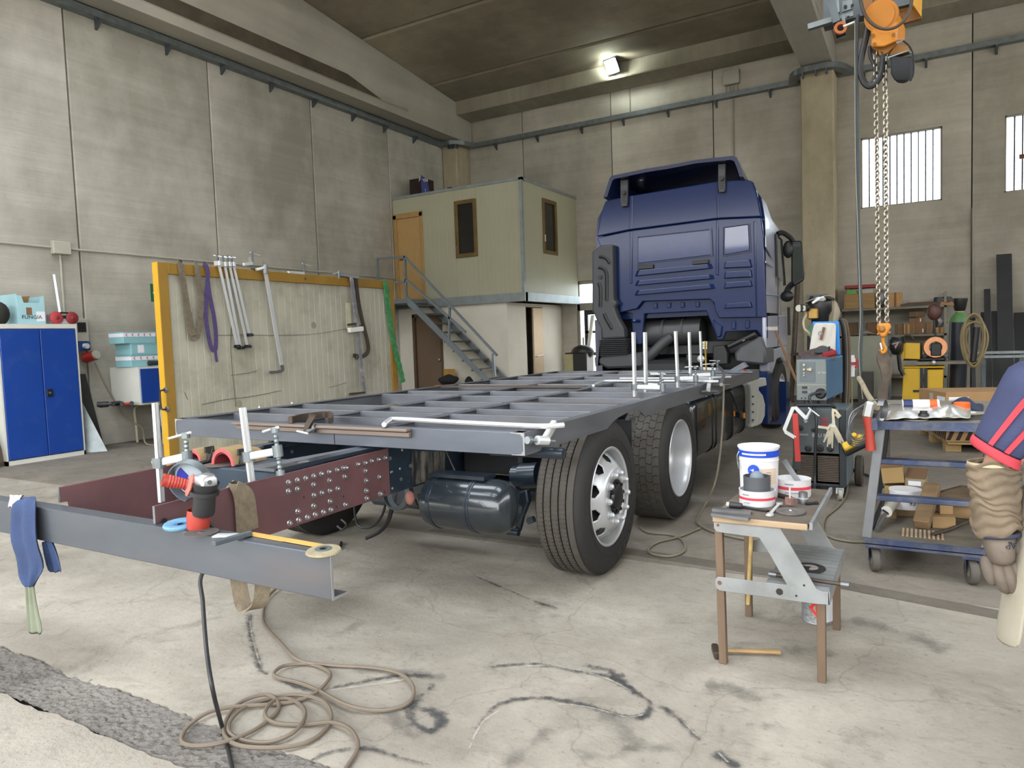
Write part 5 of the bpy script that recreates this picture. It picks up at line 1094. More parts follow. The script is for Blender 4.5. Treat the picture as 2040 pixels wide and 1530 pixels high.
# tyre lettering bent round the side wall
def tyre_text(s,wc,r0,a0,size):
    o = text('lettering',s,pm('tyre_letter','#343331',.6),(0,0,0),size,(0,0,0),WS,ext=.0015); o.rotation_euler = (0,0,0); o.location = (0,0,0); off = wloc(WS)
    for v in o.data.vertices:
        th = a0+v.co.x/r0; rr = r0+v.co.y
        v.co = V((wc[0]+.0165+v.co.z,wc[1]+rr*math.sin(th),wc[2]+rr*math.cos(th)))-off
tyre_text('MICHELIN',(-1.602,3.89,.462),.365,math.radians(150),.062)
for src,c in ((WS,(-4.11,3.89,.462)),(WD,(-4.11,5.30,.462)),(WF,(-3.98,10.88,.485))):
    n = dup(src,loc=V(c)-wloc(TR),rz=math.pi,parent=TR)
for y in (3.89,5.30,10.88): mk('axle',B().cyl((-3.8,y,.465),(-1.9,y,.465),.075,n=16),M_chas,TR,smooth=True)
mk('differential',B().ell((-2.88,5.25,.5),.2,.22,.24),M_chas,TR,smooth=True)
# air tank, brake chambers, brackets under the deck
p0,p1 = at(856,1000,y=3.3),at(1024,1003,y=3.3); rr = (at(935,951,y=3.3).z-at(935,1056,y=3.3).z)/2; zz = (at(935,951,y=3.3).z+at(935,1056,y=3.3).z)/2
AT = thing('air_tank',None,None,(0,0,0)); AT.parent = TR; AT.location = -wloc(TR)+V((p0.x,3.3,zz))
mk('tank_shell',B().lathe([(0,-.02),(rr*.6,-.01),(rr*.93,.03),(rr,.09),(rr,p1.x-p0.x-.12),(rr*.94,p1.x-p0.x-.05),(rr*.7,p1.x-p0.x-.01),(0,p1.x-p0.x+.015)],(p0.x,3.3,zz),(1,0,0),40),pm('tank_slate','#20272c',.24,var=.1,coat=.5),AT,smooth=True)
for t in (.15,.17,.60,.63): 
    x = p0.x+(p1.x-p0.x)*t; mk('tank_band',B().lathe([(rr+.001,-.008),(rr+.004,-.006),(rr+.004,.006),(rr+.001,.008)],(x,3.3,zz),(1,0,0),40),M_chas,AT)
mk('tank_bracket',B().box(p0.x+.05,p0.x+.42,3.24,3.36,zz+rr,zz+rr+.02),M_chas,AT)
mk('brake_chamber',B().cyl(at(1040,948,y=3.62),at(1075,946,y=3.62),.075,n=20),M_chas,TR,smooth=True); mk('brake_chamber',B().cyl(at(1024,948,y=3.62),at(1040,948,y=3.62),.06,n=20),M_chas,TR,smooth=True)
q = [at(u,v,y=3.5) for u,v in ((1024,985),(1048,975),(1052,1000),(1040,1030),(1032,1062),(1024,1066),(1026,1040),(1030,1010))]; mk('suspension_arm',B().prism(q,(0,.05,0)),M_chas,TR,bev=.008)
mk('arm_bolt',B().cyl(at(1028,1058,y=3.5)+V((-.05,-.02,0)),at(1028,1058,y=3.5)+V((.03,-.02,0)),.022),M_chas,TR); mk('lever_bolt',B().cyl(at(1052,1038,y=3.6),at(1064,1034,y=3.6),.02,n=10),M_galvd,TR)
q0,q1 = at(1080,902,y=3.0),at(1120,904,y=3.0); mk('light_bar_tube',B().cyl((q0.x-.3,3.02,.86),(q1.x,3.02,.86),.028,n=14),M_chas,TR,smooth=True)
q = [at(u,v,x=-1.72) for u,v in ((1254,832),(1266,832),(1266,860),(1254,858))]; mk('wing_bracket',B().prism(q,(-.03,0,0)),M_galv,TR)
for pts,rad in (([(705,1000),(712,1045),(740,1050),(762,1025),(770,990)],.008),([(730,1072),(755,1060),(772,1040),(780,1015)],.014),([(680,1035),(690,1045),(683,1055),(672,1048)],.008),([(832,985),(840,1000),(832,1010),(826,995)],.01),([(880,880),(905,935),(912,950),(890,952)],.006)):
    mk('air_line',B().tube(spline([at(u,v,y=3.45) for u,v in pts],5),rad,6),M_black,TR,smooth=True)
mk('tow_ring',B().lathe([(.08,0),(.1,.02),(.1,.06),(.08,.08)],at(780,990,y=3.2)+V((0,.1,0)),(0,-1,.2),24),M_galvd,TR,smooth=True)
mk('taped_plug',B().ell(at(817,992,y=3.2),.028,.03,.042),pm('pink_tape','#96665c',.8,bump=.5,bscale=30),TR,smooth=True)
for sx_ in (-2.47,-3.68): mk('added_dark_block',B().box(sx_,sx_+.42,3.62,4.3,.60,.84),M_black,TR,bev=.02)  # black blocks added to darken the open space under the deck
mk('added_dark_flap',B().box(-2.45,-1.70,4.52,4.535,.22,.84),M_black,TR); mk('added_dark_flap',B().box(-4.02,-3.28,4.52,4.535,.22,.84),M_black,TR)  # black sheets added to hide the lit floor behind
mk('under_box',B().box(-3.15,-2.6,3.5,3.75,.36,.6),M_chas,TR,bev=.03)
mk('left_air_tank',B().lathe([(0,-.02),(.1,0),(.13,.06),(.13,.5),(.1,.56),(0,.58)],(-3.95,3.25,.52),(1,0,0),28),M_chas,TR,smooth=True)
for y in (3.86,5.255):
    for x in (-2.35,-3.42): mk('air_bellows',B().lathe([(.10,0),(.13,.03),(.12,.08),(.13,.13),(.1,.17)],(x,y+.45,.45),(0,0,1),20),M_black,TR,smooth=True)
# ---------------------------------------------------------------- steel flatbed frame lying on the chassis
DX0,DX1,DY0,DY1,DZ = -4.14,-1.585,2.84,8.25,.98
FB = thing('flatbed_frame','bare mill-steel flatbed frame of channels and crossmembers laid over the truck chassis','flatbed frame',(-2.86,5.5,.87)); H_ = .107
M_mill2 = pm('mill_steel_rail','#686b71',.42,.5,.2,3.5,dirt='#7b7a78',damt=.35,dscale=2.2,stretch=(3,.5,3))
M_edge = pm('bright_edge','#b9bcc0',.3,.9,.06)
# rear beam: channel with its web facing backwards, right end let into the side rail
M_rear = pm('mill_steel_rear','#676c75',.45,.65,.16,3,dirt='#56575c',damt=.4,dscale=2.6,stretch=(.5,1,2))
rb = mk('rear_beam',B().prism([(DX0+.006,DY0,DZ),(DX0+.006,DY0,DZ-H_),(DX0+.006,DY0+.055,DZ-H_),(DX0+.006,DY0+.055,DZ-H_+.007),(DX0+.006,DY0+.007,DZ-H_+.007),(DX0+.006,DY0+.007,DZ-.007),(DX0+.006,DY0+.055,DZ-.007),(DX0+.006,DY0+.055,DZ)],(DX1-DX0-.014,0,0)),M_rear,FB,bev=.002)
mk('weld_seam',B().box(-2.772,-2.768,DY0-.002,DY0,DZ-H_,DZ),M_steel_dk,rb)
def rail(x,s):   # channel: web outwards
    zl,zh = DZ-H_,DZ
    web = [(x,DY0,zh),(x,DY0,zl)]
    if s > 0:
        a0,a1 = at(1210,856,x=x).y,at(1285,829,x=x).y
        web += [(x,a0,zl)]+[(x,a0+(a1-a0)*t,zl+.058*f) for t,f in ((.12,.45),(.25,.75),(.42,.95),(.6,1),(.78,1),(.9,.6))]+[(x,a1,zl)]
    web += [(x,DY1,zl),(x,DY1,zh)]
    mk('side_rail',B().prism(web,(-.007*s,0,0)),M_mill2,FB)
    mk('rail_flange',B().box(*sorted((x-.007*s,x-.06*s)),DY0,DY1,zh-.007,zh),M_mill2,FB)
    mk('rail_flange',B().box(*sorted((x-.007*s,x-.06*s)),DY0,DY0+ .35,zl,zl+.007),M_mill2,FB)
rail(DX1,1); rail(DX0,-1)
# open channel end showing at the corners, with bright cut edges
for x,s in ((DX1,1),(DX0,-1)):
    b = B(); y = DY0-.003
    P = [(x,DZ),(x-.07*s,DZ),(x-.07*s,DZ-.007),(x-.02*s,DZ-.010),(x-.010*s,DZ-.022),(x-.009*s,DZ-H_+.022),(x-.02*s,DZ-H_+.010),(x-.07*s,DZ-H_+.007),(x-.07*s,DZ-H_),(x,DZ-H_)]
    P = [(x,DZ),(x-.075*s,DZ),(x-.075*s,DZ-.004),(x-.022*s,DZ-.008),(x-.009*s,DZ-.022),(x-.008*s,DZ-H_+.022),(x-.02*s,DZ-H_+.007),(x-.07*s,DZ-H_+.004),(x-.07*s,DZ-H_),(x,DZ-H_)]
    b.prism([(px,y,pz) for px,pz in P],(0,.004,0)); mk('channel_end',b,M_edge,FB)
LX = (-2.5,-3.24)
for x in LX:
    mk('longitudinal',B().box(x-.004,x+.004,DY0+.01,DY1,DZ-H_+.0,DZ-.004).box(x-.004,x+.045,DY0+.01,DY1,DZ-.012,DZ-.004),M_mill,FB)
bays = [(LX[0]+.047,DX1-.062),(LX[1]+.047,LX[0]-.006),(DX0+.062,LX[1]-.006)]
cm_r = [3.14,3.486,3.778,4.2,4.62,5.14,5.6,6.1,6.57,7.0,7.5,8.0]; cm_c = [3.2,3.52,3.82,4.22,4.7,5.14,5.6,6.0,6.57,7.1,7.6,8.1]; cm_l = [3.235,3.546,3.861,4.775,5.139,5.957,6.573,7.185,7.8]
def crossm(x0,x1,y,h=.085,m=None):
    zt_ = DZ-.004
    P = [(y,zt_),(y,zt_-h),(y+.045,zt_-h),(y+.045,zt_-h+.006),(y+.006,zt_-h+.006),(y+.006,zt_-.006),(y+.045,zt_-.006),(y+.045,zt_)]
    o = mk('crossmember',B().prism([(x0,a,z) for a,z in P],(x1-x0,0,0)),m or M_mill,FB)
    mk('bright_lip',B().box(x0+.02,x1-.02,y-.0012,y+.004,zt_-.0025,zt_+.0008),M_edge,o); return o
for (x0,x1),L_ in zip(bays,(cm_r,cm_c,cm_l)):
    for y in L_: crossm(x0,x1,y,.055 if x1 > -2 and (3.4 < y < 4.4 or 4.8 < y < 5.8) else .085)
mk('end_beam',B().box(DX0,DX1,DY1,DY1+.06,DZ-H_,DZ),M_mill,FB)
mk('cover_strip',B().box(-4.0,-2.55,5.55,5.75,DZ-.003,DZ+.001),pm('brown_plate','#6a5a4e',.5,.4,.2),FB); mk('cover_strip',B().box(-2.45,-1.68,4.3,4.36,DZ-.085,DZ-.01),pm('brown_plate2','#6e5f54',.55,.3,.2),FB)
for (u,v) in ((1230,822),(937,814),(884,825),(1065,793),(820,842)):
    pass
for p in (at(884,828,z=.955),at(940,818,z=.955),at(1066,795,z=.955),at(820,841,z=.955),at(517,812,z=.972),at(582,804,z=.972)): mk('weld_nut',B().ell(p,.012,.012,.014,8,6),M_bolt,FB,smooth=True)
for u,v in ((1055,806),(1203,795)): mk('stay',B().bar(at(u,v,z=.90),at(u+10,v-13,z=.97),.014),M_mill,FB)
p = at(728,892,y=DY0+.1); mk('mount_bolt',B().cyl((p.x,p.y,.868),(p.x,p.y,.89),.016,n=8),M_bolt,FB)
# front upstands and small parts lying on the frame near the cab
q = [at(u,v,y=7.6) for u,v in ((1452,738),(1480,722),(1488,731),(1466,741))]; tag(mk('angle_offcut',B().prism(q,(0,.1,0)),M_mill),'grey angle-iron offcut lying on the frame close to the cab','offcut')
p0,p1 = at(1477,756,x=-1.66),at(1485,738,x=-1.66); t = thing('red_handled_tool','file with red handle lying on the right rail near the fuel tank','tool',p0); mk('handle',B().cyl(p0,p1,.018,.014,10),M_orr,t,smooth=True); mk('blade',B().bar(p0,at(1492,757,x=-1.6),.02,.006),M_chr,t)
# ---------------------------------------------------------------- bumper channel lying on the tail plates
BY,BZ0,BZ1 = 1.58,.62,.765
bx0 = -5.2
BC = thing('steel_channel','long loose steel channel lying crosswise under the two brown tail plates','steel channel',(-3.3,BY+.03,BZ0))
def bsec(x): return [(x,BY,BZ1),(x,BY,BZ0),(x,BY+.07,BZ0),(x,BY+.07,BZ0+.008),(x,BY+.009,BZ0+.010),(x,BY+.009,BZ1-.010),(x,BY+.07,BZ1-.008),(x,BY+.07,BZ1)]
mk('channel_bar',B().loft([bsec(bx0),bsec(DX1-.0)]),M_mill2 and pm('mill_steel_blue','#5f646b',.42,.7,.14,2.6,dirt='#7c7069',damt=.4,dscale=2,stretch=(.5,1,2)),BC,bev=.003)
mk('cut_edge',B().prism([(DX1,y,z) for _,y,z in bsec(0)],(.0015,0,0)),M_edge,BC)
# ---------------------------------------------------------------- F-clamps
def fclamp(lab,base,top,arm_at,arm_dir,arm_len=.13,w_=.028,group=None,screw_up=True,lower=None):
    base = V(base); top = V(top); r = thing('bar_clamp',lab,'clamp',base,group); d = (top-base); L_ = d.length; d.normalize(); ad = V(arm_dir).normalized()
    b = B(); sdir = d.cross(ad).normalized(); o_ = []
    for sgn in (-1,1): b.bar(base+sdir*sgn*w_*.34,top+sdir*sgn*w_*.34,w_*.34,w_*.5,ad)
    b.bar(base,top,w_*.5,w_*.26,ad)
    mk('clamp_bar',b,M_chr,r,kind=None)
    c = base+d*L_*arm_at; e = c+ad*arm_len
    mk('sliding_arm',B().bar(c-ad*.03,e,.026,.034,d),M_chr,r,bev=.005); mk('arm_collar',B().cyl(c-d*.022,c+d*.022,.028),M_galv,r); mk('arm_boss',B().cyl(e-d*.025,e+d*.025,.022),M_galv,r)
    n_ = 9; pr_ = []
    for i in range(n_): z = -.09+.17*i/n_; pr_ += [(.011,z),(.0085,z+.009)]
    mk('screw',B().lathe(pr_,e,d,10),M_galv,r); mk('screw_head',B().cyl(e+d*.08,e+d*.105,.018),M_galv,r)
    mk('tommy_bar',B().cyl(e+d*.095-ad*.10+sdir*.02,e+d*.10+ad*.03-sdir*.01,.006),M_chr,r); mk('swivel_pad',B().cyl(e-d*.105,e-d*.085,.019),M_galv,r)
    if lower: mk('fixed_arm',B().bar(base+d*.02,base+d*.02+ad*arm_len,.026,.03,d),M_chr,r,bev=.005)
    return r
fclamp('tall aluminium bar clamp standing at the far brown tail plate beside the yellow post',at(322,1000,y=1.90),at(309,803,y=1.90),.40,at(375,905,y=1.95)-at(317,918,y=1.90),.14)
fclamp('tall aluminium bar clamp between the knee pads and the bolted brown plate',at(502,964,y=2.12),at(483,812,y=2.12),.36,at(565,908,y=2.12)-at(498,920,y=2.12),.19)
GC = 'bar clamps standing on the right half of the frame'
for lab,u0,v0,u1,v1,ar,al in (('nearest of the five upright aluminium clamps on the right half of the frame',1265,790,1262,662,.15,(1320,774)),('second upright aluminium clamp from the rear, just behind the first',1287,784,1285,662,.14,(1316,772)),('third upright aluminium clamp from the rear, alone near the ruler',1351,772,1346,660,.16,(1386,752)),('fourth upright aluminium clamp from the rear, shorter, left of the ruler',1376,762,1373,662,.14,(1420,741)),('thin farthest of the five upright aluminium clamps, touching the ruler',1398,742,1395,660,.1,(1430,741))):
    p0 = at(u0,v0,z=.95); p1 = at(u1,v1,y=p0.y); pa = p0+(p1-p0)*ar; e = at(al[0],al[1],y=p0.y-.02); d_ = e-pa; d_.z *= .3
    fclamp(lab,p0,p1,ar,d_,min(d_.length,.3),.034,GC)
p0 = at(1407,742,z=.985); p1 = at(1405,679,y=p0.y); r = tag(mk('ruler',B().bar(p0,p1,.045,.006,(1,0,0)),pm('ruler_yellow','#a8892a',.55,var=.15)),'upright yellow metal ruler standing among the silver clamps','ruler')
# deep-throat bars lying flat across the frame
def ubar(lab,px,z,rad,m=M_chr):
    P = spline([at(u,v,z=z) for u,v in px],5); r = thing('deep_clamp',lab,'clamp',P[0]); mk('bow',B().tube(P,rad,8),m,r,smooth=True); return r,P
r,P = ubar('long silver deep-throat clamp lying flat along the rear beam to the right corner',[(765,846),(775,838),(790,835),(900,841),(1040,848),(1090,849),(1123,847)],1.0,.013)
e = at(1125,846,z=1.0); g0 = at(1112,838,x=-1.56); g1 = at(1078,880,x=-1.55)
mk('jaw_arm',B().bar(at(1105,842,z=1.0),at(1084,878,x=-1.54),.03,.035),M_chr,r,bev=.005); mk('screw',B().cyl(at(1055,877,x=-1.56),at(1105,879,x=-1.50),.009),M_galv,r); mk('screw_boss',B().cyl(at(1070,877,x=-1.54),at(1090,878,x=-1.52),.022),M_chr,r); mk('pad',B().cyl(at(1050,877,x=-1.565),at(1057,877,x=-1.56),.018),M_galv,r)
r,P = ubar('long silver deep-throat clamp lying flat behind the second crossmember to the upright clamps',[(1182,768),(1198,761),(1215,759),(1330,759),(1432,760)],1.0,.012)
mk('jaw_arm',B().bar(at(1414,758,z=1.0),at(1411,777,x=-1.53),.03,.03),M_chr,r); mk('screw',B().cyl(at(1399,780,x=-1.56),at(1430,780,x=-1.5),.009),M_galv,r); mk('arm_sleeve',B().bar(at(1393,755,z=1.01),at(1418,756,z=1.01),.045,.04),M_chr,r,bev=.006)
r,P = ubar('silver deep-throat clamp with bent end clamped on the right rail beside the ruler',[(1235,754),(1300,754),(1400,753),(1456,751)],1.005,.01)
r,P = ubar('dark bent bar clamp hooked over the right rail near the cab',[(1428,728),(1436,734),(1442,746),(1438,757),(1437,766)],1.02,.014,M_irong)
mk('screw',B().cyl(at(1422,767,x=-1.56),at(1453,767,x=-1.5),.009),M_galv,r)
r,P = ubar('thin grey clamp bow lying flat toward the cab end of the frame',[(1292,747),(1300,743),(1312,743),(1400,742),(1500,742)],.99,.012,M_mill2)
# ---------------------------------------------------------------- straight edges clamped to the rear beam
M_wstk = pm('worn_bar','#7d7067',.5,.45,.12,5,stretch=(.3,2,2))
a0,a1 = at(472,844,y=DY0-.02),at(815,858,y=DY0-.02)
tag(mk('steel_flat_bar',B().box(a0.x,a1.x,DY0-.026,DY0-.002,.936,.962),M_wstk,bev=.003),'worn flat steel bar held against the rear beam, lower of the two','steel bar')
tag(mk('steel_flat_bar',B().box(a0.x-.02,a1.x,DY0-.045,DY0-.001,.965,.980),M_wstk,bev=.003),'worn flat steel bar held against the rear beam, upper of the two','steel bar')
r = thing('c_clamp','rusty brown C-clamp gripping two flat bars on the rear beam','clamp',at(615,850,y=DY0-.05))
mk('frame',B().sweep(spline([at(578,837,z=1.0),at(600,831,z=1.0),at(640,826,z=1.0),at(654,826,z=1.0),at(660,830,z=1.0),at(658,838,z=.985)],4),[(-.012,-.018),(.012,-.018),(.012,.018),(-.012,.018)]),M_iron,r,smooth=True)
mk('jaw',B().sweep(spline([at(622,825,y=DY0-.05),at(620,835,y=DY0-.055),at(614,848,y=DY0-.06),at(611,862,y=DY0-.06)],4),[(-.012,-.015),(.012,-.015),(.012,.015),(-.012,.015)]),M_iron,r,smooth=True)
mk('screw',B().cyl(at(611,861,y=DY0-.09),at(630,852,y=DY0-.03),.011),M_irong,r); mk('tommy_bar',B().cyl(at(592,859,y=DY0-.09),at(614,864,y=DY0-.09),.006),M_chr,r); mk('pad',B().lathe([(.02,-.008),(.026,0),(.02,.008)],at(626,853,y=DY0-.04),(1,.3,0),14),M_irong,r)
# ---------------------------------------------------------------- knee pads on the end crossmember
M_kp = pm('kneepad_tan','#8a7450',.85,var=.12,bump=.2,bscale=120); M_foam = pm('foam_red','#c4545a',.75,var=.08); M_foami = pm('foam_inner','#7e2b30',.85,var=.1)
def kneepad(lab,u0,u1,v0,v1):
    yk = 2.24; a_,c_ = at(u0,v0,y=yk),at(u1,v0,y=yk); zb = zc1+.004; zt_ = at((u0+u1)/2,v1,y=yk).z+.006; cx_ = (a_.x+c_.x)/2; hw = (c_.x-a_.x)/2; r = thing('knee_pad',lab,'knee pad',(cx_,yk+.08,zb),'knee pads on the crossmember')
    def ring(s,y,top,base=0):
        o = []
        for i in range(13): t = math.pi*i/12; o.append((cx_-hw*s*math.cos(t)*(1-.12*math.sin(t)),y,zb+base+(top-zb-base)*s*math.sin(t)**.8))
        return o
    def shell(y0,y1,s0,s1,top):
        A = [ring(s0,y0,top),ring(s0*.99,(y0+y1)/2,top+.004),ring(s0*.94,y1,top-.02)]; I = [ring(s1,y0,top),ring(s1*.99,(y0+y1)/2,top+.004),ring(s1*.94,y1,top-.02)]; n = 13; b = B(); b.v = [V(p) for q in A+I for p in q]
        for j in range(2):
            for i in range(n-1): b.f += [(j*n+i,j*n+i+1,(j+1)*n+i+1,(j+1)*n+i),((j+3)*n+i,(j+3)*n+i+1,(j+4)*n+i+1,(j+4)*n+i)]
        for i in range(n-1): b.f += [(i,i+1,3*n+i+1,3*n+i),(2*n+i,2*n+i+1,5*n+i+1,5*n+i)]
        for j in range(2):
            for i in (0,n-1): b.f.append((j*n+i,(j+1)*n+i,(j+4)*n+i,(j+3)*n+i))
        return b
    mk('outer_cover',shell(yk+.004,yk+.2,1.0,.93,zt_),M_kp,r,smooth=True,ang=50); mk('foam',shell(yk,yk+.19,.975,.78,zt_-.004),M_foam,r,smooth=True,ang=50); mk('foam_lining',shell(yk+.004,yk+.185,.79,.74,zt_-.01),M_foami,r,smooth=True,ang=50)
    mk('strap',B().sweep(spline([(cx_+hw*.93,yk+.06,zb+.075),(cx_+hw*1.03,yk+.05,zb+.045),(cx_+hw*1.08,yk+.03,zb+.008),(cx_+hw*.95,yk+.01,zb+.004)],4),[(-.014,-.002),(.014,-.002),(.014,.002),(-.014,.002)]),M_tool,r); mk('buckle',B().cbox((cx_+hw*1.03,yk+.05,zb+.062),.012,.05,.03),M_tool,r)
    return r
kneepad('left of the two tan knee pads with red foam on the crossmember',371,401,930,897); kneepad('right of the two tan knee pads with red foam on the crossmember',421,466,930,895)
c_ = at(436,936,y=2.26); tag(mk('cut_off_disc',B().cyl((c_.x+.02,2.26,zc1+.002),(c_.x+.02,2.26,zc1+.005),.085,n=32),pm('disc_brown','#55483f',.8)),'thin worn brown disc under the right knee pad','disc')
# ---------------------------------------------------------------- things on the channel: grinder, discs, square, ruler
zt = BZ1
gx = at(396,1048,y=1.63); GR = thing('angle_grinder','red and black angle grinder standing upright on the steel channel by the plate','angle grinder',(gx.x,1.625,zt)); yg = 1.625
M_ored = pm('grinder_red','#9c3325',.5,var=.06); M_alum = pm('cast_aluminium','#b9babb',.3,.8,.1); M_salm = pm('guard_salmon','#cf6b60',.5)
def g(u,v,d=0): return at(u,v,y=yg+d)
mk('tail_housing',B().lathe([(0,0),(.038,.001),(.040,.02),(.039,.05),(.036,.07)],(gx.x+.005,yg,zt+.001),g(402,990)-g(404,1048),20),M_ored,GR,smooth=True)
mk('motor_body',B().lathe([(.036,0),(.039,.01),(.037,.08),(.042,.105),(.047,.122)],g(405,1025),g(408,985)-g(405,1025),20),M_tool,GR,smooth=True)
mk('collar_ring',B().cyl(g(406.5,984),g(407,976),.051,n=20),M_tool,GR,smooth=True)
mk('gear_head',B().loft([[g(392,977)+V((a,b_,0)) for a,b_ in ((.002,-.032),(.078,-.032),(.078,.036),(.002,.036))],[g(393,955)+V((a,b_,0)) for a,b_ in ((.002,-.032),(.070,-.032),(.070,.036),(.002,.036))],[g(396,943)+V((a,b_,0)) for a,b_ in ((.004,-.02),(.05,-.02),(.05,.028),(.004,.028))]]),M_alum,GR,bev=.008,seg=2,smooth=True)
mk('head_screw',B().cyl(g(418,961,-.04),g(418,961,-.035),.008),M_tool,GR)
mk('spindle_neck',B().cyl(g(398,962,.0),g(388,960,.07),.028,n=18),M_alum,GR,smooth=True)
dc = g(383,955,.09); dn = V((-.35,.9,.25)).normalized(); mk('guard',B().lathe([(.079,-.022),(.083,-.022),(.084,.012),(.080,.012),(.079,-.022)],dc-dn*.01,dn,32,.3,4.4),M_galv,GR,smooth=True)
mk('flap_disc',B().lathe([(.0,.0),(.07,0),(.072,.003),(0,.003)],dc,dn,40),pm('disc_clearblue','#a9b6c2',.3),GR); lb_ = mk('disc_label',B().lathe([(.02,0),(.062,0),(.062,.002),(.02,.002)],dc-dn*.0035,dn,32,2.2,5.8),pm('label_blue','#2a2f9a',.5),GR); mk('label_print',B().lathe([(.035,0),(.05,0),(.05,.0015),(.035,.0015)],dc-dn*.0045,dn,20,3.0,4.7),pm('label_magenta','#c238a0',.5),GR)
h0,h1 = g(388,968,-.01),g(324,956,-.10); ax_ = (h1-h0).normalized(); HL = (h1-h0).length; pr_ = [(.0,0),(.03,.001),(.034,.006),(.018,.014)]
for i in range(8): z = .018+i*(HL-.03)/8; pr_ += [(.0185+.0008*i,z),(.0165+.0008*i,z+.006)]
mk('side_handle',B().lathe(pr_+[(.024,HL-.004),(.024,HL),(.016,HL),(.015,HL-.02)],h0,ax_,20),M_ored,GR,smooth=True,ang=25); mk('handle_flange',B().lathe([(.012,-.004),(.039,0),(.042,.005),(.022,.014)],h0+ax_*.014,ax_,28),M_salm,GR,smooth=True)
c_ = at(362,1043,z=zt+.012); r = thing('flap_disc','pale blue flap disc lying on the channel at the foot of the grinder','disc',c_)
mk('flap_ring',B().lathe([(.022,.010),(.03,.014),(.056,.016),(.060,.010),(.058,.003),(.03,0),(.022,.002)],(c_.x,c_.y-.005,zt+.002),(.05,-.08,1),40),pm('disc_blue','#5f8aa6',.75,var=.12,scale=60),r,smooth=True); mk('hub',B().lathe([(.011,.004),(.023,.004),(.023,.010),(.011,.010)],(c_.x,c_.y-.005,zt+.002),(.05,-.08,1),24),pm('disc_hub','#3a5f8a',.5),r)
c_ = at(402,1062,z=zt); r = thing('cutting_disc','thin dark grey cutting disc lying on the channel in front of the grinder','disc',c_); mk('disc_plate',B().cyl((c_.x,c_.y-.0,zt+.001),(c_.x,c_.y,zt+.004),.058,n=40),pm('disc_grey','#4c4744',.8,var=.2,scale=50),r); mk('disc_bore',B().lathe([(.008,0),(.014,0),(.014,.0012),(.008,.0012)],(c_.x,c_.y,zt+.004),(0,0,1),20),M_galv,r)
s0,s1 = at(425,1083,z=zt+.012),at(500,1062,z=zt+.012); r = thing('try_square','steel square with grey stock lying across the channel edge before the sling','square',s0); mk('stock',B().bar(s0,s1,.02,.016),M_galvd,r,bev=.002); mk('blade',B().bar(s1+V((-.0,0,-.006)),at(430,1065,z=zt+.006),.028,.002),M_chr,r)
a_,c_ = at(498,1063,z=zt+.003),at(650,1090,z=zt+.003); r = thing('folding_ruler','yellow folding ruler lying along the top of the channel','ruler',a_); mk('ruler_leaf',B().bar(a_,(a_+c_)/2,.032,.003),pm('rule_yellow','#b8924a',.55,var=.1),r); mk('ruler_leaf',B().bar((a_+c_)/2+V((0,0,.001)),c_+V((0,0,.001)),.030,.003),MC['rule_yellow'],r)
c_ = at(647,1098,z=zt+.008); r = thing('abrasive_disc','tan abrasive disc lying on the right end of the channel','disc',c_); mk('disc_body',B().lathe([(.012,.010),(.03,.012),(.052,.009),(.055,.004),(.05,.0),(.012,0)],(c_.x,c_.y-.005,zt+.005),(.03,-.05,1),40),pm('disc_tan','#857c62',.85,var=.2,scale=50),r,smooth=True); mk('disc_ring',B().lathe([(.012,0),(.026,0),(.026,.002),(.012,.002)],(c_.x,c_.y-.005,zt+.0165),(.03,-.05,1),24),M_galv,r)
for k_,(u,v) in enumerate(((443,1064),(452,1066))): pass
p = at(447,1066,z=zt+.004); tag(mk('paper_scrap',B().cbox((p.x,p.y,zt+.003),.07,.04,.003,.5),M_white),'small white paper scrap on the channel between disc and square','paper')
# webbing round the channel: hangs over the brown plate and below the channel
r = thing('lifting_sling','olive webbing sling tied round the brown plate and hanging under the channel','lifting sling',at(470,1000,x=XR+.02)); M_webo = pm('webbing_olive','#756a58',.95,var=.22,scale=40,bump=.4,bscale=180)
xs_ = XR+.022
mk('strap',B().sweep(spline([at(455,968,x=XR-.03),at(470,969,x=xs_),at(478,990,x=xs_+.005),at(481,1020,x=xs_+.004),at(483,1060,x=xs_)],4),[(-.029,-.003),(.029,-.003),(.029,.003),(-.029,.003)],(1,0,.001)),M_webo,r,smooth=True)
mk('strap',B().sweep(spline([at(470,972,x=xs_+.006),at(492,985,x=xs_+.008),at(499,1015,x=xs_+.006),at(503,1055,x=xs_)],4),[(-.03,-.003),(.03,-.003),(.03,.003),(-.03,.003)],(1,0,.001)),M_webo,r,smooth=True)
yl_ = 1.66
mk('hanging_loop',B().sweep(spline([at(474,1150,y=yl_),at(479,1180,y=yl_),at(486,1206,y=yl_),at(500,1214,y=yl_),at(516,1204,y=yl_),at(522,1180,y=yl_),at(524,1160,y=yl_)],5),[(-.003,-.027),(.003,-.027),(.003,.027),(-.003,.027)],(.5,.85,.001)),M_webo,r,smooth=True)
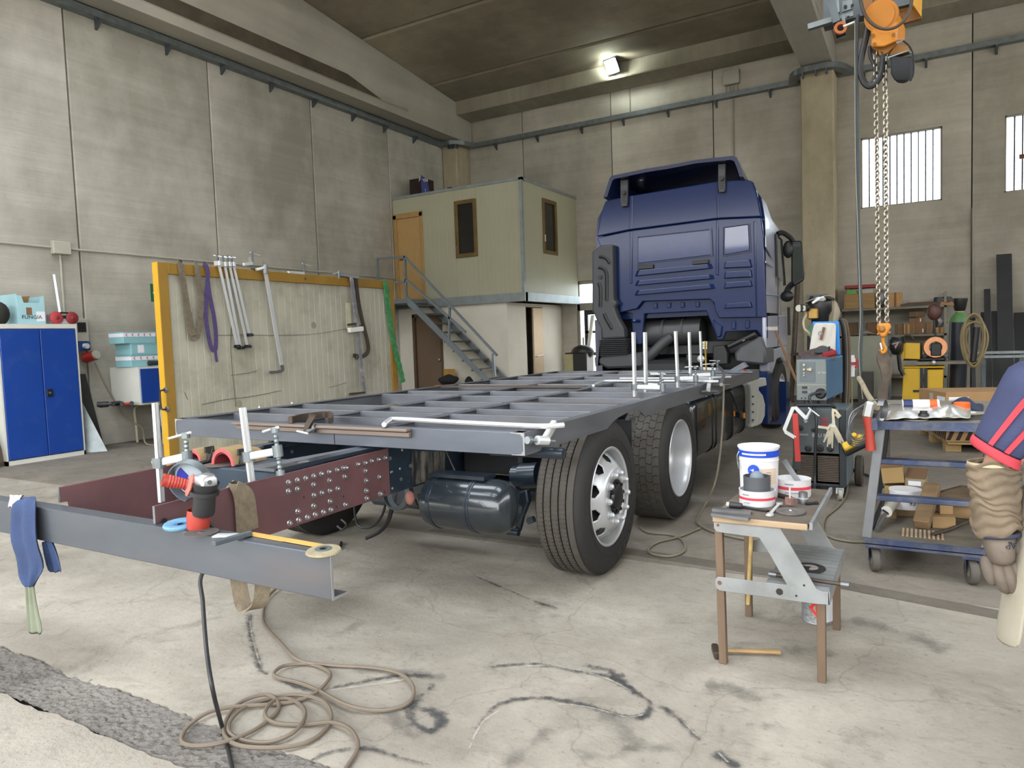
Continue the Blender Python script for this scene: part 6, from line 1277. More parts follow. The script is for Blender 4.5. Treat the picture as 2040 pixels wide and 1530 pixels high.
# power cord of the grinder and the long cable on the floor
P = [V((gx.x+.0,1.66,zt+.03)),V((gx.x+.02,1.72,.66)),at(402,1145,y=1.66),at(404,1200,y=1.62),at(412,1300,y=1.55),at(425,1380,y=1.5),at(443,1450,z=.012),at(462,1528,z=.012),at(470,1600,z=.012)]
tag(mk('grinder_cable',B().tube(spline(P,8),.0075,8),M_cableb,smooth=True),'black power cord hanging from the grinder straight down to the floor','cord')
M_tancab = pm('cable_tan','#685d4f',.6,var=.1)
P = [at(u,v,z=.012) for u,v in ((600,1150),(560,1170),(535,1190),(525,1215),(527,1245),(560,1285),(595,1318),(650,1324),(740,1330),(795,1345),(823,1372),(815,1400),(770,1414),(720,1415),(680,1405),(630,1375),(590,1358),(550,1350),(548,1342),(570,1328),(615,1322),(650,1335),(658,1352),(640,1375),(605,1392),(550,1402),(480,1410),(420,1422),(375,1448),(362,1475),(390,1488),(440,1485),(500,1460),(545,1425),(555,1402),(530,1388),(480,1402),(452,1430),(448,1465),(480,1490),(545,1494),(610,1480),(650,1450),(660,1425),(640,1400),(590,1385),(540,1390),(490,1410),(460,1440),(458,1462),(490,1475),(545,1478),(590,1460),(608,1430),(600,1405),(575,1392),(545,1400),(528,1425),(545,1440),(600,1443),(660,1442),(700,1460),(713,1490),(690,1528),(670,1560))]
sp = spline(P,7)
for i,p in enumerate(sp): p.z = .012+.006*math.sin(i*.21)+.004
tag(mk('coiled_cable',B().tube(sp,.0078,7),M_tancab,smooth=True),'tan cable lying in loose coils on the floor in the foreground','cable')
P = [at(u,v,z=.01) for u,v in ((680,1080),(672,1100),(640,1115),(600,1150))]; tag(mk('dark_cable',B().tube(spline(P,5),.009,7),M_cableb,smooth=True),'short dark cable on the floor beneath the far tail plate','cable')
P = [at(1442,765,x=-1.5),at(1440,830,x=-1.5),at(1435,900,x=-1.5),at(1425,960,x=-1.45),at(1405,1005,z=.02),at(1390,1030,z=.012),at(1392,1045,z=.012),at(1430,1062,z=.012),at(1500,1075,z=.012),at(1560,1062,z=.012)]
tag(mk('hanging_cable',B().tube(spline(P,6),.009,7),M_cable,smooth=True),'grey cable hanging from the right rail down to the floor beside the fuel tank','cable')
P = [at(u,v,z=.012) for u,v in ((1275,1050),(1290,1060),(1340,1066),(1362,1080),(1362,1098),(1335,1108),(1300,1104),(1292,1094),(1310,1080),(1350,1070),(1395,1052))]; tag(mk('floor_cable',B().tube(spline(P,6),.008,7),M_cable,smooth=True),'grey cable looped on the floor behind the rear wheel','cable')
# rags hung over the left end of the channel
M_rag = pm('rag_blue','#2c3c5e',.9,var=.2,scale=9,bump=.3,bscale=90); M_ragg = pm('rag_sage','#747a67',.9,var=.12,scale=8); M_ragw = pm('rag_white','#c2c4c4',.9)
def cloth(lab,rows,m,y0,amp=.012,name='rag',seed=1):
    rr_ = random.Random(seed); G = []
    for i,(uL,uR,v,yy_) in enumerate(rows):
        a_,c_ = at(uL,v,y=yy_),at(uR,v,y=yy_); row = []
        for j in range(9):
            t = j/8; p = a_*(1-t)+c_*t; p.y += amp*math.sin(j*1.7+i*.25+seed)-.008; p.z += rr_.uniform(-.004,.004); row.append(p)
        G.append(row)
    o = mk(name,B().sheet(G,.004),m,smooth=True,solid=.005,sub=1); return tag(o,lab,'rag')
cloth('dark blue torn rag hanging over the left part of the steel channel',[(40,72,992,1.66),(32,76,988,1.60),(26,76,1000,1.565),(24,78,1040,1.56),(24,80,1080,1.56),(38,90,1105,1.56),(42,100,1130,1.56),(45,85,1150,1.56),(58,72,1168,1.56)],M_rag,1.56,.014,seed=2)
cloth('second strip of the blue rag dangling to the right under the channel',[(90,108,1076,1.6),(92,114,1085,1.6),(97,124,1110,1.6),(104,131,1140,1.6)],M_rag,1.6,.01,name='rag_strip',seed=4)
cloth('sage green rag hanging lowest below the blue rag',[(56,72,1150,1.585),(59,74,1180,1.585),(60,80,1220,1.585),(60,90,1264,1.585)],M_ragg,1.585,.012,seed=5)
cloth('crumpled white rag on top of the channel beside the blue rag',[(22,50,990,1.66),(24,46,984,1.62),(22,40,992,1.572),(20,32,1010,1.57)],M_ragw,1.6,.012,seed=6)
p = at(88,967,z=.0); 
# ---------------------------------------------------------------- galvanised step stool used as a bench
def dep(p): return (V(p)-V((0,0,CAMH))).dot(CF)
def pxm(p,n): return n*dep(p)/FOC
SY0,SY1 = 2.965,3.575
M_gst = pm('galvanised_sheet','#8f9292',.5,.35,.16,7,dirt='#716e66',damt=.55,dscale=5); M_leg = pm('rusty_tube','#73604f',.6,.45,.2,6,stretch=(2,2,.4)); M_ply2 = pm('board_edge','#a58e72',.8,var=.15,scale=8,stretch=(.5,2,4)); M_btop = pm('bench_top','#5f564b',.7,.1,.2,6,dirt='#83796a',damt=.4)
r = thing('step_stool','galvanised step stool on rusty square legs used as a workbench','stool',(-.54,3.27,0)); ST = r
def c2(a,b_,y): return at(1400+.183*a,980+.183*b_,y=y)
pl_ = [(118,312),(136,292),(825,362),(1235,1055),(1300,1086),(1375,1092),(1386,1232),(1240,1222),(182,1076),(145,1045),(132,1000),(138,950),(162,925),(915,1012),(735,690),(612,500),(150,436),(120,392)]
P1 = [c2(a,b_,SY0) for a,b_ in pl_]
for y in (SY0,SY1):
    pts = [V((p.x,y,p.z)) for p in P1]; s = mk('side_plate',B().prism(pts,(0,.006,0)),M_gst,r,bev=.0015)
    if y == SY0:
        for a,b_,rad,m in ((835,1088,37,M_gap),(1103,1018,12,M_gap),(1018,1132,12,M_gap),(183,990,24,M_rust),(165,362,16,M_rust)):
            p = c2(a,b_,SY0-.001); mk('plate_hole',B().cyl(p,p+V((0,.0015,0)),rad*.183*dep(p)/FOC,n=16),m,s)
zT = at(1417,1023,y=SY0).z-.002; zB = zT-.028
xl,xr_ = at(1419,1030,y=2.945).x,at(1612,1048,y=2.945).x
mk('top_board',B().box(xl,xr_-.006,2.945,3.62,zB,zT-.003),M_ply2,r,bev=.003); mk('top_sheet',B().box(xl+.004,xr_+.0,2.955,3.62,zT-.003,zT),M_btop,r); mk('top_edge_angle',B().box(xr_,xr_+.012,2.95,3.66,zB+.004,zT+.004),M_gst,r)
zb2 = at(1656,1178,y=SY0).z; zb3 = c2(1375,1092,SY0).z; xt0,xt1 = P1[14].x,P1[5].x
b = B(); N = 24; ring = []
for i in range(N+1): y = SY0+.006+(SY1-SY0-.006)*i/N; ring.append((y,zb3+(.006 if i % 2 else 0)))
b.v = []; 
for x in (xt0-.02,xt1): b.v += [V((x,y,z)) for y,z in ring]
b.f = [(i,i+1,N+2+i,N+1+i) for i in range(N)]; mk('tread',b,M_gst,r,solid=.004)
mk('tread_lip',B().box(xt1-.003,xt1+.003,SY0,SY1+.006,P1[6].z,zb3+.004),M_gst,r)
for x,y,zt_,lx_,ly in ((-.733,SY0+.028,zB,-.01,0),(-.345,SY0+.03,P1[6].z+.01,0,0),(-.742,SY1-.02,zB,0,0),(-.345,SY1-.01,P1[6].z+.01,0,0)):
    mk('leg',B().bar((x,y,0),(x+lx_,y,zt_),.032,.032),M_leg,r,bev=.002)
# items on and under the stool
def can(lab,u,v,w_,h_,band,name='paint_can',z=None,extra=None):
    z = zT if z is None else z
    c_ = at(u,v,z=z+.001); rad = pxm(c_,w_/2); hh = pxm(c_,h_); c_ = c_+V((CF.x,CF.y,0)).normalized()*rad*.55
    r = thing(name,lab,'can',c_); ax_ = (0,0,1)
    mk('can_body',B().lathe([(0,0),(rad*.98,0),(rad,.004),(rad,hh-.003),(rad*1.02,hh),(rad*.97,hh),(rad*.95,hh-.006),(rad*.94,.012),(0,.012)],c_,ax_,40),M_whp,r,smooth=True); return r,c_,rad,hh
M_whp = pm('can_white','#d9d8da',.45,var=.03); M_rband = pm('can_red','#c43844',.5); M_bband = pm('bucket_blue','#1646b8',.4); M_print = pm('print_grey','#8b8d96',.6)
FWD = math.atan2(-CR.x,CR.y)   # lathe seams do not matter; prints are laid on the side facing the camera
def facing(c_,rad,z0,z1,da0,da1,m,nm,par,e=.0012):
    base = math.atan2(-c_.y,-c_.x); b = B(); n = 14; vs = []
    for z in (z0,z1):
        for rr in (rad,rad+e):
            for i in range(n+1): t = base+da0+(da1-da0)*i/n; vs.append((c_.x+rr*math.cos(t),c_.y+rr*math.sin(t),c_.z+z))
    k_ = n+1; b.add(vs,[(k_+i,k_+i+1,3*k_+i+1,3*k_+i) for i in range(n)]+[(i,i+1,3*k_-2*k_+i+1,k_+i) for i in range(n)]+[(2*k_+i,2*k_+i+1,3*k_+i+1,3*k_+i) for i in range(n)]); return mk(nm,b,m,par,smooth=True,ang=20)
r,c_,rad,hh = can('white tub of filler with red band carrying a grey plastic cup, front of the stool',1515,1008,69,31,1)
facing(c_,rad,hh*.42,hh*.58,-1.4,1.4,M_rband,'red_band',r); facing(c_,rad,hh*.70,hh*.80,-.9,-.45,M_print,'print',r); facing(c_,rad,hh*.22,hh*.28,-.8,-.4,M_print,'print',r)
M_cup = pm('cup_grey','#4b4e52',.5); r2_ = rad*.76; zc3 = c_.z+hh-.002; rc = thing('plastic_cup','dark grey plastic cup stuck in the front white tub','cup',(c_.x,c_.y,zc3)); hc = pxm(c_,27)
mk('cup_wall',B().lathe([(0,-.02),(r2_*.98,-.02),(r2_,hc),(r2_*.95,hc),(r2_*.93,-.01),(0,-.01)],(c_.x,c_.y,zc3),(0,0,1),36),M_cup,rc,smooth=True)
mk('scraper_wad',B().ell((c_.x,c_.y,zc3+hc*.8),r2_*.55,r2_*.6,hc*.55),pm('wad_grey','#6f7882',.6),rc,smooth=True)
r,c_,rad,hh = can('white filler tub with red band and a spatula, back right on the stool',1588,990,66,35,1)
facing(c_,rad,hh*.45,hh*.62,-1.4,1.4,M_rband,'red_band',r); facing(c_,rad,hh*.74,hh*.82,-.5,.0,M_print,'print',r); facing(c_,rad,hh*.26,hh*.33,-.5,.3,M_print,'print',r)
mk('filler',B().cyl((c_.x,c_.y,c_.z+.012),(c_.x,c_.y,c_.z+hh*.6),rad*.93,n=30),pm('filler_grey','#9aa09c',.5),r)
tag(mk('spatula',B().bar((c_.x+.03,c_.y,c_.z+hh*.62),(c_.x-.045,c_.y+.03,c_.z+hh+.075),.024,.004,(0,1,0)),M_irong),'steel spatula standing in the right white tub','spatula')
cb = at(1519,992,z=zT+.001); rad = pxm(cb,38); hh = pxm(cb,103); cb = cb+V((CF.x,CF.y,0)).normalized()*rad*.5
r = thing('paint_bucket','tall white bucket with blue top band standing at the back of the stool','bucket',cb)
mk('bucket_body',B().lathe([(0,0),(rad*.93,0),(rad*.94,.01),(rad*.985,hh*.72),(rad*1.01,hh*.725),(rad*1.01,hh*.74),(rad*.99,hh*.745),(rad*1.0,hh*.96),(rad*1.06,hh*.965),(rad*1.06,hh),(rad*1.0,hh),(rad*.97,hh*.95),(rad*.9,.01),(0,.01)],cb,(0,0,1),48),M_whp,r,smooth=True)
facing(cb,rad*.998,hh*.81,hh*.93,-1.5,1.5,M_bband,'blue_band',r,.003); facing(cb,rad*.998,hh*.855,hh*.885,-.9,.35,M_whp,'lettering_bar',r,.005)
pb = cb+V((-cb.x,-cb.y,0)).normalized()*rad*.98+V((CR.x,CR.y,0))*-rad*.28+V((0,0,hh*.58)); nb = V((-cb.x,-cb.y,0)).normalized(); nb = (nb-V((CR.x,CR.y,0))*.28).normalized()
mk('round_logo',B().cyl(pb-nb*.004,pb+nb*.0035,rad*.28,n=30),M_bband,r); mk('logo_wing',B().prism([pb+nb*.004+V((CR.x,CR.y,0))*a*rad+V((0,0,b_*rad)) for a,b_ in ((-.2,.0),(.12,.1),(.02,.0),(.18,-.06),(-.06,-.06),(-.1,.0))],nb*.001),M_whp,r)
facing(cb,rad*.97,hh*.30,hh*.60,.15,.95,pm('label_tan','#cdb9a4',.6),'hazard_label',r,.006)
for i in range(4): facing(cb,rad*.98,hh*(.52-.05*i),hh*(.535-.05*i),.35+.05*(i % 2),.6,M_rband if i % 2 else M_print,'print',r,.007)
mk('bail_handle',B().tube(spline([cb+V((CR.x,CR.y,0))*-rad*1.02+V((0,0,hh*.9)),cb+V((CR.x,CR.y,0))*-rad*1.14+V((0,0,hh*.8)),cb+V((CR.x,CR.y,0))*-rad*1.1+V((0,0,hh*.65)),cb+V((CR.x,CR.y,0))*-rad*.95+nb*.04+V((0,0,hh*.58))],4),.003,6),M_galv,r,smooth=True)
cs = at(1498,990,z=zT+.001); rs = pxm(cs,13); hs = pxm(cs,72); r = thing('spray_can','small grey spray can between front tub and tall bucket','can',cs)
mk('can_body',B().lathe([(0,0),(rs,0),(rs,hs*.72),(rs*.9,hs*.78),(rs*.45,hs*.86),(rs*.4,hs*.9),(0,hs*.9)],cs,(0,0,1),24),M_whp,r,smooth=True); mk('can_shoulder',B().lathe([(rs*1.01,hs*.62),(rs*1.01,hs*.72),(rs*.92,hs*.79),(rs*.5,hs*.87)],cs,(0,0,1),24),pm('can_taupe','#6e625a',.45),r,smooth=True); mk('nozzle',B().cyl(cs+V((0,0,hs*.9)),cs+V((0,0,hs)),rs*.25),M_pvc,r)
for k_,(u,v,du,dv) in enumerate(((1417,1024,1493,1034),(1418,1015,1497,1022))):
    a_,d_ = at(u+2,v,z=zT+.006),at(du,dv,z=zT+.006); tag(mk('steel_flat',B().bar((a_.x,a_.y,zT+.0065),(d_.x,d_.y,zT+.0065),.028,.012),M_irong),('nearest' if k_ == 0 else 'second')+' of two short grey steel flats on the front left of the stool','steel flat')
cd_ = at(1575,1022,z=zT); r = thing('grinding_disc','worn grey grinding disc lying on the stool by the front edge','disc',cd_); rd_ = pxm(cd_,28); mk('disc_body',B().lathe([(0,.010),(rd_*.3,.010),(rd_*.45,.004),(rd_*.6,.008),(rd_*.97,.010),(rd_,.005),(rd_*.97,0),(0,0)],(cd_.x,cd_.y,zT+.001),(0,0,1),40),pm('disc_greyb','#605b57',.7,.2,.15,40),r,smooth=True); mk('disc_nut',B().ell((cd_.x,cd_.y,zT+.012),.008,.008,.005),M_bolt,r)
cf_ = at(1574,1010,z=zT); r = thing('abrasive_roll','pinkish abrasive flap wheel with steel spindle standing by the grinding disc','flap wheel',cf_); mk('flaps',B().cyl((cf_.x,cf_.y,zT+.013),(cf_.x,cf_.y,zT+.040),pxm(cf_,9.5),n=20),pm('flap_brown','#7c5d55',.85,var=.3,scale=90),r); mk('spindle',B().cyl((cf_.x,cf_.y,zT+.04),(cf_.x,cf_.y,zT+.085),.004),M_chr,r)
ck = at(1600,1003,z=zT); r = thing('socket','dark steel impact socket standing near the right edge of the stool','socket',ck); mk('socket_body',B().lathe([(0,0),(.020,0),(.022,.02),(.019,.026),(.019,.05),(.012,.052),(.012,.03),(0,.03)],(ck.x,ck.y,zT+.001),(0,0,1),20),M_irong,r,smooth=True,ang=50); mk('socket_ring',B().cyl((ck.x,ck.y,zT+.022),(ck.x,ck.y,zT+.027),.0225,n=20),M_chr,r)
a_,d_ = at(1533,1025,z=zT+.006),at(1553,1003,z=zT+.012); r = thing('spanner','silver open-ended spanner lying between front tub and disc','spanner',a_); mk('shank',B().bar(a_,d_,.014,.006),M_chr,r,bev=.002); mk('jaw',B().lathe([(.008,-.004),(.017,-.004),(.017,.004),(.008,.004)],a_,(0,0,1),16,.8,5.6),M_chr,r); mk('ring_end',B().lathe([(.007,-.004),(.014,-.004),(.014,.004),(.007,.004)],d_,(0,0,1),16),M_chr,r)
a_,d_ = at(1448,1005,z=zT+.014),at(1478,1008,z=zT+.014); r = thing('air_drill_bit_set','dark greasy tool with pale tip lying at the left edge behind the steel flats','tool',a_); mk('tool_body',B().cyl(a_+(d_-a_)*.2,d_,.014,.012),M_tool,r,smooth=True); mk('tool_tip',B().cyl(a_,a_+(d_-a_)*.25,.012),M_pvc,r,smooth=True)
a_,d_ = at(1470,1008,z=zT+.005),at(1530,1018,z=zT+.005); tag(mk('file',B().bar(a_,d_,.022,.006),M_steel_dk),'dark flat file lying in front of the front tub','file')
a_,d_ = at(1548,985,z=zT+.01),at(1575,992,z=zT+.01); tag(mk('steel_pin',B().cyl(a_,d_,.010),M_iron),'dark steel pin lying between the bucket and the right tub','pin')
a_,d_ = at(1606,1004,z=zT+.006),at(1626,1002,z=zT+.006); tag(mk('eye_bolt',B().cyl(a_,d_,.006).ell(d_,.010,.010,.008),M_steel_dk),'small black bolt lying right of the impact socket','bolt')
zt2 = zb3+.006
cx_ = at(1617,1133,z=zt2); r = thing('cutting_disc','large black cutting disc lying on the lower step of the stool','disc',cx_); rd_ = pxm(cx_,34)*.9; mk('disc_body',B().lathe([(rd_*.1,0),(rd_,0),(rd_,.004),(rd_*.1,.004)],(cx_.x-.01,cx_.y,zt2+.001),(0,0,1),48),pm('disc_black','#2c2a29',.8,.0,.15,40),r); mk('disc_label',B().lathe([(rd_*.12,0),(rd_*.55,0),(rd_*.55,.001),(rd_*.12,.001)],(cx_.x-.01,cx_.y,zt2+.005),(0,0,1),36,.5,4.6),pm('disc_label','#a09a96',.5,var=.3,scale=40),r)
a_,d_ = at(1532,1143,z=zt2+.016),at(1692,1166,z=zt2+.016); r = thing('extension_bar','black socket extension bar lying across the lower step','extension bar',a_); mk('bar',B().cyl(a_,d_,.008),M_iron,r,smooth=True)
for p,q in ((a_,.1),(d_,.1)): o_ = (d_-a_)*(q if p is a_ else -q); mk('socket_end',B().cyl(p,p+o_,.0105),M_irong,r,smooth=True)
a_,d_ = at(1497,1062,y=3.53),at(1490,1205,y=3.53); r = thing('hanging_stick','yellowed wooden stick hanging in front of the back left leg of the stool','stick',d_); mk('stick',B().bar(d_,a_,.018,.018),pm('stick_wood','#b39a62',.6,var=.25,scale=30),r,bev=.004)
cc_ = at(1625,1243,z=0); rad = pxm(cc_,29); hh = pxm(cc_,62); cc_ = V((cc_.x,cc_.y+.05,.001)); r = thing('paint_tin','silver paint tin with red diamond label on the floor behind the stool leg','can',cc_)
mk('tin_body',B().lathe([(0,0),(rad,0),(rad*1.02,.004),(rad,.008),(rad,hh-.006),(rad*1.02,hh),(rad*.9,hh),(rad*.88,hh-.01),(0,hh-.01)],cc_,(0,0,1),36),pm('tin_speckle','#8f9193',.4,.5,.4,90),r,smooth=True)
facing(cc_,rad,hh*.1,hh*.9,.5,1.4,M_lab,'white_label',r,.002); pb = cc_+V((-cc_.x,-cc_.y,0)).normalized()*(rad+.0005)+V((0,0,hh*.55)); nb = V((-cc_.x,-cc_.y,0)).normalized(); sx_ = V((-nb.y,nb.x,0)); mk('red_diamond',B().prism([pb+sx_*a*.035+V((0,0,b_*.045))-nb*.006*abs(a) for a,b_ in ((-1,0),(0,-1),(1,0),(0,1))],nb*.003),pm('diamond_red','#c8321f',.5),r)
# hammer on the floor
a_,d_ = at(1450,1296,z=.018),at(1554,1299,z=.018); r = thing('hammer','hammer with wooden handle lying on the floor by the front left leg','hammer',a_); hd0 = at(1426,1296,z=.02); dr = (d_-a_).normalized()
mk('handle',B().sweep([hd0,a_,a_+(d_-a_)*.5,d_],[(.012*math.cos(t),.009*math.sin(t)) for t in [i*math.pi/5 for i in range(10)]],scale=[.8,.9,1.05,1.25]),pm('handle_wood','#977a50',.55,var=.2,stretch=(.4,4,4),scale=9),r,smooth=True); sv = V((-dr.y,dr.x,0)); mk('head',B().bar(hd0-sv*.055,hd0+sv*.045,.028,.03),M_iron,r,bev=.005)

# ---------------------------------------------------------------- blue step trolley with shelves
CY0,CY1 = 4.5,5.65; M_cblue = pm('cart_blue','#36415e',.5,.2,.25,10,dirt='#777570',damt=.7,dscale=6); M_cgrey = pm('cart_grey','#7b7d7f',.5,.4,.15,6); M_cdeck = pm('cart_deck','#6b6457',.75,.1,.15,8); M_ctop = pm('cart_top','#777266',.7,.1,.12,6)
r = thing('step_trolley','blue and grey steel step trolley on castors loaded with tools and offcuts','trolley',(.15,5,0)); CT = r
zD = at(1727,1070,y=CY0).z; zTp = at(1745,838,y=CY0).z; XB0,XB1 = -.275,.30; XT0,XT1 = -.20,.62
for y in (CY0,CY1):
    mk('upright',B().bar((XB0,y,zD),(XT0,y,zTp-.02),.05,.03,(0,1,0)),M_cgrey if y == CY0 else M_steel_dk,r,bev=.003); mk('upright',B().bar((XB1,y,zD),(XT1-.15,y,zTp-.02),.05,.03,(0,1,0)),M_cgrey,r,bev=.003)
for i in range(2):
    z = at(1742,912+73*i+2,y=CY0).z; xa = XB0+(XT0-XB0)*(z-zD)/(zTp-zD)
    mk('rung',B().box(xa+.02,XB1+.1,CY0-.005,CY0+.075,z-.028,z),M_cblue,r,bev=.004)
mk('deck',B().box(XB0-.01,XB1+.01,CY0-.02,CY1+.02,zD-.035,zD-.03),M_cdeck,r); mk('deck_frame',B().box(XB0-.01,XB1+.01,CY0-.02,CY0+.0,zD-.05,zD).box(XB0-.01,XB0+.0,CY0,CY1,zD-.05,zD).box(XB0-.01,XB1+.01,CY1,CY1+.02,zD-.05,zD),M_cblue,r)
mk('deck_plate',B().box(XB0,XB1,CY0,CY1,zD-.03,zD-.006),M_cdeck,r)
b = B()
for i in range(10): b.box(-.1+.022*i,-.088+.022*i,4.62,4.80,zD-.006,zD-.002)
mk('deck_grating',b,M_ply2,r,kind='stuff')
mk('top_shelf',B().box(XT0-.02,XT1,CY0-.02,CY1+.15,zTp-.012,zTp),M_ctop,r); mk('top_frame',B().box(XT0-.02,XT1,CY0-.03,CY0-.01,zTp-.045,zTp+.002).box(XT0-.03,XT0-.02,CY0-.02,CY1+.15,zTp-.045,zTp+.002),M_cblue,r)
def castor(x,y):
    g_ = thing('castor',None,None,(0,0,0)); g_.parent = CT; g_.location = V((x,y,0))-CT.location
    mk('castor_wheel',B().lathe([(.03,-.02),(.062,-.022),(.068,-.015),(.068,.015),(.062,.022),(.03,.02)],(x,y,.069),(.35,1,0) if False else (1,.25,0),28),pm('castor_tyre','#57534c',.8),g_,smooth=True); mk('castor_hub',B().cyl((x-.018,y-.004,.069),(x+.018,y+.004,.069),.03,n=16),M_pvcd,g_)
    for s in (-1,1): mk('fork',B().prism([(x+s*.028,y-.02,.065),(x+s*.028,y+.02,.065),(x+s*.028,y+.045,zD-.055),(x+s*.028,y-.035,zD-.055)],(s*.004,s*.001,0)),M_cblue,g_)
    mk('fork_plate',B().box(x-.045,x+.045,y-.045,y+.055,zD-.058,zD-.05),M_cblue,g_)
for x,y in ((-.235,4.53),(.237,4.50),(-.235,5.6),(.25,5.6)): castor(x,y)
# goods on the lower deck
zd = zD-.0055
def blk(lab,c_,sx,sy,sz,rz,m,name='wood_block',cat='wood block',rx=0,ry=0):
    o = mk(name,B().cbox((c_[0],c_[1],c_[2]),sx,sy,sz,rz,rx,ry),m,bev=.003); return tag(o,lab,cat)
M_wd = pm('old_wood','#7d664a',.85,var=.2,scale=5,stretch=(1,4,4),dirt='#54432f',damt=.4); M_wdl = pm('cut_wood','#9c7f58',.8,var=.15,scale=6)
a_ = at(1835,1046,z=zd+.03); d_ = at(1858,968,y=a_.y+.28); tag(mk('timber',B().bar(a_,d_,.085,.065),M_wd,bev=.006),'thick weathered timber propped up slanting on the trolley deck','timber')
c_ = at(1877,1050,z=zd); blk('pale squared wood block with a slot on the trolley deck',(c_.x,c_.y+.04,zd+.035),.12,.16,.07,.1,M_wdl)
c_ = at(1890,1022,z=zd+.07); blk('small wood block sitting on the pale squared block',(c_.x-.02,c_.y-.0,zd+.07+.028),.07,.1,.055,.15,M_wdl)
c_ = at(1935,1030,z=zd+.03); blk('wood block at the right end of the trolley deck by the glove',(c_.x-.02,c_.y+.15,zd+.05),.13,.2,.095,-.1,M_wdl)
q = [at(u,v,y=5.05) for u,v in ((1853,1012),(1870,982),(1915,970),(1945,973),(1945,1006))]; o = mk('tree_bark_slab',B().prism(q,(0,.06,0)),pm('bark','#5f5140',.9,var=.35,scale=8,stretch=(1,1,5),bump=.5,bscale=30),bev=.006); tag(o,'dark broken plank leaning at the back of the trolley deck','plank')
c_ = at(1802,1020,z=zd); r = blk('flat wood offcut lying beneath the white tub on the trolley',(c_.x,c_.y-.05,zd+.022),.16,.16,.044,0,M_wd)
ct_ = V((c_.x+.005,c_.y-.06,zd+.045)); rad = pxm(ct_,28); hh = pxm(ct_,34); r = thing('filler_tub','white tub with red stripe and number on the trolley deck','tub',ct_)
mk('tub_body',B().lathe([(0,0),(rad*.93,0),(rad,hh),(rad*1.05,hh),(rad*1.05,hh+.012),(0,hh+.012)],ct_,(0,0,1),40),M_whp,r,smooth=True,ang=50); facing(ct_,rad*.97,hh*.50,hh*.68,-1.2,.3,M_rband,'red_stripe',r,.003)
base = math.atan2(-ct_.y,-ct_.x); n_ = V((math.cos(base+.45),math.sin(base+.45),0)); text('lettering','93',M_ink,ct_+n_*(rad+.003)+V((0,0,hh*.42)),.045,rotm((-n_.y,n_.x,0),(0,0,1)),r); n_ = V((math.cos(base-.2),math.sin(base-.2),0)); text('lettering','ayken',M_ink,ct_+n_*(rad+.003)+V((0,0,hh*.82)),.022,rotm((-n_.y,n_.x,0),(0,0,1)),r)
a_ = at(1766,1019,z=zd+.075); d_ = at(1777,998,y=a_.y+.3); r = thing('plastic_tube','grey plastic tube with white slotted cap on the left of the trolley deck','tube',a_); ra = pxm(a_,11)
ax_ = (V((a_.x+.06,a_.y+.32,a_.z+.03))-a_); mk('tube_body',B().cyl(a_,a_+ax_,ra*.92,n=24),M_pvc,r,smooth=True); mk('cap',B().cyl(a_-ax_*.03,a_,ra,n=24),M_white,r,smooth=True); pf = a_-ax_*.032; mk('cap_slot',B().bar(pf+V((-ra*.55,0,.012)),pf+V((ra*.5,.0,-.012)),.012,.003,(0,1,0)),M_black,r); mk('tube_rest',B().box(a_.x-.04,a_.x+.05,a_.y+.15,a_.y+.2,zd,a_.z-ra*.8),M_wd,r)
for k_,(u0,v0,u1,v1) in enumerate(((1737,1052,1762,990),(1745,1056,1772,1010))): a_ = at(u0,v0,z=zd+.016); d_ = at(u1,v1,y=a_.y+.35); tag(mk('steel_rod',B().cyl(a_,V((d_.x,a_.y+.35,d_.z)),.014-.003*k_,n=10),M_irong if k_ else M_steel_dk,smooth=True),('dark' if k_ == 0 else 'grey')+' steel rod standing slanted in the left corner of the trolley deck','rod')
P = spline([at(1858,1064,z=zd+.012),at(1890,1055,z=zd+.012),at(1920,1042,z=zd+.02),at(1945,1030,z=zd+.03)],5); tag(mk('rubber_hose',B().tube(P,.011,8),M_iron,smooth=True),'short bent dark hose lying at the front of the trolley deck','hose')
P = spline([at(1838,1040,z=zd+.01),at(1848,1060,z=zd+.01)],2)
# cartons on the deck behind the rungs
M_buff = pm('buff_card','#9c8052',.8,var=.08); 
def carton(lab,c_,sx,sy,sz,rz,m,ry=0,lid=True,name='cardboard_box'):
    r = thing(name,lab,'box',(c_[0],c_[1],c_[2]-sz/2)); mk('box_body',B().cbox(c_,sx,sy,sz,rz,0,ry),m,r,bev=.002)
    if lid:
        R = Matrix.Rotation(rz,3,'Z') @ Matrix.Rotation(ry,3,'Y'); t = V(c_)+R @ V((0,0,sz/2)); mk('flap',B().hexa([t+R @ V(p) for p in ((-sx/2,-sy/2,.003),(sx/2,-sy/2,.003),(sx/2,sy/2,.04),(-sx/2,sy/2,.04))],[t+R @ V(p) for p in ((-sx/2,-sy/2,.006),(sx/2,-sy/2,.006),(sx/2,sy/2,.043),(-sx/2,sy/2,.043))]),M_cardd,r)
    return r
yb = 5.34; a_,d_ = at(1762,988,y=yb),at(1828,992,y=yb); zk = at(1790,970,y=yb).z; zmid = a_.z
carton('pale buff carton lying under the open one on the trolley',((a_.x+d_.x)/2,yb+.1,(zk+zd)/2),d_.x-a_.x,.2,zk-zd-.002,0,M_buff,0,False)
a_,d_ = at(1755,960,y=yb+.02),at(1802,948,y=yb+.02); carton('buff open carton tilted on top of the lower carton on the trolley',((a_.x+d_.x)/2+.0,yb+.1,zk+.073),d_.x-a_.x-.01,.18,.105,.0,M_buff,-.12)
a_ = at(1822,968,y=yb); r = carton('small grey-brown carton with torn white label behind the slanted timber',(a_.x+.01,yb+.1,zk+.03),.12,.16,.055,-.1,pm('grey_card','#8c8168',.8)); mk('torn_label',B().cbox((a_.x-.0,yb+.012,zk+.028),.075,.002,.03,-.1),M_lab,r)
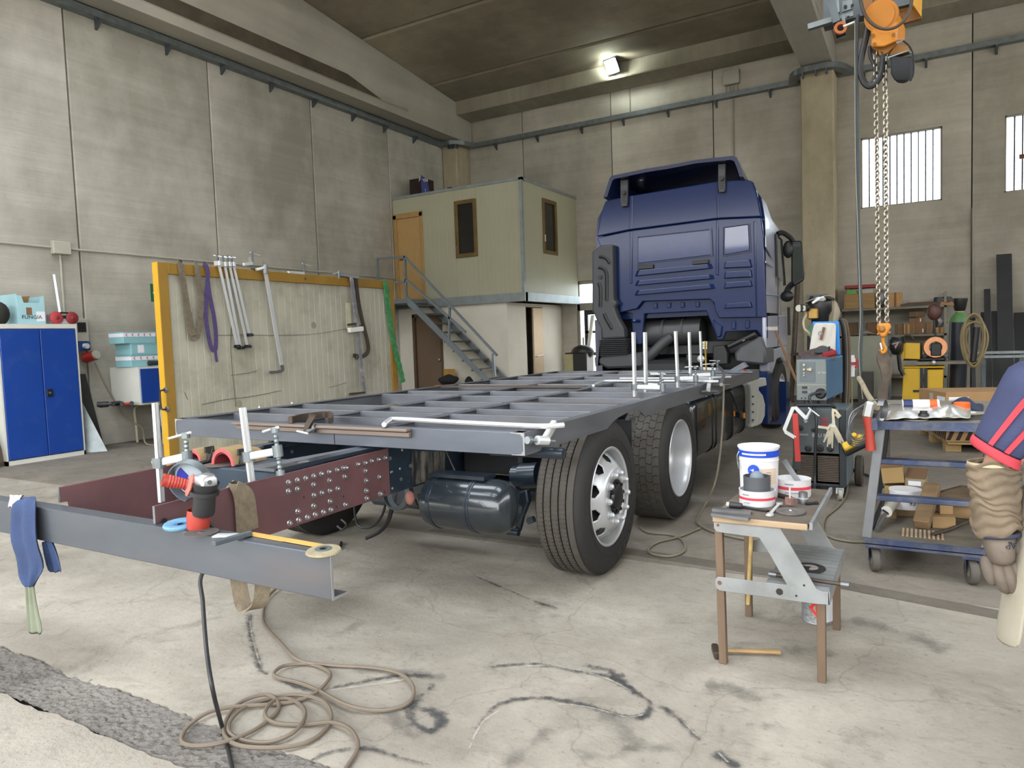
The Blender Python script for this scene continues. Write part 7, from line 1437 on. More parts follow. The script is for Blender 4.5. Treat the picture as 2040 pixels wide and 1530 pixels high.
# on the trolley top
zt = zTp+.001
c_ = at(1815,825,z=zt+.035); r = thing('cartridge','white and blue sealant cartridge lying at the back of the trolley top','cartridge',c_); a_,d_ = at(1797,806,z=zt+.04),at(1870,806,z=zt+.04); rr = .032; mk('cartridge_body',B().cyl(a_,d_,rr,n=24),M_whp,r,smooth=True); mk('blue_sleeve',B().cyl(a_+(d_-a_)*.02,a_+(d_-a_)*.28,rr*1.02,n=24),pm('navy','#1c2a52',.5),r,smooth=True); mk('orange_sleeve',B().cyl(a_+(d_-a_)*.74,a_+(d_-a_)*.94,rr*1.02,n=24),pm('orange','#cf5a22',.5),r,smooth=True); mk('end_cap',B().cyl(a_-(d_-a_)*.01,a_+(d_-a_)*.01,rr*.9,n=24),M_pvc,r)
q_ = at(1835,806,z=zt+.0); 
G = []
for i in range(7):
    row = []
    for j in range(16):
        u = 1762+j*11.5; v = 838-i*4.6+(2 if j < 3 else 0); p = at(u,v,z=zt+.004); p.z = zt+.004+abs(math.sin(j*1.3+i*.9))*.016+(.045*math.exp(-((j-11)/2.6)**2)*math.exp(-((i-3)/2.2)**2))+.02*math.exp(-((j-4)/3)**2)*math.exp(-((i-3)/2)**2); row.append(p)
    G.append(row)
M_bagc = pm('clear_bag','#a9a59b',.18,.2,.15,20); tag(mk('plastic_bag',B().sheet(G,.003),M_bagc,smooth=True,solid=.003,sub=1),'crumpled clear plastic bag spread over the middle of the trolley top','bag')
c_ = at(1917,820,z=zt+.002); tag(mk('orange_cap',B().lathe([(0,0),(.042,0),(.044,.004),(.044,.05),(.038,.055),(0,.055)],(c_.x,c_.y+.05,zt),(0,0,1),28),pm('orange_plastic','#d9601c',.45),smooth=True),'bright orange plastic cap on the trolley top near the worker','cap')
c_ = at(1840,836,z=zt); r = thing('black_fitting','black ribbed plastic fitting standing on the trolley top front','fitting',c_); mk('fitting',B().lathe([(0,0),(.028,0),(.030,.012),(.025,.014),(.025,.02),(.028,.022),(.026,.035),(.019,.038),(.019,.05),(0,.05)],(c_.x,c_.y,zt),(0,0,1),24),M_black,r,smooth=True)
for k_,(u,v,rd_,lb) in enumerate(((1824,838,22,'thin steel-coloured disc under the black fitting on the trolley top'),(1925,827,34,'silver-rimmed disc by the orange cap on the trolley top'),(1930,833,42,'dark larger disc beneath the silver-rimmed one on the trolley top'))):
    c_ = at(u,v,z=zt); rw = pxm(c_,rd_); z_ = zt+(.008 if k_ == 1 else .001) ; r = thing('disc',lb,'disc',c_); mk('disc_plate',B().lathe([(rw*.25,0),(rw,0),(rw,.004),(rw*.25,.004)],(c_.x,c_.y+(.03 if k_ == 0 else .04),z_),(0,0,1),40),M_iron if k_ == 2 else M_pvcd,r); mk('disc_ring',B().lathe([(rw*.25,0),(rw*.5,0),(rw*.5,.002),(rw*.25,.002)],(c_.x,c_.y+(.03 if k_ == 0 else .04),z_+.004),(0,0,1),30),M_white if k_ == 1 else M_steel_dk,r)
a_,d_ = at(1757,834,z=zt+.014),at(1773,822,z=zt+.014); tag(mk('steel_pin',B().cyl(a_,d_,.012),M_chr,smooth=True),'shiny round pin lying at the left corner of the trolley top','pin')
P = spline([at(1757,820,z=zt+.012),at(1765,808,z=zt+.03),at(1775,805,z=zt+.035),at(1800,806,z=zt+.03)],4); tag(mk('bent_rod',B().tube(P,.006,6),M_irong,smooth=True),'thin bent grey rod at the back left of the trolley top','rod')
c_ = at(1883,834,z=zt); tag(mk('steel_block',B().cbox((c_.x,c_.y,zt+.01),.06,.05,.02,.3),M_irong),'small flat steel block on the trolley top between discs','block')
G = []
for i in range(5):
    G.append([at(1888+j*8,820-i*3.4,z=zt+.003)+V((0,.03,.07*math.exp(-((j-4)/2.4)**2)*math.exp(-((i-3)/1.6)**2)+.008*math.sin(j*2+i))) for j in range(10)])
tag(mk('navy_cloth',B().sheet(G,.004),pm('navy_cloth','#222a44',.9),smooth=True,solid=.004,sub=1),'navy cloth heaped at the back of the trolley top','cloth')
# things hanging on the trolley's left side
yh = 4.42; r = thing('angle_grinder','red grey angle grinder hanging head up at the trolley corner','angle grinder',at(1735,890,y=yh)); hx = lambda u,v: at(u,v,y=yh)
mk('motor_body',B().sweep([hx(1728,828),hx(1731,850),hx(1735,897)],[(.024*math.cos(t),.024*math.sin(t)) for t in [i*math.pi/6 for i in range(12)]],None,scale=[1.05,.9,1.1]),M_ored,r,smooth=True); mk('gear_head',B().bar(hx(1727,832),hx(1734,800),.055,.05),M_alum,r,bev=.01); mk('rear_stripe',B().bar(hx(1737,833),hx(1740,858),.03,.05),M_cblue,r,bev=.004); mk('guard',B().lathe([(.02,0),(.055,0),(.055,.03),(.05,.03)],hx(1752,815)+V((0,.03,0)),(1,-.2,0),24,.4,4.6),M_irong,r,smooth=True)
P = [hx(1724,872)]; cyc = V(at(1715,845,y=4.47)); b = B()
for kk in range(5): b.tube([cyc+V((CR.x,CR.y,0))*((.05+.016*kk)*math.cos(t)+.012*kk-.02)+V((0,0,1))*(.085+.012*kk)*math.sin(t+.15*kk)+V((0,.012*kk,0)) for t in [1.0+i*.3 for i in range(16)]],.0042,6)
tag(mk('cable_bundle',b,M_irong,smooth=True,kind=None),'bundle of grey cables looped beside the hanging red grinder','cable bundle')
P = spline([at(1711,753,y=5.9),at(1718,765,y=5.6),at(1728,785,y=5.2),at(1738,800,y=4.75),at(1747,812,y=4.55)],5); tag(mk('wrapped_hose',B().tube(P,.017,8),pm('tape_beige','#9b8f77',.85,var=.3,scale=40),smooth=True),'beige tape-wrapped cable sloping down to the trolley corner','hose')
# worn wooden post (sling end) behind the trolley
r = thing('remote_control','yellow and black pendant control lying slanted between welder and trolley','remote control',at(1690,880,y=5.9)); yr = 5.9; a_,d_ = at(1681,893,y=yr),at(1720,872,y=yr)
mk('yellow_case',B().bar(a_,d_,.07,.05,(-.3,-1,.8)),pm('remote_yellow','#cfa51c',.5,dirt='#4d3d14',damt=.3),r,bev=.01); mk('black_back',B().bar(a_+V((.0,.01,-.035)),d_+V((.01,.01,-.035)),.072,.05,(-.3,-1,.8)),M_black,r,bev=.012); mk('button',B().bar(a_+(d_-a_)*.3+V((0,-.03,.025)),a_+(d_-a_)*.42+V((0,-.03,.025)),.03,.03),M_black,r); mk('stop_button',B().cyl(a_+(d_-a_)*.62+V((-.01,-.02,.04)),a_+(d_-a_)*.62+V((-.01,-.04,.06)),.018),MC['remote_yellow'],r); mk('hanger_wire',B().tube(spline([d_,at(1735,860,y=5.7),at(1738,840,y=5.3),at(1742,822,y=4.9)],4),.006,6),M_black,r)
# ---------------------------------------------------------------- welding set with feeder, gas bottle and things hung on it
WY = 6.3; M_wg = pm('welder_grey','#4e5557',.5,.15,.08,4); M_wd2 = pm('welder_dark','#2e3234',.5,.2); M_ws = pm('welder_side','#5c6a70',.45,.2,.1,4); M_fgr = pm('feeder_grey','#6f7675',.5,.1,.08,5); M_fbl = pm('feeder_blue','#3c6585',.4,.1,.12,4)
r = thing('welding_machine','dark grey wheeled welding set with louvred front and wire feeder on top','welding machine',(-.73,6.7,0)); WM = r
def wv(u,v,y=WY): return at(u,v,y=y)
x0,x1 = wv(1580,900).x,wv(1672,900).x; zb,zt_ = wv(1630,968).z,wv(1630,815).z; zm = wv(1630,903).z; WY1 = 6.87
mk('casing',B().box(x0,x1+.06,WY+.02,WY1,zb+.01,zt_),M_ws,r,bev=.01); mk('front_frame',B().box(x0,x0+.02,WY,WY+.03,zb,zt_).box(x1,x1+.05,WY,WY+.03,zb,zt_).box(x0,x1,WY,WY+.03,zb,zb+.02),M_wd2,r,bev=.004)
mk('front_panel',B().box(x0+.02,x1,WY+.002,WY+.03,zm,zt_-.0),M_wg,r,bev=.004); fz = zm-.01
mk('grille_back',B().box(x0+.02,x1,WY+.02,WY+.03,zb+.02,zm),M_black,r); b = None
nl = 15; M_lv = pm('louvre_brown','#5d5248',.6,.2)
xm_ = (x0+x1)/2
for side in ((x0+.025,xm_-.012),(xm_+.012,x1-.005)):
    for i in range(nl):
        z = zb+.04+i*(zm-zb-.06)/nl; mk('louvre',B().hexa([(side[0],WY+.004,z),(side[1],WY+.004,z),(side[1],WY+.02,z+.008),(side[0],WY+.02,z+.008)],[(side[0],WY+.004,z+.006),(side[1],WY+.004,z+.006),(side[1],WY+.02,z+.014),(side[0],WY+.02,z+.014)]),M_lv,r)
M_wtx = pm('print_white','#b9bcbc',.6); text('lettering','BLU MIG 5',M_wtx,wv(1643,868,WY-.0),.042,rotm((1,0,0),(0,0,1)),r); text('lettering','CEMONT',M_wtx,wv(1599,866,WY-.0),.022,rotm((1,0,0),(0,0,1)),r)
M_rdp = pm('print_red','#9c2b33',.6)
for v in (836,846): mk('display',B().cbox(wv(1643,v,WY),.045,.006,.022),M_rdp,r)
for u,v,rd_ in ((1594,852,.024),(1620,856,.016),(1610,893,.026),(1633,893,.03),(1654,894,.026)): p = wv(u,v); mk('dinse_socket',B().lathe([(0,.02),(rd_*.5,.02),(rd_*.55,.012),(rd_,.01),(rd_*1.05,0)],p,(0,-1,0),20),M_black,r,smooth=True)
ph = [wv(1588,818,WY-.01),wv(1585,810,WY-.06),wv(1595,808,WY-.07),wv(1655,808,WY-.07),wv(1662,816,WY-.05),wv(1663,830,WY-.01)]; mk('front_handle',B().tube(spline(ph,4),.013,8),M_black,r,smooth=True)
for x,y in ((x1+.10,6.98),(x0-.06,6.98)): mk('rear_wheel',B().lathe([(.05,-.03),(.12,-.032),(.135,-.02),(.135,.02),(.12,.032),(.05,.03)],(x,y,.136),(1,0,0),32),pm('welder_tyre','#474038',.85),r,smooth=True); mk('wheel_hub',B().cyl((x-.025,y,.136),(x+.025,y,.136),.055),M_pvcd,r)
mk('wheel_axle',B().cyl((x0-.08,6.98,.136),(x1+.12,6.98,.136),.012),M_iron,r)
for x in (x0+.06,x1-.0): mk('front_castor',B().lathe([(.01,-.015),(.045,-.015),(.045,.015),(.01,.015)],(x,WY+.02,.046),(1,.3,0),24),M_pvc,r,smooth=True); mk('castor_fork',B().bar((x,WY+.03,.05),(x,WY+.05,zb+.02),.06,.02),M_galv,r)
# feeder
fy = 6.42; fx0,fx1 = at(1588,760,y=fy).x,at(1646,760,y=fy).x; fz0,fz1 = at(1617,797,y=fy).z,at(1617,717,y=fy).z
F = thing('wire_feeder',None,None,(0,0,0)); F.parent = r; F.location = -r.location+V((fx0,fy,fz0))
mk('feeder_case',B().hexa([(fx0,fy,fz0),(fx1,fy,fz0),(fx1+.09,fy+.42,fz0+.03),(fx0+.02,fy+.42,fz0+.03)],[(fx0,fy,fz1),(fx1,fy,fz1),(fx1+.09,fy+.42,fz1+.02),(fx0+.02,fy+.42,fz1+.02)]),M_fbl,F,bev=.006); mk('feeder_front',B().box(fx0-.004,fx1+.002,fy-.015,fy,fz0-.004,fz1+.004),M_fgr,F,bev=.006)
def fv(u,v): return at(u,v,y=fy-.016)
mk('control_plate',B().prism([fv(1593,721),fv(1624,721),fv(1624,761),fv(1593,760)],(0,-.003,0)),pm('plate_grey','#5b6467',.5),F); M_knob = pm('knob_cream','#b7ad8f',.4)
for u,v,rr in ((1602,727,.011),(1602,736,.011),(1602,743,.007),(1602,748,.007),(1614,736,.015)): p = fv(u,v); mk('knob',B().cyl(p+V((0,-.003,0)),p+V((0,-.02,0)),rr,rr*.85),M_knob,F,smooth=True)
mk('knob_pointer',B().bar(fv(1608,736)+V((0,-.012,0)),fv(1616,736)+V((0,-.012,0)),.014,.014),M_knob,F)
for v in (772,781): mk('display',B().cbox(fv(1603,v),.04,.006,.02),M_wd2,F); mk('lamp',B().ell(fv(1612,v),.005,.004,.005),M_knob,F)
mk('seam',B().bar(fv(1588,767),fv(1646,767),.004,.003),M_knob,F); text('lettering','VF 900',M_wtx,fv(1637,743)+V((0,-.002,0)),.024,rotm((1,0,0),(0,0,1)),F)
for u in (1597,1604,1614): mk('foot_screw',B().ell(fv(u,793),.006,.005,.006),M_black,F)
p = fv(1635,784); mk('euro_socket',B().lathe([(0,.03),(.03,.03),(.036,.01),(.045,0)],p,(0,-1,0),20),M_black,F,smooth=True)
for u in (1597,1622,1680): mk('feeder_foot',B().cbox(at(u if u < 1650 else 1640,801,y=fy+.03),.05,.05,.05),M_black,F)
P = spline([p+V((0,-.02,0)),p+V((-.03,-.09,.01)),p+V((-.075,-.10,-.03)),at(1626,830,y=6.2),at(1624,900,y=6.2),at(1623,960,y=6.2),at(1620,985,y=6.0)],6); tag(mk('torch_cable',B().tube(P,.012,8),M_cableb,smooth=True),'black torch cable falling from the feeder in front of the louvres','cable')
# gas bottle behind the welder
gc = V((-.80,7.0,.28)); r = thing('gas_cylinder','gas cylinder with green shoulder and black valve guard behind the welder','gas cylinder',(gc.x,gc.y,.0)); zs = at(1640,642,y=7.0).z; M_cyl = pm('cylinder_dark','#2b2f35',.45,.2); M_shg = pm('shoulder_green','#5b8069',.5)
mk('cylinder_body',B().lathe([(0,0),(.105,.0),(.11,.02),(.11,zs-.28),(.0,zs-.28)],(gc.x,gc.y,.16),(0,0,1),32),M_cyl,r,smooth=True); mk('shoulder',B().lathe([(.11,0),(.105,.06),(.085,.1),(.06,.12)],(gc.x,gc.y,zs-.12),(0,0,1),32),M_shg,r,smooth=True); mk('cylinder_base',B().cyl((gc.x,gc.y,.0),(gc.x,gc.y,.16),.11,n=24),M_steel_dk,r)
zq = zs; mk('valve_guard',B().lathe([(.06,-.02),(.072,0),(.078,.06),(.10,.10),(.10,.2),(.08,.24),(.07,.24)],(gc.x,gc.y,zq),(0,0,1),28),M_black,r,smooth=True)
for k_,u in enumerate((1598,1608)): p = at(u,614,y=6.85); mk('gauge',B().cyl(p,p+V((-.02,-.05,0)),.035-.006*k_,n=20),M_black,r,smooth=True); mk('gauge_face',B().cyl(p+V((-.02,-.05,0)),p+V((-.0205,-.052,0)),.03-.006*k_,n=20),M_pvc,r)
mk('gas_hose',B().tube(spline([at(1607,625,y=6.85),at(1601,640,y=6.85),at(1603,655,y=6.85),at(1612,664,y=6.85),at(1620,680,y=6.9)],5),.011,7),pm('hose_clear','#a59c7d',.5),r,smooth=True); mk('regulator',B().cbox(at(1620,625,y=6.9),.09,.06,.1),pm('brass','#8a6f3c',.35,.8),r,bev=.01)
# blue clip board with white bag hung before the bottle
q = [at(u,v,y=6.82) for u,v in ((1618,641),(1671,640),(1674,707),(1652,707),(1630,690))]; M_bb = pm('bag_blue','#1f7fd0',.5); tag(mk('blue_bag',B().prism(q,(0,.02,0)),M_bb,bev=.004),'bright blue plastic sheet behind the white cloth on the welder','sheet')
G = []
for i in range(8):
    t = i/7; l_ = 1622-13*t*(1.2-.4*t); rr = 1666-1*t; G.append([at(l_+(rr-l_)*j/8,643+57*t+(2 if j in (0,8) else 0)+(3*math.sin(j) if i == 7 else 0),y=6.78)+V((0,-.015*math.sin(math.pi*j/8)-.008*math.sin(j*2.1+i),0)) for j in range(9)])
o = tag(mk('white_cloth',B().sheet(G,.005),pm('cloth_white','#bfbbb3',.9,var=.04,bump=.2,bscale=30),smooth=True,solid=.008,sub=1),'white stained cloth hung in front of the gas bottle','cloth')
r = thing('rusty_tool','small rusty flat tool with ring pinned on the white cloth','tool',at(1638,660,y=6.74)); mk('flat',B().bar(at(1642,652,y=6.74),at(1635,677,y=6.74),.022,.006,(0,1,0)),M_rust,r); mk('ring',B().lathe([(.012,-.003),(.018,-.003),(.018,.003),(.012,.003)],at(1634,664,y=6.738),(0,1,0),16),M_irong,r)
G = []
for i in range(7): G.append([at(1590+(1660-1590)*j/10+(4 if i < 3 else 0),716-i*2.4-14*math.exp(-((j-7)/3)**2)*(i/6),y=6.55+.04*i)+V((0,0,.012*math.sin(j*1.9+i*1.3))) for j in range(11)])
tag(mk('leather_gauntlet',B().sheet(G,.01),pm('glove_brown','#4b3f3b',.9,var=.25,scale=12),smooth=True,solid=.02,sub=1),'dark worn leather gauntlet lying on top of the blue feeder','glove'); a_ = at(1652,705,y=6.62); tag(mk('red_cuff',B().cbox(a_,.12,.1,.05,.2,0,-.25),pm('cuff_red','#7e2227',.9),bev=.015),'red glove cuff at the right end of the leather gauntlet','glove'); tag(mk('dark_box',B().prism([at(u,v,y=6.6) for u,v in ((1622,694),(1640,693),(1652,690),(1650,703),(1622,704))],(0,.1,0)),M_wd2,bev=.004),'flat dark case behind the gauntlet on the feeder','case')
# rag and white glove on the bottle
G = []
prof = [(1604,604),(1615,600),(1628,598),(1640,594),(1655,594),(1664,596)]
for i in range(6):
    G.append([at(u,v+[0,4,8,9,8,6][k_]*(i-2.5)/2.5*.6,y=6.95+.05*(i-2.5)*.6)+V((0,0,.01*math.sin(k_*2+i))) for k_,(u,v) in enumerate(prof)])
M_rgb = pm('rag_beige','#8b8272',.9,var=.12); tag(mk('rag',B().sheet(G,.006),M_rgb,smooth=True,solid=.01,sub=1),'beige rag draped over the top of the black valve guard','rag')
G = [[at(1659,598,y=6.95),at(1664,597,y=6.95),at(1668,602,y=6.97)],[at(1660,612,y=6.93),at(1667,612,y=6.92),at(1673,616,y=6.95)],[at(1659,626,y=6.93),at(1667,626,y=6.91),at(1676,622,y=6.95)],[at(1658,640,y=6.93),at(1664,640,y=6.92),at(1671,636,y=6.95)],[at(1660,652,y=6.93),at(1664,652,y=6.93),at(1668,646,y=6.95)]]
tag(mk('rag',B().sheet(G,.006),M_rgb,smooth=True,solid=.008,sub=1),'beige rag corner hanging down right of the valve guard','rag')
r = thing('white_glove','white knitted glove lying fingers left on the bottle top','glove',at(1628,596,y=6.9)); mk('palm',B().ell(at(1634,596,y=6.92),.05,.03,.022),M_whp,r,smooth=True)
for u,v,e in ((1618,604,0),(1622,601,0),(1627,598,0),(1632,594,0),(1641,592,0)): mk('finger',B().tube([at(1634,596,y=6.9),at((1634+u)/2,(596+v)/2-1,y=6.88),at(u,v,y=6.87)],.012,8,scale=[1,1,.8]),M_whp,r,smooth=True)
# hoses hanging right of bottle
for k_,(du,m,rr) in enumerate(((0,M_cableb,.02),(4,M_cable,.014),(8,pm('hose_brown','#5a4a3b',.6),.014))):
    P = spline([at(1666+du,640,y=7.05),at(1675+du,638,y=7.05),at(1681+du,660,y=7.06),at(1684+du,720,y=7.1),at(1682+du,800,y=7.12),at(1678+du,870,y=7.15),at(1676+du,930,y=7.2)],6); tag(mk('hose',B().tube(P,rr,8),m,smooth=True),('black thick','grey thin','brown')[k_]+' hose hanging behind the right side of the welder','hose')
r = thing('power_plug','white and red industrial plug hanging on a cable beside the welder','plug',at(1695,775,y=7.4)); yp = 7.4; pz = lambda u,v: at(u,v,y=yp)
mk('plug_cap',B().lathe([(0,0),(.028,0),(.03,.06),(.033,.062),(.033,.09),(.038,.10),(.042,.12),(.042,.17)],pz(1696,750),pz(1695,700)-pz(1696,750),20),M_whp,r,smooth=True); mk('red_collar',B().cyl(pz(1695,727),pz(1695,721),.05,n=20),pm('plug_red','#a4323c',.45),r,smooth=True); mk('red_lid',B().lathe([(.02,-.01),(.045,-.01),(.045,.01),(.02,.01)],pz(1704,724),(0,1,0),20),MC['plug_red'],r); mk('socket_body',B().cyl(pz(1695,721),pz(1694,708),.036,n=20),M_whp,r,smooth=True)
mk('plug_cable',B().tube(spline([pz(1696,752),pz(1697,790),pz(1698,850),pz(1695,905),pz(1690,935)],5),.009,7),pm('cable_olive','#7b7351',.6),r,smooth=True); mk('feed_cable',B().tube(spline([pz(1694,708),pz(1694,695),pz(1693,680)],4),.009,7),MC['cable_olive'],r,smooth=True)
# silver clamp with red handle on the welder's handle
yc_ = 6.12; zc_ = lambda u,v: at(u,v,y=yc_); r = thing('deep_clamp','silver angular bar clamp with red sleeve hooked on the welder handle','clamp',zc_(1590,940)); mk('bow',B().sweep([zc_(1608,835),zc_(1585,812),zc_(1580,812),zc_(1563,855),zc_(1566,861),zc_(1585,872)],[(-.014,-.01),(.014,-.01),(.014,.01),(-.014,.01)],(0,1,.001)),M_chr,r); mk('red_sleeve',B().bar(zc_(1584,824),zc_(1590,920),.045,.02,(0,1,0)),pm('sleeve_red','#b2352f',.5),r,bev=.004); mk('screw',B().cyl(zc_(1604,838),zc_(1616,815),.012),M_chr,r); mk('tommy_bar',B().cyl(zc_(1610,812),zc_(1632,829),.006),M_chr,r); mk('screw_pad',B().cyl(zc_(1603,836),zc_(1605,842),.02),M_irong,r); mk('sleeve_tail',B().bar(zc_(1590,920),zc_(1590,935),.045,.016,(0,1,0)),M_wd2,r)
# four locking pliers
M_plr = pm('plier_cream','#c6bda6',.35,.5,.08)
for k_,(lab,j0,j1,h0,h1) in enumerate((('first of the four pale locking pliers on the welder, jaws turned left',(1650,852),(1630,850),(1641,881),(1648,890)),('second of the four pale locking pliers hanging on the welder',(1655,846),(1648,856),(1653,885),(1658,893)),('third of the four pale locking pliers hanging on the welder',(1662,826),(1672,832),(1672,882),(1667,872)),('rightmost of the four pale locking pliers, handle pointing at the yellow control',(1660,815),(1674,830),(1683,886),(1676,884)))):
    y = 6.14-.02*k_; f_ = lambda q: at(q[0],q[1],y=y); r = thing('locking_pliers',lab,'pliers',f_(h0)); piv = f_((1659+2*k_-3,848)); mk('upper_jaw',B().sweep(spline([f_(j1),f_(j0),piv],3),[(-.009,-.012),(.009,-.012),(.009,.012),(-.009,.012)],(0,1,.001)),M_plr,r); mk('handle',B().sweep([piv,piv*.5+f_(h0)*.5,f_(h0)],[(-.012,-.008),(.012,-.008),(.012,.008),(-.012,.008)],(0,1,.001),scale=[1,.9,.45]),M_plr,r); mk('handle',B().sweep([piv,piv*.5+f_(h1)*.5,f_(h1)],[(-.010,-.007),(.010,-.007),(.010,.007),(-.010,.007)],(0,1,.001),scale=[1,.9,.45]),M_plr,r); mk('pivot',B().cyl(piv+V((0,-.015,0)),piv+V((0,.015,0)),.010),M_chr,r)
P = [at(u,v,z=.012) for u,v in ((1694,930),(1685,985),(1668,1010),(1645,1030),(1640,1055),(1655,1070),(1690,1078),(1730,1080))]; tag(mk('floor_cable',B().tube(spline(P,6),.009,6),M_cable,smooth=True),'grey cable curving over the floor between the stool and the trolley','cable')
P = [at(u,v,z=.012) for u,v in ((1700,938),(1722,944),(1745,955),(1760,970))]; tag(mk('floor_cable',B().tube(spline(P,5),.011,6),M_cableb,smooth=True),'black cable on the floor between the welder wheel and trolley','cable')
# broom handle leaning at the truck's door
tag(mk('broom_handle',B().cyl(at(1545,660,x=-1.55),at(1588,762,y=8.0),.014,n=10),pm('handle_brown','#77573c',.6),smooth=True),'long brown wooden handle leaning on the cab side','handle')

# ---------------------------------------------------------------- jib with electric chain hoist
HY = 6.0; M_or = pm('hoist_orange','#c07a1c',.42,var=.08,scale=4,dirt='#6d471a',damt=.3); M_ord = pm('hoist_frame','#8a5a1c',.5,var=.15)
hv = lambda u,v,d=0: at(u,v,y=HY+d)
r = thing('chain_hoist','orange electric chain hoist with black chain bag hanging from the jib','chain hoist',hv(1757,650)); HO = r
def hp2(a,b_,d=0): return hv(1640+.1176*a,.1176*b_,d)
mk('motor_end',B().cyl(hp2(975,265,-.09),hp2(1010,270,.12),.108,n=28),M_or,r,smooth=True); mk('motor_cover',B().cyl(hp2(970,265,-.10),hp2(975,265,-.085),.09,n=28),M_or,r,smooth=True)
mk('gearbox',B().loft([[hp2(a,b_,-.07) for a,b_ in ((805,300),(820,200),(1000,110),(1150,110),(1215,240),(1270,420),(1240,690),(1040,780),(810,770))],[hp2(a,b_,.16) for a,b_ in ((850,300),(865,200),(1040,110),(1210,130),(1330,320),(1395,480),(1390,690),(1100,790),(860,770))]]),M_or,r,bev=.012,seg=2,smooth=True,ang=40)
mk('lower_plate',B().prism([hp2(a,b_,-.085) for a,b_ in ((835,500),(1000,570),(1240,500),(1240,690),(1030,785),(812,790))],(0,.02,0)),M_or,r,bev=.006)
for a,b_ in ((865,745),(840,600),(1190,585),(830,190),(1115,125)): mk('plate_screw',B().cyl(hp2(a,b_,-.10),hp2(a,b_,-.08),.012,n=10),M_ord,r)
mk('chain_guide',B().prism([hp2(a,b_,-.02) for a,b_ in ((810,800),(1040,790),(1240,700),(1230,760),(1080,900),(950,940),(930,860),(850,830))],(0,.12,0)),M_ord,r)
mk('chain_bag',B().loft([[hp2(a,b_,d) for a,d in ((1110,-.10),(1440,-.08),(1500,.06),(1180,.08))] for b_ in (960,)]+[[hp2(a,b_,d) for a,d in ((1140,-.11),(1470,-.10),(1530,.06),(1200,.08))] for b_ in (1050,1250)]+[[hp2(a,1350,d) for a,d in ((1200,-.09),(1440,-.08),(1480,.05),(1230,.07))],[hp2(a,1410,d) for a,d in ((1270,-.05),(1380,-.05),(1400,.03),(1280,.04))]]),pm('bag_fabric','#26282c',.85,var=.1,bump=.2,bscale=60),r,smooth=True,bev=.01); mk('bag_rim',B().tube([hp2(1105,965,-.11),hp2(1440,870,-.09),hp2(1500,900,.06),hp2(1170,980,.08)],.008,6,closed=True),M_galv,r,smooth=True); mk('bag_bracket',B().prism([hp2(a,b_,0) for a,b_ in ((1240,740),(1440,780),(1460,880),(1120,960),(1150,880))],(0,.05,0)),M_ord,r)
mk('bag_strap',B().tube(spline([hp2(1350,690,.0),hp2(1460,790,.02),hp2(1525,950,.04),hp2(1530,1250,.04),hp2(1480,1370,.0)],4),.006,5),M_black,r,smooth=True)
def chain(nm,p0,p1,wire,pitch,ln,wd):
    d = p1-p0; n = int(d.length/pitch); d.normalize(); b = B(); s0 = d.cross(V((0,1,0))).normalized(); s1 = V((CF.x*0,1,0))
    for i in range(n):
        c_ = p0+d*(pitch*(i+.5)); s = (s0*.8+s1*.6) if i % 2 else (s0*.6-s1*.8); pts = []
        for k_ in range(8): t = 2*math.pi*k_/8; pts.append(c_+d*math.sin(t)*ln/2*.95+s*math.cos(t)*wd/2)
        b.tube(pts,wire,5,closed=True)
    return mk(nm,b,pm('chain_steel','#a39c8e',.35,.8,.1),r,smooth=True,kind='stuff')
chain('load_chain',hp2(885,860),hv(1751,650),.006,.030,.045,.03); chain('load_chain',hp2(1045,830),hv(1767,648),.006,.030,.045,.03); chain('slack_chain',hp2(1180,780,.04),hp2(1195,870,.04),.005,.028,.04,.028)
hk = [hv(u,v,-.05) for u,v in ((1747,644),(1773,643),(1775,652),(1770,662),(1764,672),(1754,672),(1749,662),(1746,655))]; mk('hook_block',B().prism(hk,(0,.09,0)),M_or,r,bev=.014,seg=2); c_ = hv(1757,656,-.05); mk('block_pin',B().lathe([(0,.012),(.012,.012),(.02,.006),(.026,0)],c_,(0,-1,0),20),M_ord,r,smooth=True)
for u,v in ((1749,649),(1772,662),(1749,665)): mk('block_screw',B().cyl(hv(u,v,-.055),hv(u,v,-.045),.009,n=8),M_ord,r)
mk('hook',B().sweep(spline([hv(1759,672),hv(1759,680),hv(1761,688),hv(1764,694),hv(1762,701),hv(1757,702),hv(1754,696)],4),[(.012*math.cos(t),.015*math.sin(t)) for t in [i*math.pi/4 for i in range(8)]],(0,1,.001)),M_or,r,smooth=True); mk('hook_latch',B().bar(hv(1754,683),hv(1757,696),.014,.01),M_chr,r)
# jib girder, trolley plates, festoon
r = thing('jib_crane','overhead crane beam with yellow end plate and trolley above the hoist','crane',hv(1757,20))
g0,g1 = hv(1652,46),hv(1720,30); zj = hv(1700,0).z
mk('beam',B().prism([hv(1640,52,.25),hv(1702,35,.25),hv(1820,6,.25),hv(1820,-40,.25),hv(1640,-40,.25)],(0,.12,0)),M_galvd,r); mk('end_plate',B().prism([hv(1716,0,.3),hv(1718,22,.3),hv(1800,46,.3),hv(1836,36,.3),hv(1838,-40,.3),hv(1716,-40,.3)],(0,.04,0)),M_ord,r); mk('yellow_plate',B().prism([hv(1818,8,.2),hv(1836,34,.2),hv(1838,-30,.2),hv(1818,-30,.2)],(0,.05,0)),pm('crane_yellow','#b8861a',.5,var=.15),r)
mk('suspension',B().prism([hv(1762,14,0),hv(1768,14,0),hv(1769,-30,0),hv(1761,-30,0)],(0,.06,0)),M_or,r); mk('trolley_side',B().prism([hv(1722,24,.02),hv(1737,22,.02),hv(1740,-20,.02),hv(1718,-20,.02)],(0,.1,0)),M_ord,r)
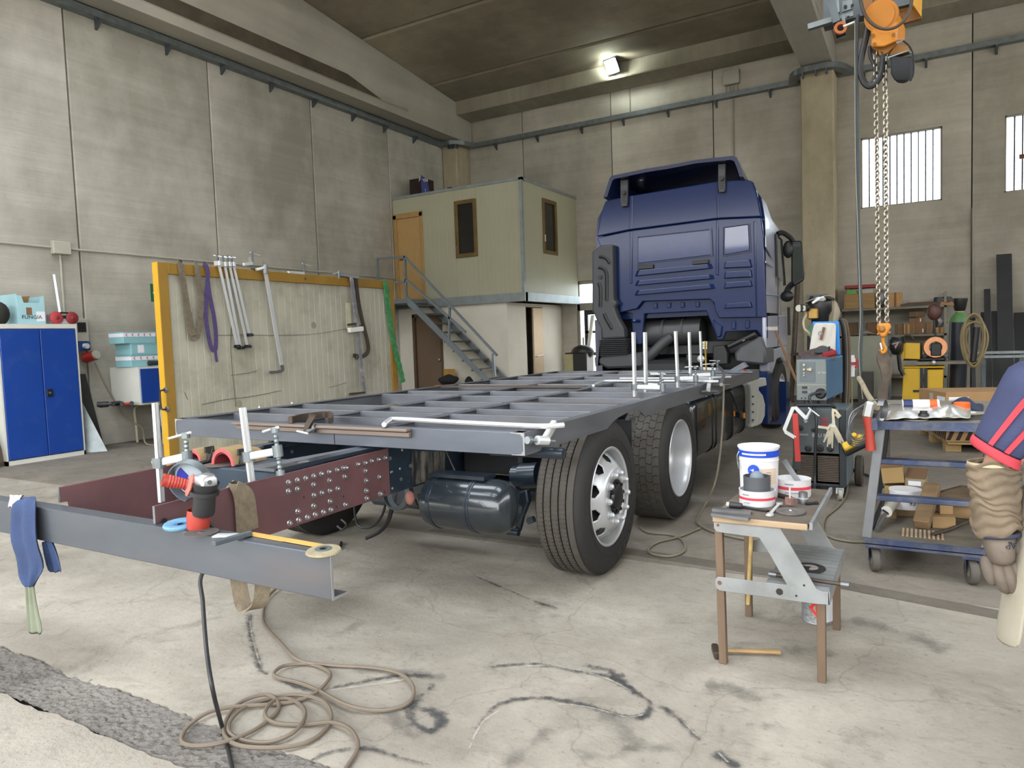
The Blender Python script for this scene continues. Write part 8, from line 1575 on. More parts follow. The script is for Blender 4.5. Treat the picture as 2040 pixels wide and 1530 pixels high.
for pts in ([(1678,2),(1698,-1),(1698,17),(1678,24)],[(1670,32),(1700,22),(1700,31),(1672,41)]):
    pl = mk('bolted_plate',B().prism([hv(u,v,.10) for u,v in pts],(0,.02,0)),M_galv,r)
    for i in range(2): u = pts[0][0]+6+14*i; v = (pts[0][1]+pts[3][1])/2-2*i; mk('bolt',B().cyl(hv(u,v,.085),hv(u,v,.10),.012,n=8),M_black,pl)
mk('rail_bar',B().bar(hv(1610,55,.2),hv(1672,36,.2),.05,.04),M_galv,r); mk('drive_motor',B().cyl(hv(1662,58,.15),hv(1680,50,.15),.08,n=20),M_black,r,smooth=True); mk('orange_ring',B().lathe([(.025,-.012),(.045,-.012),(.045,.012),(.025,.012)],hv(1674,56,.0),(.3,-1,0),20),pm('copper_ring','#b96a3a',.4,.3),r,smooth=True); mk('ring_rod',B().cyl(hv(1680,53,.0),hv(1702,44,.0),.009),M_chr,r); mk('strap_plate',B().bar(hv(1675,30,.08),hv(1676,48,.08),.06,.01,(0,1,0)),M_galv,r)
mk('vertical_channel',B().bar(hv(1662,-20,.05),hv(1662,28,.05),.03,.03),M_galv,r); mk('vertical_channel',B().bar(hv(1669,-20,.05),hv(1670,26,.05),.02,.03),M_galv,r); mk('dark_stay',B().bar(hv(1651,-20,.05),hv(1667,45,.05),.05,.04,(0,1,0)),M_galvd,r)
def cab(lab,pts,rr,m=M_cableb,d=0): return tag(mk('crane_cable',B().tube(spline([hv(u,v,d) for u,v in pts],6),rr,8),m,smooth=True),lab,'cable')
cab('thick black cable looping below the left of the orange hoist',[(1729,48),(1725,75),(1717,110),(1714,140),(1720,162),(1732,172),(1746,164),(1757,140),(1759,112),(1755,105)],.022); cab('black inner cable loop beside the orange hoist',[(1733,92),(1734,112),(1742,130),(1743,150),(1737,164),(1728,168)],.014); cab('brown cable drooping in front of the orange hoist',[(1712,-10),(1720,22),(1735,45),(1757,57),(1782,55),(1803,38),(1815,10),(1816,-10)],.011,M_iron,-.16)
cab('long control cable hanging from the crane beam to the taped end',[(1709,30),(1707,70),(1706,130),(1707,200),(1708,300),(1709,400),(1710,470),(1713,560),(1716,640),(1714,700),(1713,752)],.013,pm('cable_bluegrey','#3a4246',.7,var=.2,scale=3)); cab('thin pale cord hanging alongside the control cable',[(1703,40),(1703,130),(1704,300),(1709,470),(1712,560),(1714,640),(1711,700),(1714,755),(1719,795)],.0028,M_pvcd,-.02)
for v in (58,200,470,706,748): pass
# brown sling hanging from the hook, down to the floor behind the trolley
P = spline([hv(1757,700),hv(1755,715),hv(1762,735),hv(1763,760),hv(1757,785),hv(1757,820),hv(1765,860),hv(1764,900),hv(1766,935)],5); r = thing('lifting_sling','long dark webbing sling hanging from the hoist hook to the floor','lifting sling',P[-1]); mk('strap',B().sweep(P,[(-.032,-.010),(.032,-.010),(.032,.010),(-.032,.010)],(-.5,.86,.001),scale=[.8+.2*math.sin(i*.21)**2 for i in range(len(P))]),pm('sling_dark','#5a5046',.95,var=.25,scale=20,bump=.3,bscale=120),r,smooth=True)
P = spline([hv(1760,702,.03),hv(1769,720,.03),hv(1770,745,.03),hv(1763,775,.03),hv(1762,800,.03)],5); mk('strap',B().sweep(P,[(-.022,-.008),(.022,-.008),(.022,.008),(-.022,.008)],(-.5,.86,.001)),MC['sling_dark'],r,smooth=True)
# ---------------------------------------------------------------- storage along the end wall right of the pillar
M_shs = pm('shelf_steel','#6f6a5f',.5,.5,.15,6); M_upr = pm('slotted_upright','#7b7a6c',.55,.4)
SYF = 15.62
sv_ = lambda u,v,y=SYF: at(u,v,y=y)
z1_,z2_ = sv_(1780,612).z,sv_(1780,667).z; xs0,xs1 = sv_(1672,612).x,sv_(1886,606).x
r = thing('steel_shelving','open steel shelving with slotted uprights along the end wall','shelving',((xs0+xs1)/2,15.9,0))
for z in (z1_,z2_,.45): mk('shelf',B().box(xs0,xs1,SYF,YB-.03,z-.04,z),M_shs,r)
for x in (xs0+.02,sv_(1766,640).x,xs1-.02):
    for y in (SYF+.02,YB-.06): mk('upright',B().box(x-.02,x+.02,y-.02,y+.02,0,z1_+.25 if x > xs1-.1 else z1_),M_upr,r)
# crates and cartons on the shelves
def sbox(lab,u0,v0,u1,v1,y,dpt,m,name='cardboard_box',lid=None,cat='box',zb=None):
    a_,d_ = at(u0,v1,y=y),at(u1,v0,y=y); zb = a_.z if zb is None else zb
    r = thing(name,lab,cat,((a_.x+d_.x)/2,y+dpt/2,zb)); mk('box_body',B().box(a_.x,d_.x,y,y+dpt,zb,d_.z),m,r,bev=.006)
    mk('box_seam',B().box((a_.x+d_.x)/2-.02,(a_.x+d_.x)/2+.02,y-.002,y,zb,d_.z),M_cardd,r) if lid is None else None
    return r,a_,d_
M_wcr = pm('crate_wood','#93754b',.75,var=.15,stretch=(.3,1,3)); y = SYF+.03
r,a_,d_ = sbox('wooden crate holding green and white trays under a red lid on the top shelf',1683,583,1742,610,y,.4,M_wcr,'wooden_crate',1,'crate',z1_+.002)
mk('crate_end',B().box(a_.x-.015,a_.x,y-.01,y+.41,z1_+.002,d_.z+.01),M_wcr,r)
zg_ = d_.z
tag(mk('green_tray',B().prism([(a_.x+.03,y+.02,zg_+.001),(d_.x-.3,y+.02,zg_+.001),(a_.x+.2,y+.02,zg_+.06),(a_.x+.05,y+.02,zg_+.10)],(0,.3,0)),pm('tray_green','#5f9a4c',.6)),'green plastic tray in the wooden crate on the top shelf','tray'); tag(mk('white_tray',B().box(d_.x-.28,d_.x-.03,y+.03,y+.3,zg_+.001,zg_+.07),M_pvc),'pale tray in the wooden crate under the red lid','tray'); tag(mk('crate_lid',B().box(a_.x-.01,d_.x+.02,y+.01,y+.37,zg_+.105,zg_+.17),pm('lid_red','#8e2f30',.6),bev=.01),'dull red plastic lid on top of the wooden crate','lid')
sbox('open brown carton with pale label behind the hoist chain on the top shelf',1770,582,1797,602,y+.05,.3,M_card,zb=z1_+.002)
tag(mk('grey_hood',B().ell(at(1756,594,y=y+.1)+V((0,.1,.0)),.09,.1,.18),M_irong,smooth=True),'grey rounded cover behind the left chain on the top shelf','cover')
q0,q1 = at(1800,604,y=y),at(1890,597,y=y)
for k_ in range(3): tag(mk('steel_bar',B().box(q0.x-.05+.05*k_,q1.x-.12*k_,y+.02+.07*k_,y+.06+.07*k_,z1_+.002,z1_+.05+.015*k_),M_rust if k_ == 1 else M_iron),('front','middle','rear')[k_]+' of three dark steel bars lying on the top shelf','steel bar')
a_,d_ = at(1861,599,y=y),at(1895,590,y=y); r = thing('tool_case','dark grey tool case at the right end of the top shelf','case',((a_.x+d_.x)/2,y+.35,z1_+.055)); mk('case_body',B().box(a_.x,d_.x,y+.26,y+.5,z1_+.002,z1_+.16),M_steel_dk,r,bev=.015); mk('case_latch',B().box((a_.x+d_.x)/2-.04,(a_.x+d_.x)/2+.04,y+.252,y+.26,z1_+.09,z1_+.12),M_galvd,r)
tones = [M_card,M_cardd,pm('card_tan','#7d6546',.85,var=.12),pm('card_dim','#66543c',.85,var=.1)]
for i,(u0,v0,u1,v1,m,lb) in enumerate(((1783,644,1799,664,3,'dark small carton farthest left of the middle shelf row'),(1800,645,1812,664,0,'light upright carton second in the middle shelf row'),(1811,634,1823,664,2,'tall narrow carton left of the labelled one on the middle shelf'),(1823,632,1842,664,1,'wide brown carton with two white labels on the middle shelf'),(1845,641,1858,664,2,'small tan carton right of the labelled one on the middle shelf'),(1862,652,1882,664,0,'low flat carton at the right end of the middle shelf'))):
    r,a_,d_ = sbox(lb,u0,v0,u1,v1,y+.02,.35,tones[m],zb=z2_+.002)
    if i == 3: mk('sticker',B().box(a_.x+.12,d_.x-.02,y+.017,y+.02,z2_+.03,z2_+.10),M_lab,r); mk('sticker',B().box(a_.x+.08,d_.x-.06,y+.017,y+.02,d_.z-.08,d_.z-.02),M_lab,r)
r,a_,d_ = sbox('open dark carton stacked on the middle cartons of the middle shelf',1811,620,1842,632,y+.06,.3,tones[3],zb=at(1823,632,y=y+.02).z+.006)
b = B().ell(at(1872,642,y=y+.2),.11,.1,.13,10,8)
for v in b.v: v += V((math.sin(v.z*40)*.02,math.sin(v.x*37)*.02,math.sin(v.x*31+v.z*20)*.02))
tag(mk('wire_bundle',b,M_irong,smooth=True),'tangled grey wire bundle on the low flat carton','wire')
a_,d_ = at(1692,661,y=y),at(1742,649,y=y); G = [[V((a_.x+(d_.x-a_.x)*j/8,y+.02+.08*i,z2_+.012+.10*math.exp(-((j-5)/2.5)**2)*math.exp(-((i-2)/1.8)**2)+.01*abs(math.sin(j*2+i)))) for j in range(9)] for i in range(5)]
tag(mk('plastic_sheet',B().sheet(G,.004),M_bagc,smooth=True,solid=.004,sub=1),'crumpled clear plastic sheeting on the left of the middle shelf','sheet'); 
for k_,(u0,u1) in enumerate(((1682,1708),(1727,1746))): sbox(('brown flat carton behind the plastic sheeting','rust-coloured box behind the control cable on the middle shelf')[k_],u0,642,u1,654,y+.4,.2,tones[1 if k_ else 3],zb=z2_+.002)
# light grey steel cabinet beneath the shelves
a_,d_ = at(1684,795,y=14.8),at(1773,668,y=14.8)
r = thing('steel_cabinet','pale grey-green steel cabinet under the shelving behind the control cable','cabinet',((a_.x+d_.x)/2,15.1,0)); M_pgr = pm('cabinet_pale','#8f9180',.5,.15,.06); mk('cabinet_body',B().box(a_.x,d_.x,14.82,15.45,0.06,d_.z),M_pgr,r,bev=.008); mk('door',B().box(a_.x+.02,d_.x-.03,14.80,14.82,.10,d_.z-.03),M_pgr,r,bev=.004); mk('hinge_post',B().box(d_.x-.025,d_.x+.005,14.79,14.83,.06,d_.z),M_galvd,r); mk('plinth',B().box(a_.x+.03,d_.x-.03,14.86,15.4,0,.06),M_steel_dk,r)
a_,d_ = at(1709,800,y=13.9),at(1738,742,y=13.9); r = thing('grey_box_column','dark grey steel box standing before the pale cabinet','steel box',((a_.x+d_.x)/2,14.1,0)); mk('column_box',B().box(a_.x,d_.x,13.9,14.3,0,d_.z),pm('box_grey','#4c4a46',.55,.2),r,bev=.01)
tag(mk('wall_notice',B().prism([at(u,v,y=15.59) for u,v in ((1607,587),(1650,585),(1650,605),(1607,607))],(0,.008,0)),pm('notice_grey','#7d8588',.4)),'grey notice sheet on the pillar above the gas bottle','notice')
for k_,(u0,u1,ub) in enumerate(((1582,1592,1577),)): p0,p1 = at(ub,735,y=15.2),at(1590,540,y=15.55); tag(mk('dark_pipe',B().cyl((p0.x,15.1,0),(p1.x,15.56,p1.z),.05,n=12),M_iron,smooth=True),'tall dark pipe leaning on the pillar behind the cab mirror','pipe')
r = thing('floor_rack','low dark steel rack with oddments beside the pillar behind the truck','rack',(-2.0,14.9,0))
a_,d_ = at(1575,740,y=14.6),at(1625,740,y=14.6)
for z in (.55,.95): mk('rack_shelf',B().box(a_.x,d_.x,14.6,15.2,z-.04,z),M_iron,r)
for x in (a_.x+.03,d_.x-.03): mk('rack_post',B().box(x-.02,x+.02,14.62,14.66,0,1.0),M_iron,r)
# leaning black steel flats
M_flat = pm('black_flat','#2c2d2f',.55,.4,.15,3)
for k_,(u0,u1,v,yb,lab) in enumerate(((1954,1962,622,15.75,'short narrow black steel flat, leftmost against the end wall'),(1960,1973,576,15.7,'black steel flat second from left against the end wall'),(1974,1988,620,15.62,'short black steel flat before the tallest one'),(1985,2016,507,15.72,'tallest wide black steel flat leaning at the end wall'),(2019,2046,623,15.66,'wide short black steel flat right of the tallest one'),(2048,2080,600,15.6,'last black steel flat to the right of the leaning row'))):
    p,q = at(u0,v,y=16.05),at(u1,v,y=16.05); tag(mk('steel_flat',B().hexa([(p.x,yb-.25,0),(q.x,yb-.25,0),(q.x,yb-.235,0),(p.x,yb-.235,0)],[(p.x,yb+.36,p.z),(q.x,yb+.36,p.z),(q.x,yb+.375,p.z),(p.x,yb+.375,p.z)]),M_flat),lab,'steel flat')
r = thing('guard_rail','galvanised two-bar rack rail in front of the leaning steel flats','rail',(1.2,13.4,0)); yR = 13.4
for v in (703,711): p = at(1880,v+1,y=yR); q = at(2060,v-8,y=yR); mk('rail_bar',B().bar(p,V((p.x+1.6,yR,p.z+.0)),.05,.04),M_galv,r)
for u in (1960,2036): p = at(u,703,y=yR); mk('rail_post',B().bar((p.x,yR+.05,0),(p.x,yR+.05,p.z),.06,.06),M_galvd,r)
tag(mk('conduit',B().cyl((at(1940,600,y=YB).x,YB-.03,0),(at(1937,500,y=YB).x,YB-.03,3.6),.02),M_pvcd),'thin wall pipe beside the panel joint behind the gas cylinder','conduit')

# ---------------------------------------------------------------- yellow wire-feed welder with gas cylinder
yY = 12.0; M_yw = pm('machine_yellow','#c79f10',.45,var=.06,dirt='#7d6414',damt=.25); v_ = lambda u,v,y=yY: at(u,v,y=y)
r = thing('yellow_welder','yellow welding unit with copper wire spool on a black frame','welding machine',(v_(1840,800).x,12.2,0))
a_,d_ = v_(1795,800),v_(1838,733); mk('left_panel',B().hexa([(a_.x,yY,.12),(d_.x-.0,yY,.12),(d_.x,yY+.6,.12),(a_.x,yY+.6,.12)],[(v_(1800,733).x,yY,d_.z),(d_.x,yY,d_.z),(d_.x,yY+.6,d_.z),(v_(1800,733).x,yY+.6,d_.z)]),M_yw,r,bev=.01)
a2 = v_(1846,800); d2 = v_(1880,736); mk('right_panel',B().hexa([(a2.x,yY+.02,.12),(d2.x-.02,yY+.02,.12),(d2.x-.02,yY+.6,.12),(a2.x,yY+.6,.12)],[(a2.x,yY+.02,d2.z),(d2.x,yY+.02,d2.z),(d2.x,yY+.6,d2.z),(a2.x,yY+.6,d2.z)]),M_yw,r,bev=.01)
for u in (1836,1844): p = v_(u,735); mk('frame_post',B().box(p.x-.02,p.x+.02,yY-.02,yY+.02,.1,p.z+.02),M_steel_dk,r)
mk('panel_cap',B().box(v_(1799,733).x,v_(1882,733).x,yY-.015,yY+.6,d_.z,d_.z+.02),M_yw,r,bev=.004); mk('panel_latch',B().cbox(v_(1825,779,yY-.01),.08,.02,.03),M_black,r,bev=.004)
for u in (1805,1870): p = v_(u,790); mk('wheel',B().cyl((p.x-.03,yY+.3,.08),(p.x+.03,yY+.3,.08),.08,n=18),M_black,r)
tx = v_(1826,728); mk('tray',B().box(tx.x,v_(1926,728).x,yY+.05,yY+.42,d_.z+.05,d_.z+.09),M_shs,r); mk('swivel_base',B().box(v_(1830,725).x,v_(1885,725).x,yY+.1,yY+.45,d_.z+.09,d_.z+.16),M_black,r,bev=.02)
mk('feeder_panel',B().prism([v_(1801,715),v_(1833,716),v_(1833,684),v_(1803,683)],(0,.25,0)),M_yw,r,bev=.008); mk('feeder_side',B().prism([v_(1796,716),v_(1801,716),v_(1803,682),(v_(1797,684))],(0,.3,0)),M_yw,r); mk('feeder_frame',B().prism([v_(1798,730),v_(1838,728),v_(1838,680),v_(1800,678)],(0,.02,0)) if False else B().box(v_(1799,700).x,v_(1838,700).x,yY+.26,yY+.32,d_.z+.1,v_(1820,681).z),M_black,r); mk('carry_handle',B().tube(spline([v_(1802,684),v_(1802,670),v_(1812,669),v_(1820,676)],4),.015,8),M_black,r,smooth=True)
c_ = v_(1863,692,yY+.05); mk('wire_spool',B().lathe([(.085,-.05),(.148,-.05),(.155,-.03),(.155,.03),(.148,.05),(.085,.05),(.085,-.05)],c_,(.1,-1,.05),36),pm('copper_wire','#b07a55',.35,.6,.1,30),r,smooth=True,ang=40); mk('spool_hub',B().cbox(c_+V((.01,-.06,-.03)),.13,.05,.18),M_black,r,bev=.01); mk('spool_arm',B().bar(v_(1838,712),c_,.05,.04),M_black,r)
mk('tray_lug',B().ell(v_(1860,722,yY),.03,.03,.03),M_chr,r,smooth=True)
b = B(); m_ = [v_(u,v,yY-.1) for u,v in ((1768,690),(1772,677),(1782,670),(1792,672),(1798,682),(1797,700),(1790,708),(1778,706))]; r = thing('welding_helmet','black welding helmet with pale wedge marking hung on the yellow unit','helmet',m_[6]); c_ = sum(m_,V())/8; mk('shell',B().loft([[c_+(p-c_)*.55+V((0,-.10,0)) for p in m_],[c_+(p-c_)*.9+V((0,-.05,0)) for p in m_],m_,[p+V((.02,.12,0)) for p in m_]]),M_black,r,smooth=True,ang=60); mk('wedge_mark',B().prism([c_+V((a,-.115,b_)) for a,b_ in ((-.05,.03),(.05,.06),(-.0,-.05),(-.015,-.01),(.02,.03),(-.045,.015))],(0,.004,0)),pm('mark_pale','#9c7d7a',.5),r)
mk('helmet_strap',B().tube([m_[6],m_[6]+V((.02,.0,-.2)),m_[5]+V((.02,0,-.35))],.03,6),M_black,r)
gx0 = v_(1908,700,12.72); r = thing('gas_cylinder','tall dark gas cylinder with green shoulder near the leaning steel flats','gas cylinder',(gx0.x,12.72,0)); zsh = at(1910,642,y=12.72).z; ztp = at(1912,624,y=12.72).z
t0 = V((at(1904,735,y=12.72).x,12.72,.0)); t1 = V((at(1911,640,y=12.72).x,12.72,zsh)); ax_ = (t1-t0); L_ = ax_.length; mk('cylinder_body',B().lathe([(0,0),(.125,0),(.125,L_),(0,L_)],t0,ax_,32),pm('cyl_navy','#23272f',.4,.2),r,smooth=True,ang=60); mk('shoulder',B().lathe([(.125,0),(.12,.05),(.095,.10),(.06,.14),(.055,.16)],t1,ax_,32),pm('shoulder_green2','#4f7a48',.5),r,smooth=True); mk('neck_ring',B().lathe([(.055,.15),(.06,.155),(.06,.18),(.05,.18)],t1,ax_,24),pm('ring_yellow','#a9a36a',.5),r)
mk('valve_cap',B().lathe([(.055,.16),(.075,.19),(.10,.34),(.10,.36),(.085,.36)],t1,ax_,24),M_black,r,smooth=True); mk('regulator',B().bar(t1+ax_.normalized()*.27,t1+ax_.normalized()*.28+V((-.26,-.05,.02)),.05,.05),pm('brassr','#7d5a3c',.4,.7),r)
for k_,du in enumerate((-.14,-.26)): p = t1+ax_.normalized()*.36+V((du,-.08,-.01)); mk('gauge',B().cyl(p,p+V((0,-.05,0)),.042,n=20),M_black,r,smooth=True)
mk('flow_meter',B().ell(t1+ax_.normalized()*.14+V((-.33,-.03,.03)),.10,.06,.13),pm('flow_rust','#54342c',.5),r,smooth=True); mk('gas_line',B().tube(spline([t1+V((-.33,-.04,.05)),t1+V((-.30,-.05,-.3)),t1+V((-.28,-.05,-.75))],5),.014,6),M_black,r,smooth=True)
# hose coil hung on a post
hc = at(1940,680,y=12.0); r = thing('hose_coil','coils of tan welding hose hung on a dark hook beside the gas cylinder','hose',hc); b = B(); M_hos = pm('hose_tan','#8a7c5a',.6,var=.15)
for k_ in range(7):
    ct_ = hc+V((.012*math.sin(k_*2.1),.012*k_-.04,.02*math.cos(k_*1.7))); rx_,rz_ = .125+.03*math.sin(k_*1.3),.31+.06*math.cos(k_*2.2)
    mk('hose_loop',B().tube([ct_+V((rx_*math.sin(2*math.pi*i/28)*(1+.15*math.cos(2*math.pi*i/28)),0,rz_*math.cos(2*math.pi*i/28))) for i in range(28)],.012,6,closed=True),M_hos,r,smooth=True)
mk('hook_post',B().bar((hc.x+.02,12.08,0),(hc.x-.02,12.08,hc.z+.36),.05,.05),M_steel_dk,r); mk('hook',B().tube([hc+V((-.03,-.08,.34)),hc+V((0,0,.31)),hc+V((.0,.08,.36))],.02,8),M_black,r,smooth=True); mk('hanging_torch',B().cyl(hc+V((.03,-.05,.2)),hc+V((-.01,-.05,-.28)),.04,n=14),M_black,r,smooth=True)
# long carton on a pallet
M_pal = pm('pallet_wood','#9c8154',.8,var=.18,stretch=(1,.3,3)); px0 = at(1833,890,z=0); cpos = at(1880,893,z=0)
r = thing('pallet','wooden pallet carrying the long carton behind the trolley','pallet',(.7,9.7,0))
Pa = at(1826,862,z=.0); Pb = at(1885,900,z=0); ux = (Pb-Pa); ux.z = 0; Lp = ux.length; ux.normalize(); uy = V((-ux.y,ux.x,0)); uy = uy if uy.y > 0 else -uy; uy = (uy*.35+V((1,.12,0))).normalized(); LW = 1.15
for i in range(3):
    for j in range(3):
        p = Pa+ux*(Lp*(i*.5*.88+.06))+uy*(LW*j*.45+.06); mk('pallet_block',B().hexa([p+ux*a+uy*b_ for a,b_ in ((-.07,-.06),(.07,-.06),(.07,.09),(-.07,.09))],[p+ux*a+uy*b_+V((0,0,.09)) for a,b_ in ((-.07,-.06),(.07,-.06),(.07,.09),(-.07,.09))]),M_pal,r)
for i in range(5): p = Pa+ux*(Lp*i/4.6); mk('deck_board',B().hexa([p+ux*a+uy*b_+V((0,0,.092)) for a,b_ in ((0,0),(Lp*.17,0),(Lp*.17,LW),(0,LW))],[p+ux*a+uy*b_+V((0,0,.112)) for a,b_ in ((0,0),(Lp*.17,0),(Lp*.17,LW),(0,LW))]),M_pal,r)
zc0 = .115; r = thing('striped_carton','low carton tray with black diagonal stripes lying on the pallet','carton',Pa+ux*.4+V((.4,.2,zc0))); Q0 = Pa+ux*.0+V((0,0,zc0)); H2 = .15; QS = [Q0,Q0+ux*Lp,Q0+ux*Lp+uy*LW,Q0+uy*LW]; mk('tray_body',B().hexa(QS,[p+V((0,0,H2)) for p in QS]),pm('kraft','#a4835a',.8),r)
for (p,d_,L_) in ((QS[0],ux,Lp),(QS[1],uy,LW)):
    nrm = V((d_.y,-d_.x,0)); nrm = nrm if nrm.y < 0 else -nrm; n_ = int(L_/.085)
    for i in range(n_): s_ = p+d_*(i*L_/n_)+nrm*.002; mk('stripe',B().prism([s_+V((0,0,.015)),s_+d_*.04+V((0,0,.015)),s_+d_*.085+V((0,0,H2-.02)),s_+d_*.045+V((0,0,H2-.02))],nrm*.002),pm('stripe_dark','#2b231f',.8),r)
yc1 = at(1833,800,y=9.6); T0 = at(1831,775,y=9.55); T1 = at(1884,782,y=8.95); T2 = at(1980,789,y=9.15); zl = zc0+H2+.003
r = thing('long_carton','long brown carton with white labels standing on the striped tray','carton',(T1.x,T1.y+.1,zl)); lo_ = [V((p.x,p.y,zl)) for p in (T0,T1,T2+V((.5,.04,0)))]; up = [V((lo_[0].x,lo_[0].y,T0.z)),V((lo_[1].x,lo_[1].y,T1.z)),V((lo_[2].x,lo_[2].y,T1.z))]; zt_ = T1.z; w4 = lo_[0]+(lo_[2]-lo_[1]); M_cl = pm('carton_long','#a07d54',.8,var=.06)
mk('carton_body',B().hexa([lo_[0],lo_[1],lo_[2],w4],[V((p.x,p.y,zt_)) for p in (lo_[0],lo_[1],lo_[2],w4)]),M_cl,r,bev=.004); e1_ = (lo_[1]-lo_[0]).normalized(); e2_ = (lo_[2]-lo_[1]).normalized()
def lbl(p,d_,a0,a1,z0,z1,m,nm):
    nrm = V((d_.y,-d_.x,0)); nrm = nrm if nrm.y < 0 else -nrm; q = [p+d_*a0,p+d_*a1]; o_ = mk(nm,B().hexa([V((s.x,s.y,z0))+nrm*t for s,t in ((q[0],.001),(q[1],.001),(q[1],.003),(q[0],.003))],[V((s.x,s.y,z1))+nrm*t for s,t in ((q[0],.001),(q[1],.001),(q[1],.003),(q[0],.003))]),m,r); return o_
L1 = (lo_[1]-lo_[0]).length; lbl(lo_[0],e1_,L1*.70,L1*.98,zt_-.22,zt_-.05,M_lab,'shipping_label'); lbl(lo_[1],e2_,.03,.22,zt_-.17,zt_-.05,M_lab,'shipping_label')
for k_ in range(3): lbl(lo_[1],e2_,.045,.19-.03*k_,zt_-.085-.025*k_,zt_-.078-.025*k_,M_print,'print')
lbl(lo_[0],e1_,L1*.42,L1*.55,zt_-.14,zt_-.03,M_pvc,'tape_piece')

# ---------------------------------------------------------------- the worker at the right edge
def skinmesh(name,pts,edges,mat,parent,sub=2,root=0):
    me = bpy.data.meshes.new(name); off = wloc(parent); me.from_pydata([V(p[0])-off for p in pts],edges,[]); me.update()
    o = bpy.data.objects.new(name,me); link(o,parent); me.materials.append(mat)
    sk = o.modifiers.new('skin','SKIN'); sk.use_smooth_shade = True
    lay = me.skin_vertices[0].data if me.skin_vertices else None
    if lay is None:
        bm = bmesh.new(); bm.from_mesh(me); bm.verts.layers.skin.verify(); bm.to_mesh(me); bm.free(); lay = me.skin_vertices[0].data
    for i,p in enumerate(pts):
        rr = p[1]; lay[i].radius = rr if isinstance(rr,tuple) else (rr,rr); lay[i].use_root = (i == root)
    if sub: s = o.modifiers.new('sub','SUBSURF'); s.levels = sub; s.render_levels = sub
    return o
WDY = 2.2
wp = lambda u,v,y=WDY: at(u,v,y=y)
SR = V((CR.x,CR.y,0)).normalized(); SF = V((-SR.y,SR.x,0)); UPZ = V((0,0,1))      # worker faces away from the camera
sh = wp(2088,752); el_ = wp(1988,935); wr_ = wp(1984,1056)
px0_ = sh+SR*.19; pc = V((px0_.x,px0_.y,0))
def wq(r_,f_,z): return pc+SR*r_+SF*f_+UPZ*z
W = thing('person','person in navy shirt with two red sleeve stripes and long leather gauntlets','person',pc)
M_skin = pm('skin','#b98a70',.55,var=.06); M_navy = pm('shirt_navy','#343a58',.85,var=.12,scale=14,bump=.15,bscale=120); M_stripe = pm('stripe_red','#b33843',.85); M_lea = pm('gauntlet_leather','#6e604e',.8,var=.22,scale=11,dirt='#5d4c3a',damt=.45,dscale=9,bump=.35,bscale=50); M_leg2 = pm('glove_leather','#645a50',.75,var=.2,scale=9,dirt='#57493f',damt=.4,dscale=7,bump=.3,bscale=40); M_apr = pm('apron_leather','#979080',.85,var=.15,scale=4,dirt='#746b5c',damt=.4,dscale=4); M_tro = pm('trousers_navy','#262b3d',.9); M_hair = pm('hair_dark','#2b231e',.8)
zs_ = sh.z; hz = .88
R_sh = wq(.19,0,zs_); 
body = [(wq(0,0,hz),.105),(wq(0,0,1.05),(.105,.09)),(wq(0,.01,zs_-.10),(.11,.085)),(wq(0,.02,zs_+.06),.06),(wq(0,.04,zs_+.13),.058),(wq(0,.06,zs_+.24),(.085,.10)),(wq(0,.06,zs_+.34),.07),
        (sh+SR*.05,.05),(sh,.05),(el_*.55+sh*.45,.046),(el_,.042),(wr_,.034),(R_sh-SR*.04,.05),(R_sh+SR*.08+SF*.05-UPZ*.28,.045),(R_sh+SR*.02+SF*.28-UPZ*.36,.035),
        (wq(-.09,0,hz-.12),.075),(wq(-.11,.02,.47),.066),(wq(-.11,0,.09),.045),(wq(-.12,.12,.05),.038),(wq(.09,0,hz-.12),.075),(wq(.12,.03,.47),.066),(wq(.12,.0,.09),.045),(wq(.13,.12,.05),.038)]
be = [(0,1),(1,2),(2,3),(3,4),(4,5),(5,6),(2,7),(7,8),(8,9),(9,10),(10,11),(2,12),(12,13),(13,14),(0,15),(15,16),(16,17),(17,18),(0,19),(19,20),(20,21),(21,22)]
skinmesh('body',body,be,M_skin,W)
def tube_cloth(name,secs,mat,n=28,wr=0,freq=9,thick=.006,parent=None,closed_end=False,seed=0):
    rings = []
    for i,(c_,ra,rb,a,b_) in enumerate(secs):
        ring = []
        for k_ in range(n):
            t = 2*math.pi*k_/n; w_ = 1+wr*math.sin(freq*i*.5+2.2*math.sin(t+seed)+k_*.9)*.6+wr*.5*math.sin(3*t+i*1.7+seed); ring.append(c_+a*ra*math.cos(t)*w_+b_*rb*math.sin(t)*w_)
        rings.append(ring)
    return mk(name,B().loft(rings,caps=closed_end),mat,parent or W,smooth=True,ang=180,solid=thick,sub=1)
def axes(d): d = V(d).normalized(); a = SR-d*SR.dot(d); a.normalize(); return a,d.cross(a).normalized()
# shirt: trunk and left sleeve with cuff
secs = []
for z,ra,rb in ((hz-.06,.195,.15),(hz+.06,.19,.145),(1.05,.195,.145),(zs_-.14,.21,.15),(zs_-.03,.21,.14),(zs_+.03,.15,.115),(zs_+.07,.085,.085),(zs_+.09,.078,.08)): secs.append((wq(0,.01,z),ra,rb,SR,SF))
tube_cloth('shirt',secs,M_navy,wr=.015,seed=1)
cu = wp(1985,893); cu2 = wp(1984,910)
d_ = cu-sh; a,b_ = axes(d_); a0 = -a
sl = [(sh+SR*.11+UPZ*.0,.07,.075),(sh+UPZ*.005,.082,.085),(sh+d_*.2,.082,.08),(sh+d_*.45,.072,.074),(sh+d_*.7,.062,.07),(cu,.052,.064)]
secs = [(c_,ra,rb,a,b_) for c_,ra,rb in sl]; tube_cloth('sleeve',secs,M_navy,wr=.03,seed=3)
tube_cloth('sleeve_cuff',[(cu-d_*.02,.0545,.0665,a,b_),(cu+d_*.05,.0555,.0675,a,b_),(cu2+d_*.01,.054,.066,a,b_)],M_stripe,wr=.01)
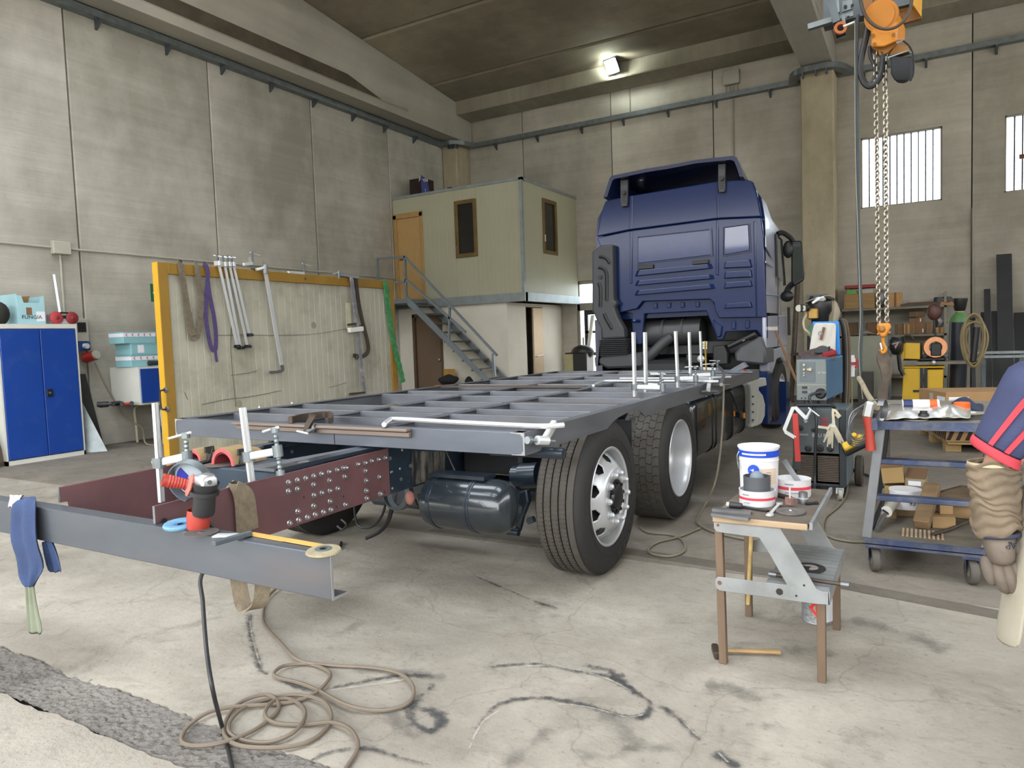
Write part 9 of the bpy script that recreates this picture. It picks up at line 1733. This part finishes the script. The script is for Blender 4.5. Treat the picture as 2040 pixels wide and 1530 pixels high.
# stripes running down the outside of the sleeve, lying on its cloth
bs = b_ if b_.dot(SF) < 0 else -b_
def sleeve_pt(t,th,e):
    s_ = t*(len(sl)-1); i = min(int(s_),len(sl)-2); f_ = s_-i; c_ = sl[i][0]*(1-f_)+sl[i+1][0]*f_; ra = sl[i][1]*(1-f_)+sl[i+1][1]*f_; rb = sl[i][2]*(1-f_)+sl[i+1][2]*f_
    return c_+a*(ra+e)*math.cos(th)+bs*(rb+e)*math.sin(th)
for t0,t1,t2 in ((2.05,2.4,2.62),(1.62,1.8,2.02)):
    rows = []
    for i in range(20):
        t = .12+.86*i/19; th = (t0*(1-2*t)+t1*2*t) if t < .5 else (t1*(2-2*t)+t2*(2*t-1)); dw = .0105
        rows.append([sleeve_pt(t,th+q,e) for q,e in ((-.085,.009),(.085,.009),(.085,.003),(-.085,.003))])
    mk('sleeve_stripe',B().loft(rows),M_stripe,W,smooth=True,ang=60)
# gauntlet: gathered leather sleeve
d2 = wr_-el_; g0 = wp(1979,922); g1 = wp(1986,1060); dg = g1-g0; ga,gb = axes(dg); secs = []; NG = 26
for i in range(NG+1):
    t = i/NG; c_ = g0+dg*t; rad = .060-.004*math.sin(t*3)+.0035*math.sin(i*2.1)+(.004 if i % 3 == 0 else -.002)-.004*t; off_ = ga*.003*math.sin(i*1.1); secs.append((c_+off_,rad,rad*.92,ga,gb))
def gaunt(secs):
    rings = []; n = 32
    for i,(c_,ra,rb,a_,bb) in enumerate(secs):
        rings.append([c_+a_*ra*math.cos(2*math.pi*k_/n)+bb*rb*math.sin(2*math.pi*k_/n)+dg.normalized()*(.010*math.sin(2*2*math.pi*k_/n+i*.35)+.006*math.sin(5*2*math.pi*k_/n+i*.2)) for k_ in range(n)])
    return B().loft(rings,caps=False)
mk('gauntlet_sleeve',gaunt(secs),M_lea,W,smooth=True,ang=180,solid=.006,sub=1)
tube_cloth('gauntlet_fringe',[(g0-dg*.035,.058,.054,ga,gb),(g0+dg*.03,.061,.056,ga,gb)],pm('fringe','#a5977d',.9),wr=.04,thick=.003)
tube_cloth('wrist_binding',[(g1-dg*.035,.0545,.050,ga,gb),(g1+dg*.035,.0555,.051,ga,gb)],pm('binding_navy','#2d3145',.8),wr=.0,thick=.003)
# glove hand: palm with five separate fingers, relaxed and slightly curled
hp_ = lambda u,v,f_=0: wp(u,v)+SF*f_
hand = [(hp_(1989,1060),(.050,.044)),(hp_(1990,1082),(.056,.040)),(hp_(1993,1104),(.058,.036)),(hp_(1998,1124),(.052,.030))]
he = [(0,1),(1,2),(2,3)]
skinmesh('glove_palm',hand,he,M_leg2,W,2)
for nm,pts in (('glove_finger',[((1964,1104),.0175,-.005),((1958,1128),.0165,-.018),((1968,1150),.0155,-.014),((1986,1164),.014,.008)]),('glove_finger',[((1980,1114),.0175,-.008),((1979,1143),.017,-.024),((1993,1168),.0155,-.014),((2014,1180),.014,.010)]),('glove_finger',[((1998,1118),.0175,-.008),((2002,1150),.017,-.022),((2018,1177),.0155,-.010),((2040,1188),.0135,.014)]),('glove_finger',[((2014,1116),.016,-.004),((2024,1147),.0155,-.014),((2040,1170),.0145,.0),((2060,1178),.0125,.022)]),('glove_thumb',[((2014,1080),.021,.01),((2036,1094),.020,.0),((2050,1116),.0175,.008),((2056,1138),.015,.018)])):
    skinmesh(nm,[(hp_(p[0],p[1],f_),r_) for p,r_,f_ in pts],[(0,1),(1,2),(2,3)],M_leg2,W,2)
text('glove_mark','AP',M_ink,hp_(1990,1076,-.046),.026,rotm(-SR,-UPZ+SF*.0),W,ext=.003)
# rest of the worker
tube_cloth('trousers',[(wq(0,0,hz+.04),.188,.143,SR,SF),(wq(0,0,hz-.04),.19,.146,SR,SF),(wq(0,0,hz-.12),.19,.14,SR,SF),(wq(0,0,hz-.17),.15,.11,SR,SF)],M_tro)
for s_ in (-1,1): tube_cloth('trouser_leg',[(wq(s_*.09,0,hz-.08),.105,.115,SR,SF),(wq(s_*.105,.015,.62),.09,.095,SR,SF),(wq(s_*.112,.02,.45),.082,.085,SR,SF),(wq(s_*.115,.0,.10),.075,.08,SR,SF)],M_tro,wr=.03,seed=s_); mk('boot',B().loft([[wq(s_*.12+a_,f_,z) for a_,f_ in ((-.05,-.09),(.05,-.09),(.055,.1),(.03,.19),(-.03,.19),(-.055,.1))] for z in (0.002,.03)]+[[wq(s_*.12+a_,f_,.09) for a_,f_ in ((-.045,-.08),(.045,-.08),(.045,.06),(.028,.16),(-.028,.16),(-.045,.06))],[wq(s_*.118+a_,f_,.14) for a_,f_ in ((-.042,-.07),(.042,-.07),(.042,.03),(.025,.05),(-.025,.05),(-.042,.03))]]),M_black,W,smooth=True,ang=60)
# leather apron: front panel wrapping round to the side
ap = []
for i in range(9):
    z = hz+.10-(hz+.10-.56)*i/8; row = []
    for j in range(11): th = -1.75+3.5*j/10; rr = .205+.05*i/8; row.append(wq(rr*1.12*math.sin(th),rr*.86*math.cos(th)+.0,z+(.02*(1-math.cos(th)) if i == 8 else 0)+.004*math.sin(j*2+i)))
    ap.append(row)
mk('apron',B().sheet(ap,.004),M_apr,W,smooth=True,ang=180,solid=.006,sub=1)
hc_ = wq(0,.06,zs_+.27); mk('hair',B().ell(hc_+SF*-.015+UPZ*.02,.095,.105,.115,20,12,Matrix((SR,SF,UPZ)).transposed()),M_hair,W,smooth=True)
fc = hc_+SF*.085; mk('nose',B().ell(fc+SF*.03-UPZ*.01,.014,.02,.022,10,8),M_skin,W,smooth=True)
for s_ in (-1,1): mk('ear',B().ell(hc_+SR*s_*.092-UPZ*.01,.012,.022,.032,10,8),M_skin,W,smooth=True); mk('eye',B().ell(fc+SR*s_*.03+UPZ*.015+SF*.006,.012,.008,.008,10,8),M_white,W,smooth=True)
mk('mouth',B().ell(fc-UPZ*.055+SF*.008,.024,.008,.007,10,8),pm('lips','#8d5348',.5),W,smooth=True)
rg = R_sh+SR*.02+SF*.28-UPZ*.36; tube_cloth('gauntlet_right',[(R_sh+SR*.08+SF*.05-UPZ*.28,.058,.056,SR,UPZ),(rg*.5+(R_sh+SR*.08+SF*.05-UPZ*.28)*.5,.054,.052,SR,UPZ),(rg,.05,.048,SR,UPZ)],M_lea,wr=.03)
skinmesh('right_glove_palm',[(rg,.04),(rg+SF*.05-UPZ*.01,(.044,.026)),(rg+SF*.10-UPZ*.03,(.042,.022))],[(0,1),(1,2)],M_leg2,W)
for j in range(4): q = rg+SF*.10-UPZ*.03+SR*(-.03+.02*j); skinmesh('right_glove_finger',[(q-SF*.02,.012),(q+SF*.035-UPZ*.02,.0115),(q+SF*.05-UPZ*.055,.010)],[(0,1),(1,2)],M_leg2,W)
skinmesh('right_glove_thumb',[(rg+SF*.03-SR*.03,.014),(rg+SF*.06-SR*.06-UPZ*.01,.0125),(rg+SF*.09-SR*.055-UPZ*.03,.011)],[(0,1),(1,2)],M_leg2,W)
tube_cloth('right_sleeve',[(R_sh-SR*.05+UPZ*.02,.075,.085,SF,UPZ),(R_sh+SR*.01-UPZ*.02,.075,.078,SF,UPZ),(R_sh+SR*.06+SF*.03-UPZ*.18,.062,.062,SF,SR)],M_navy,wr=.02)
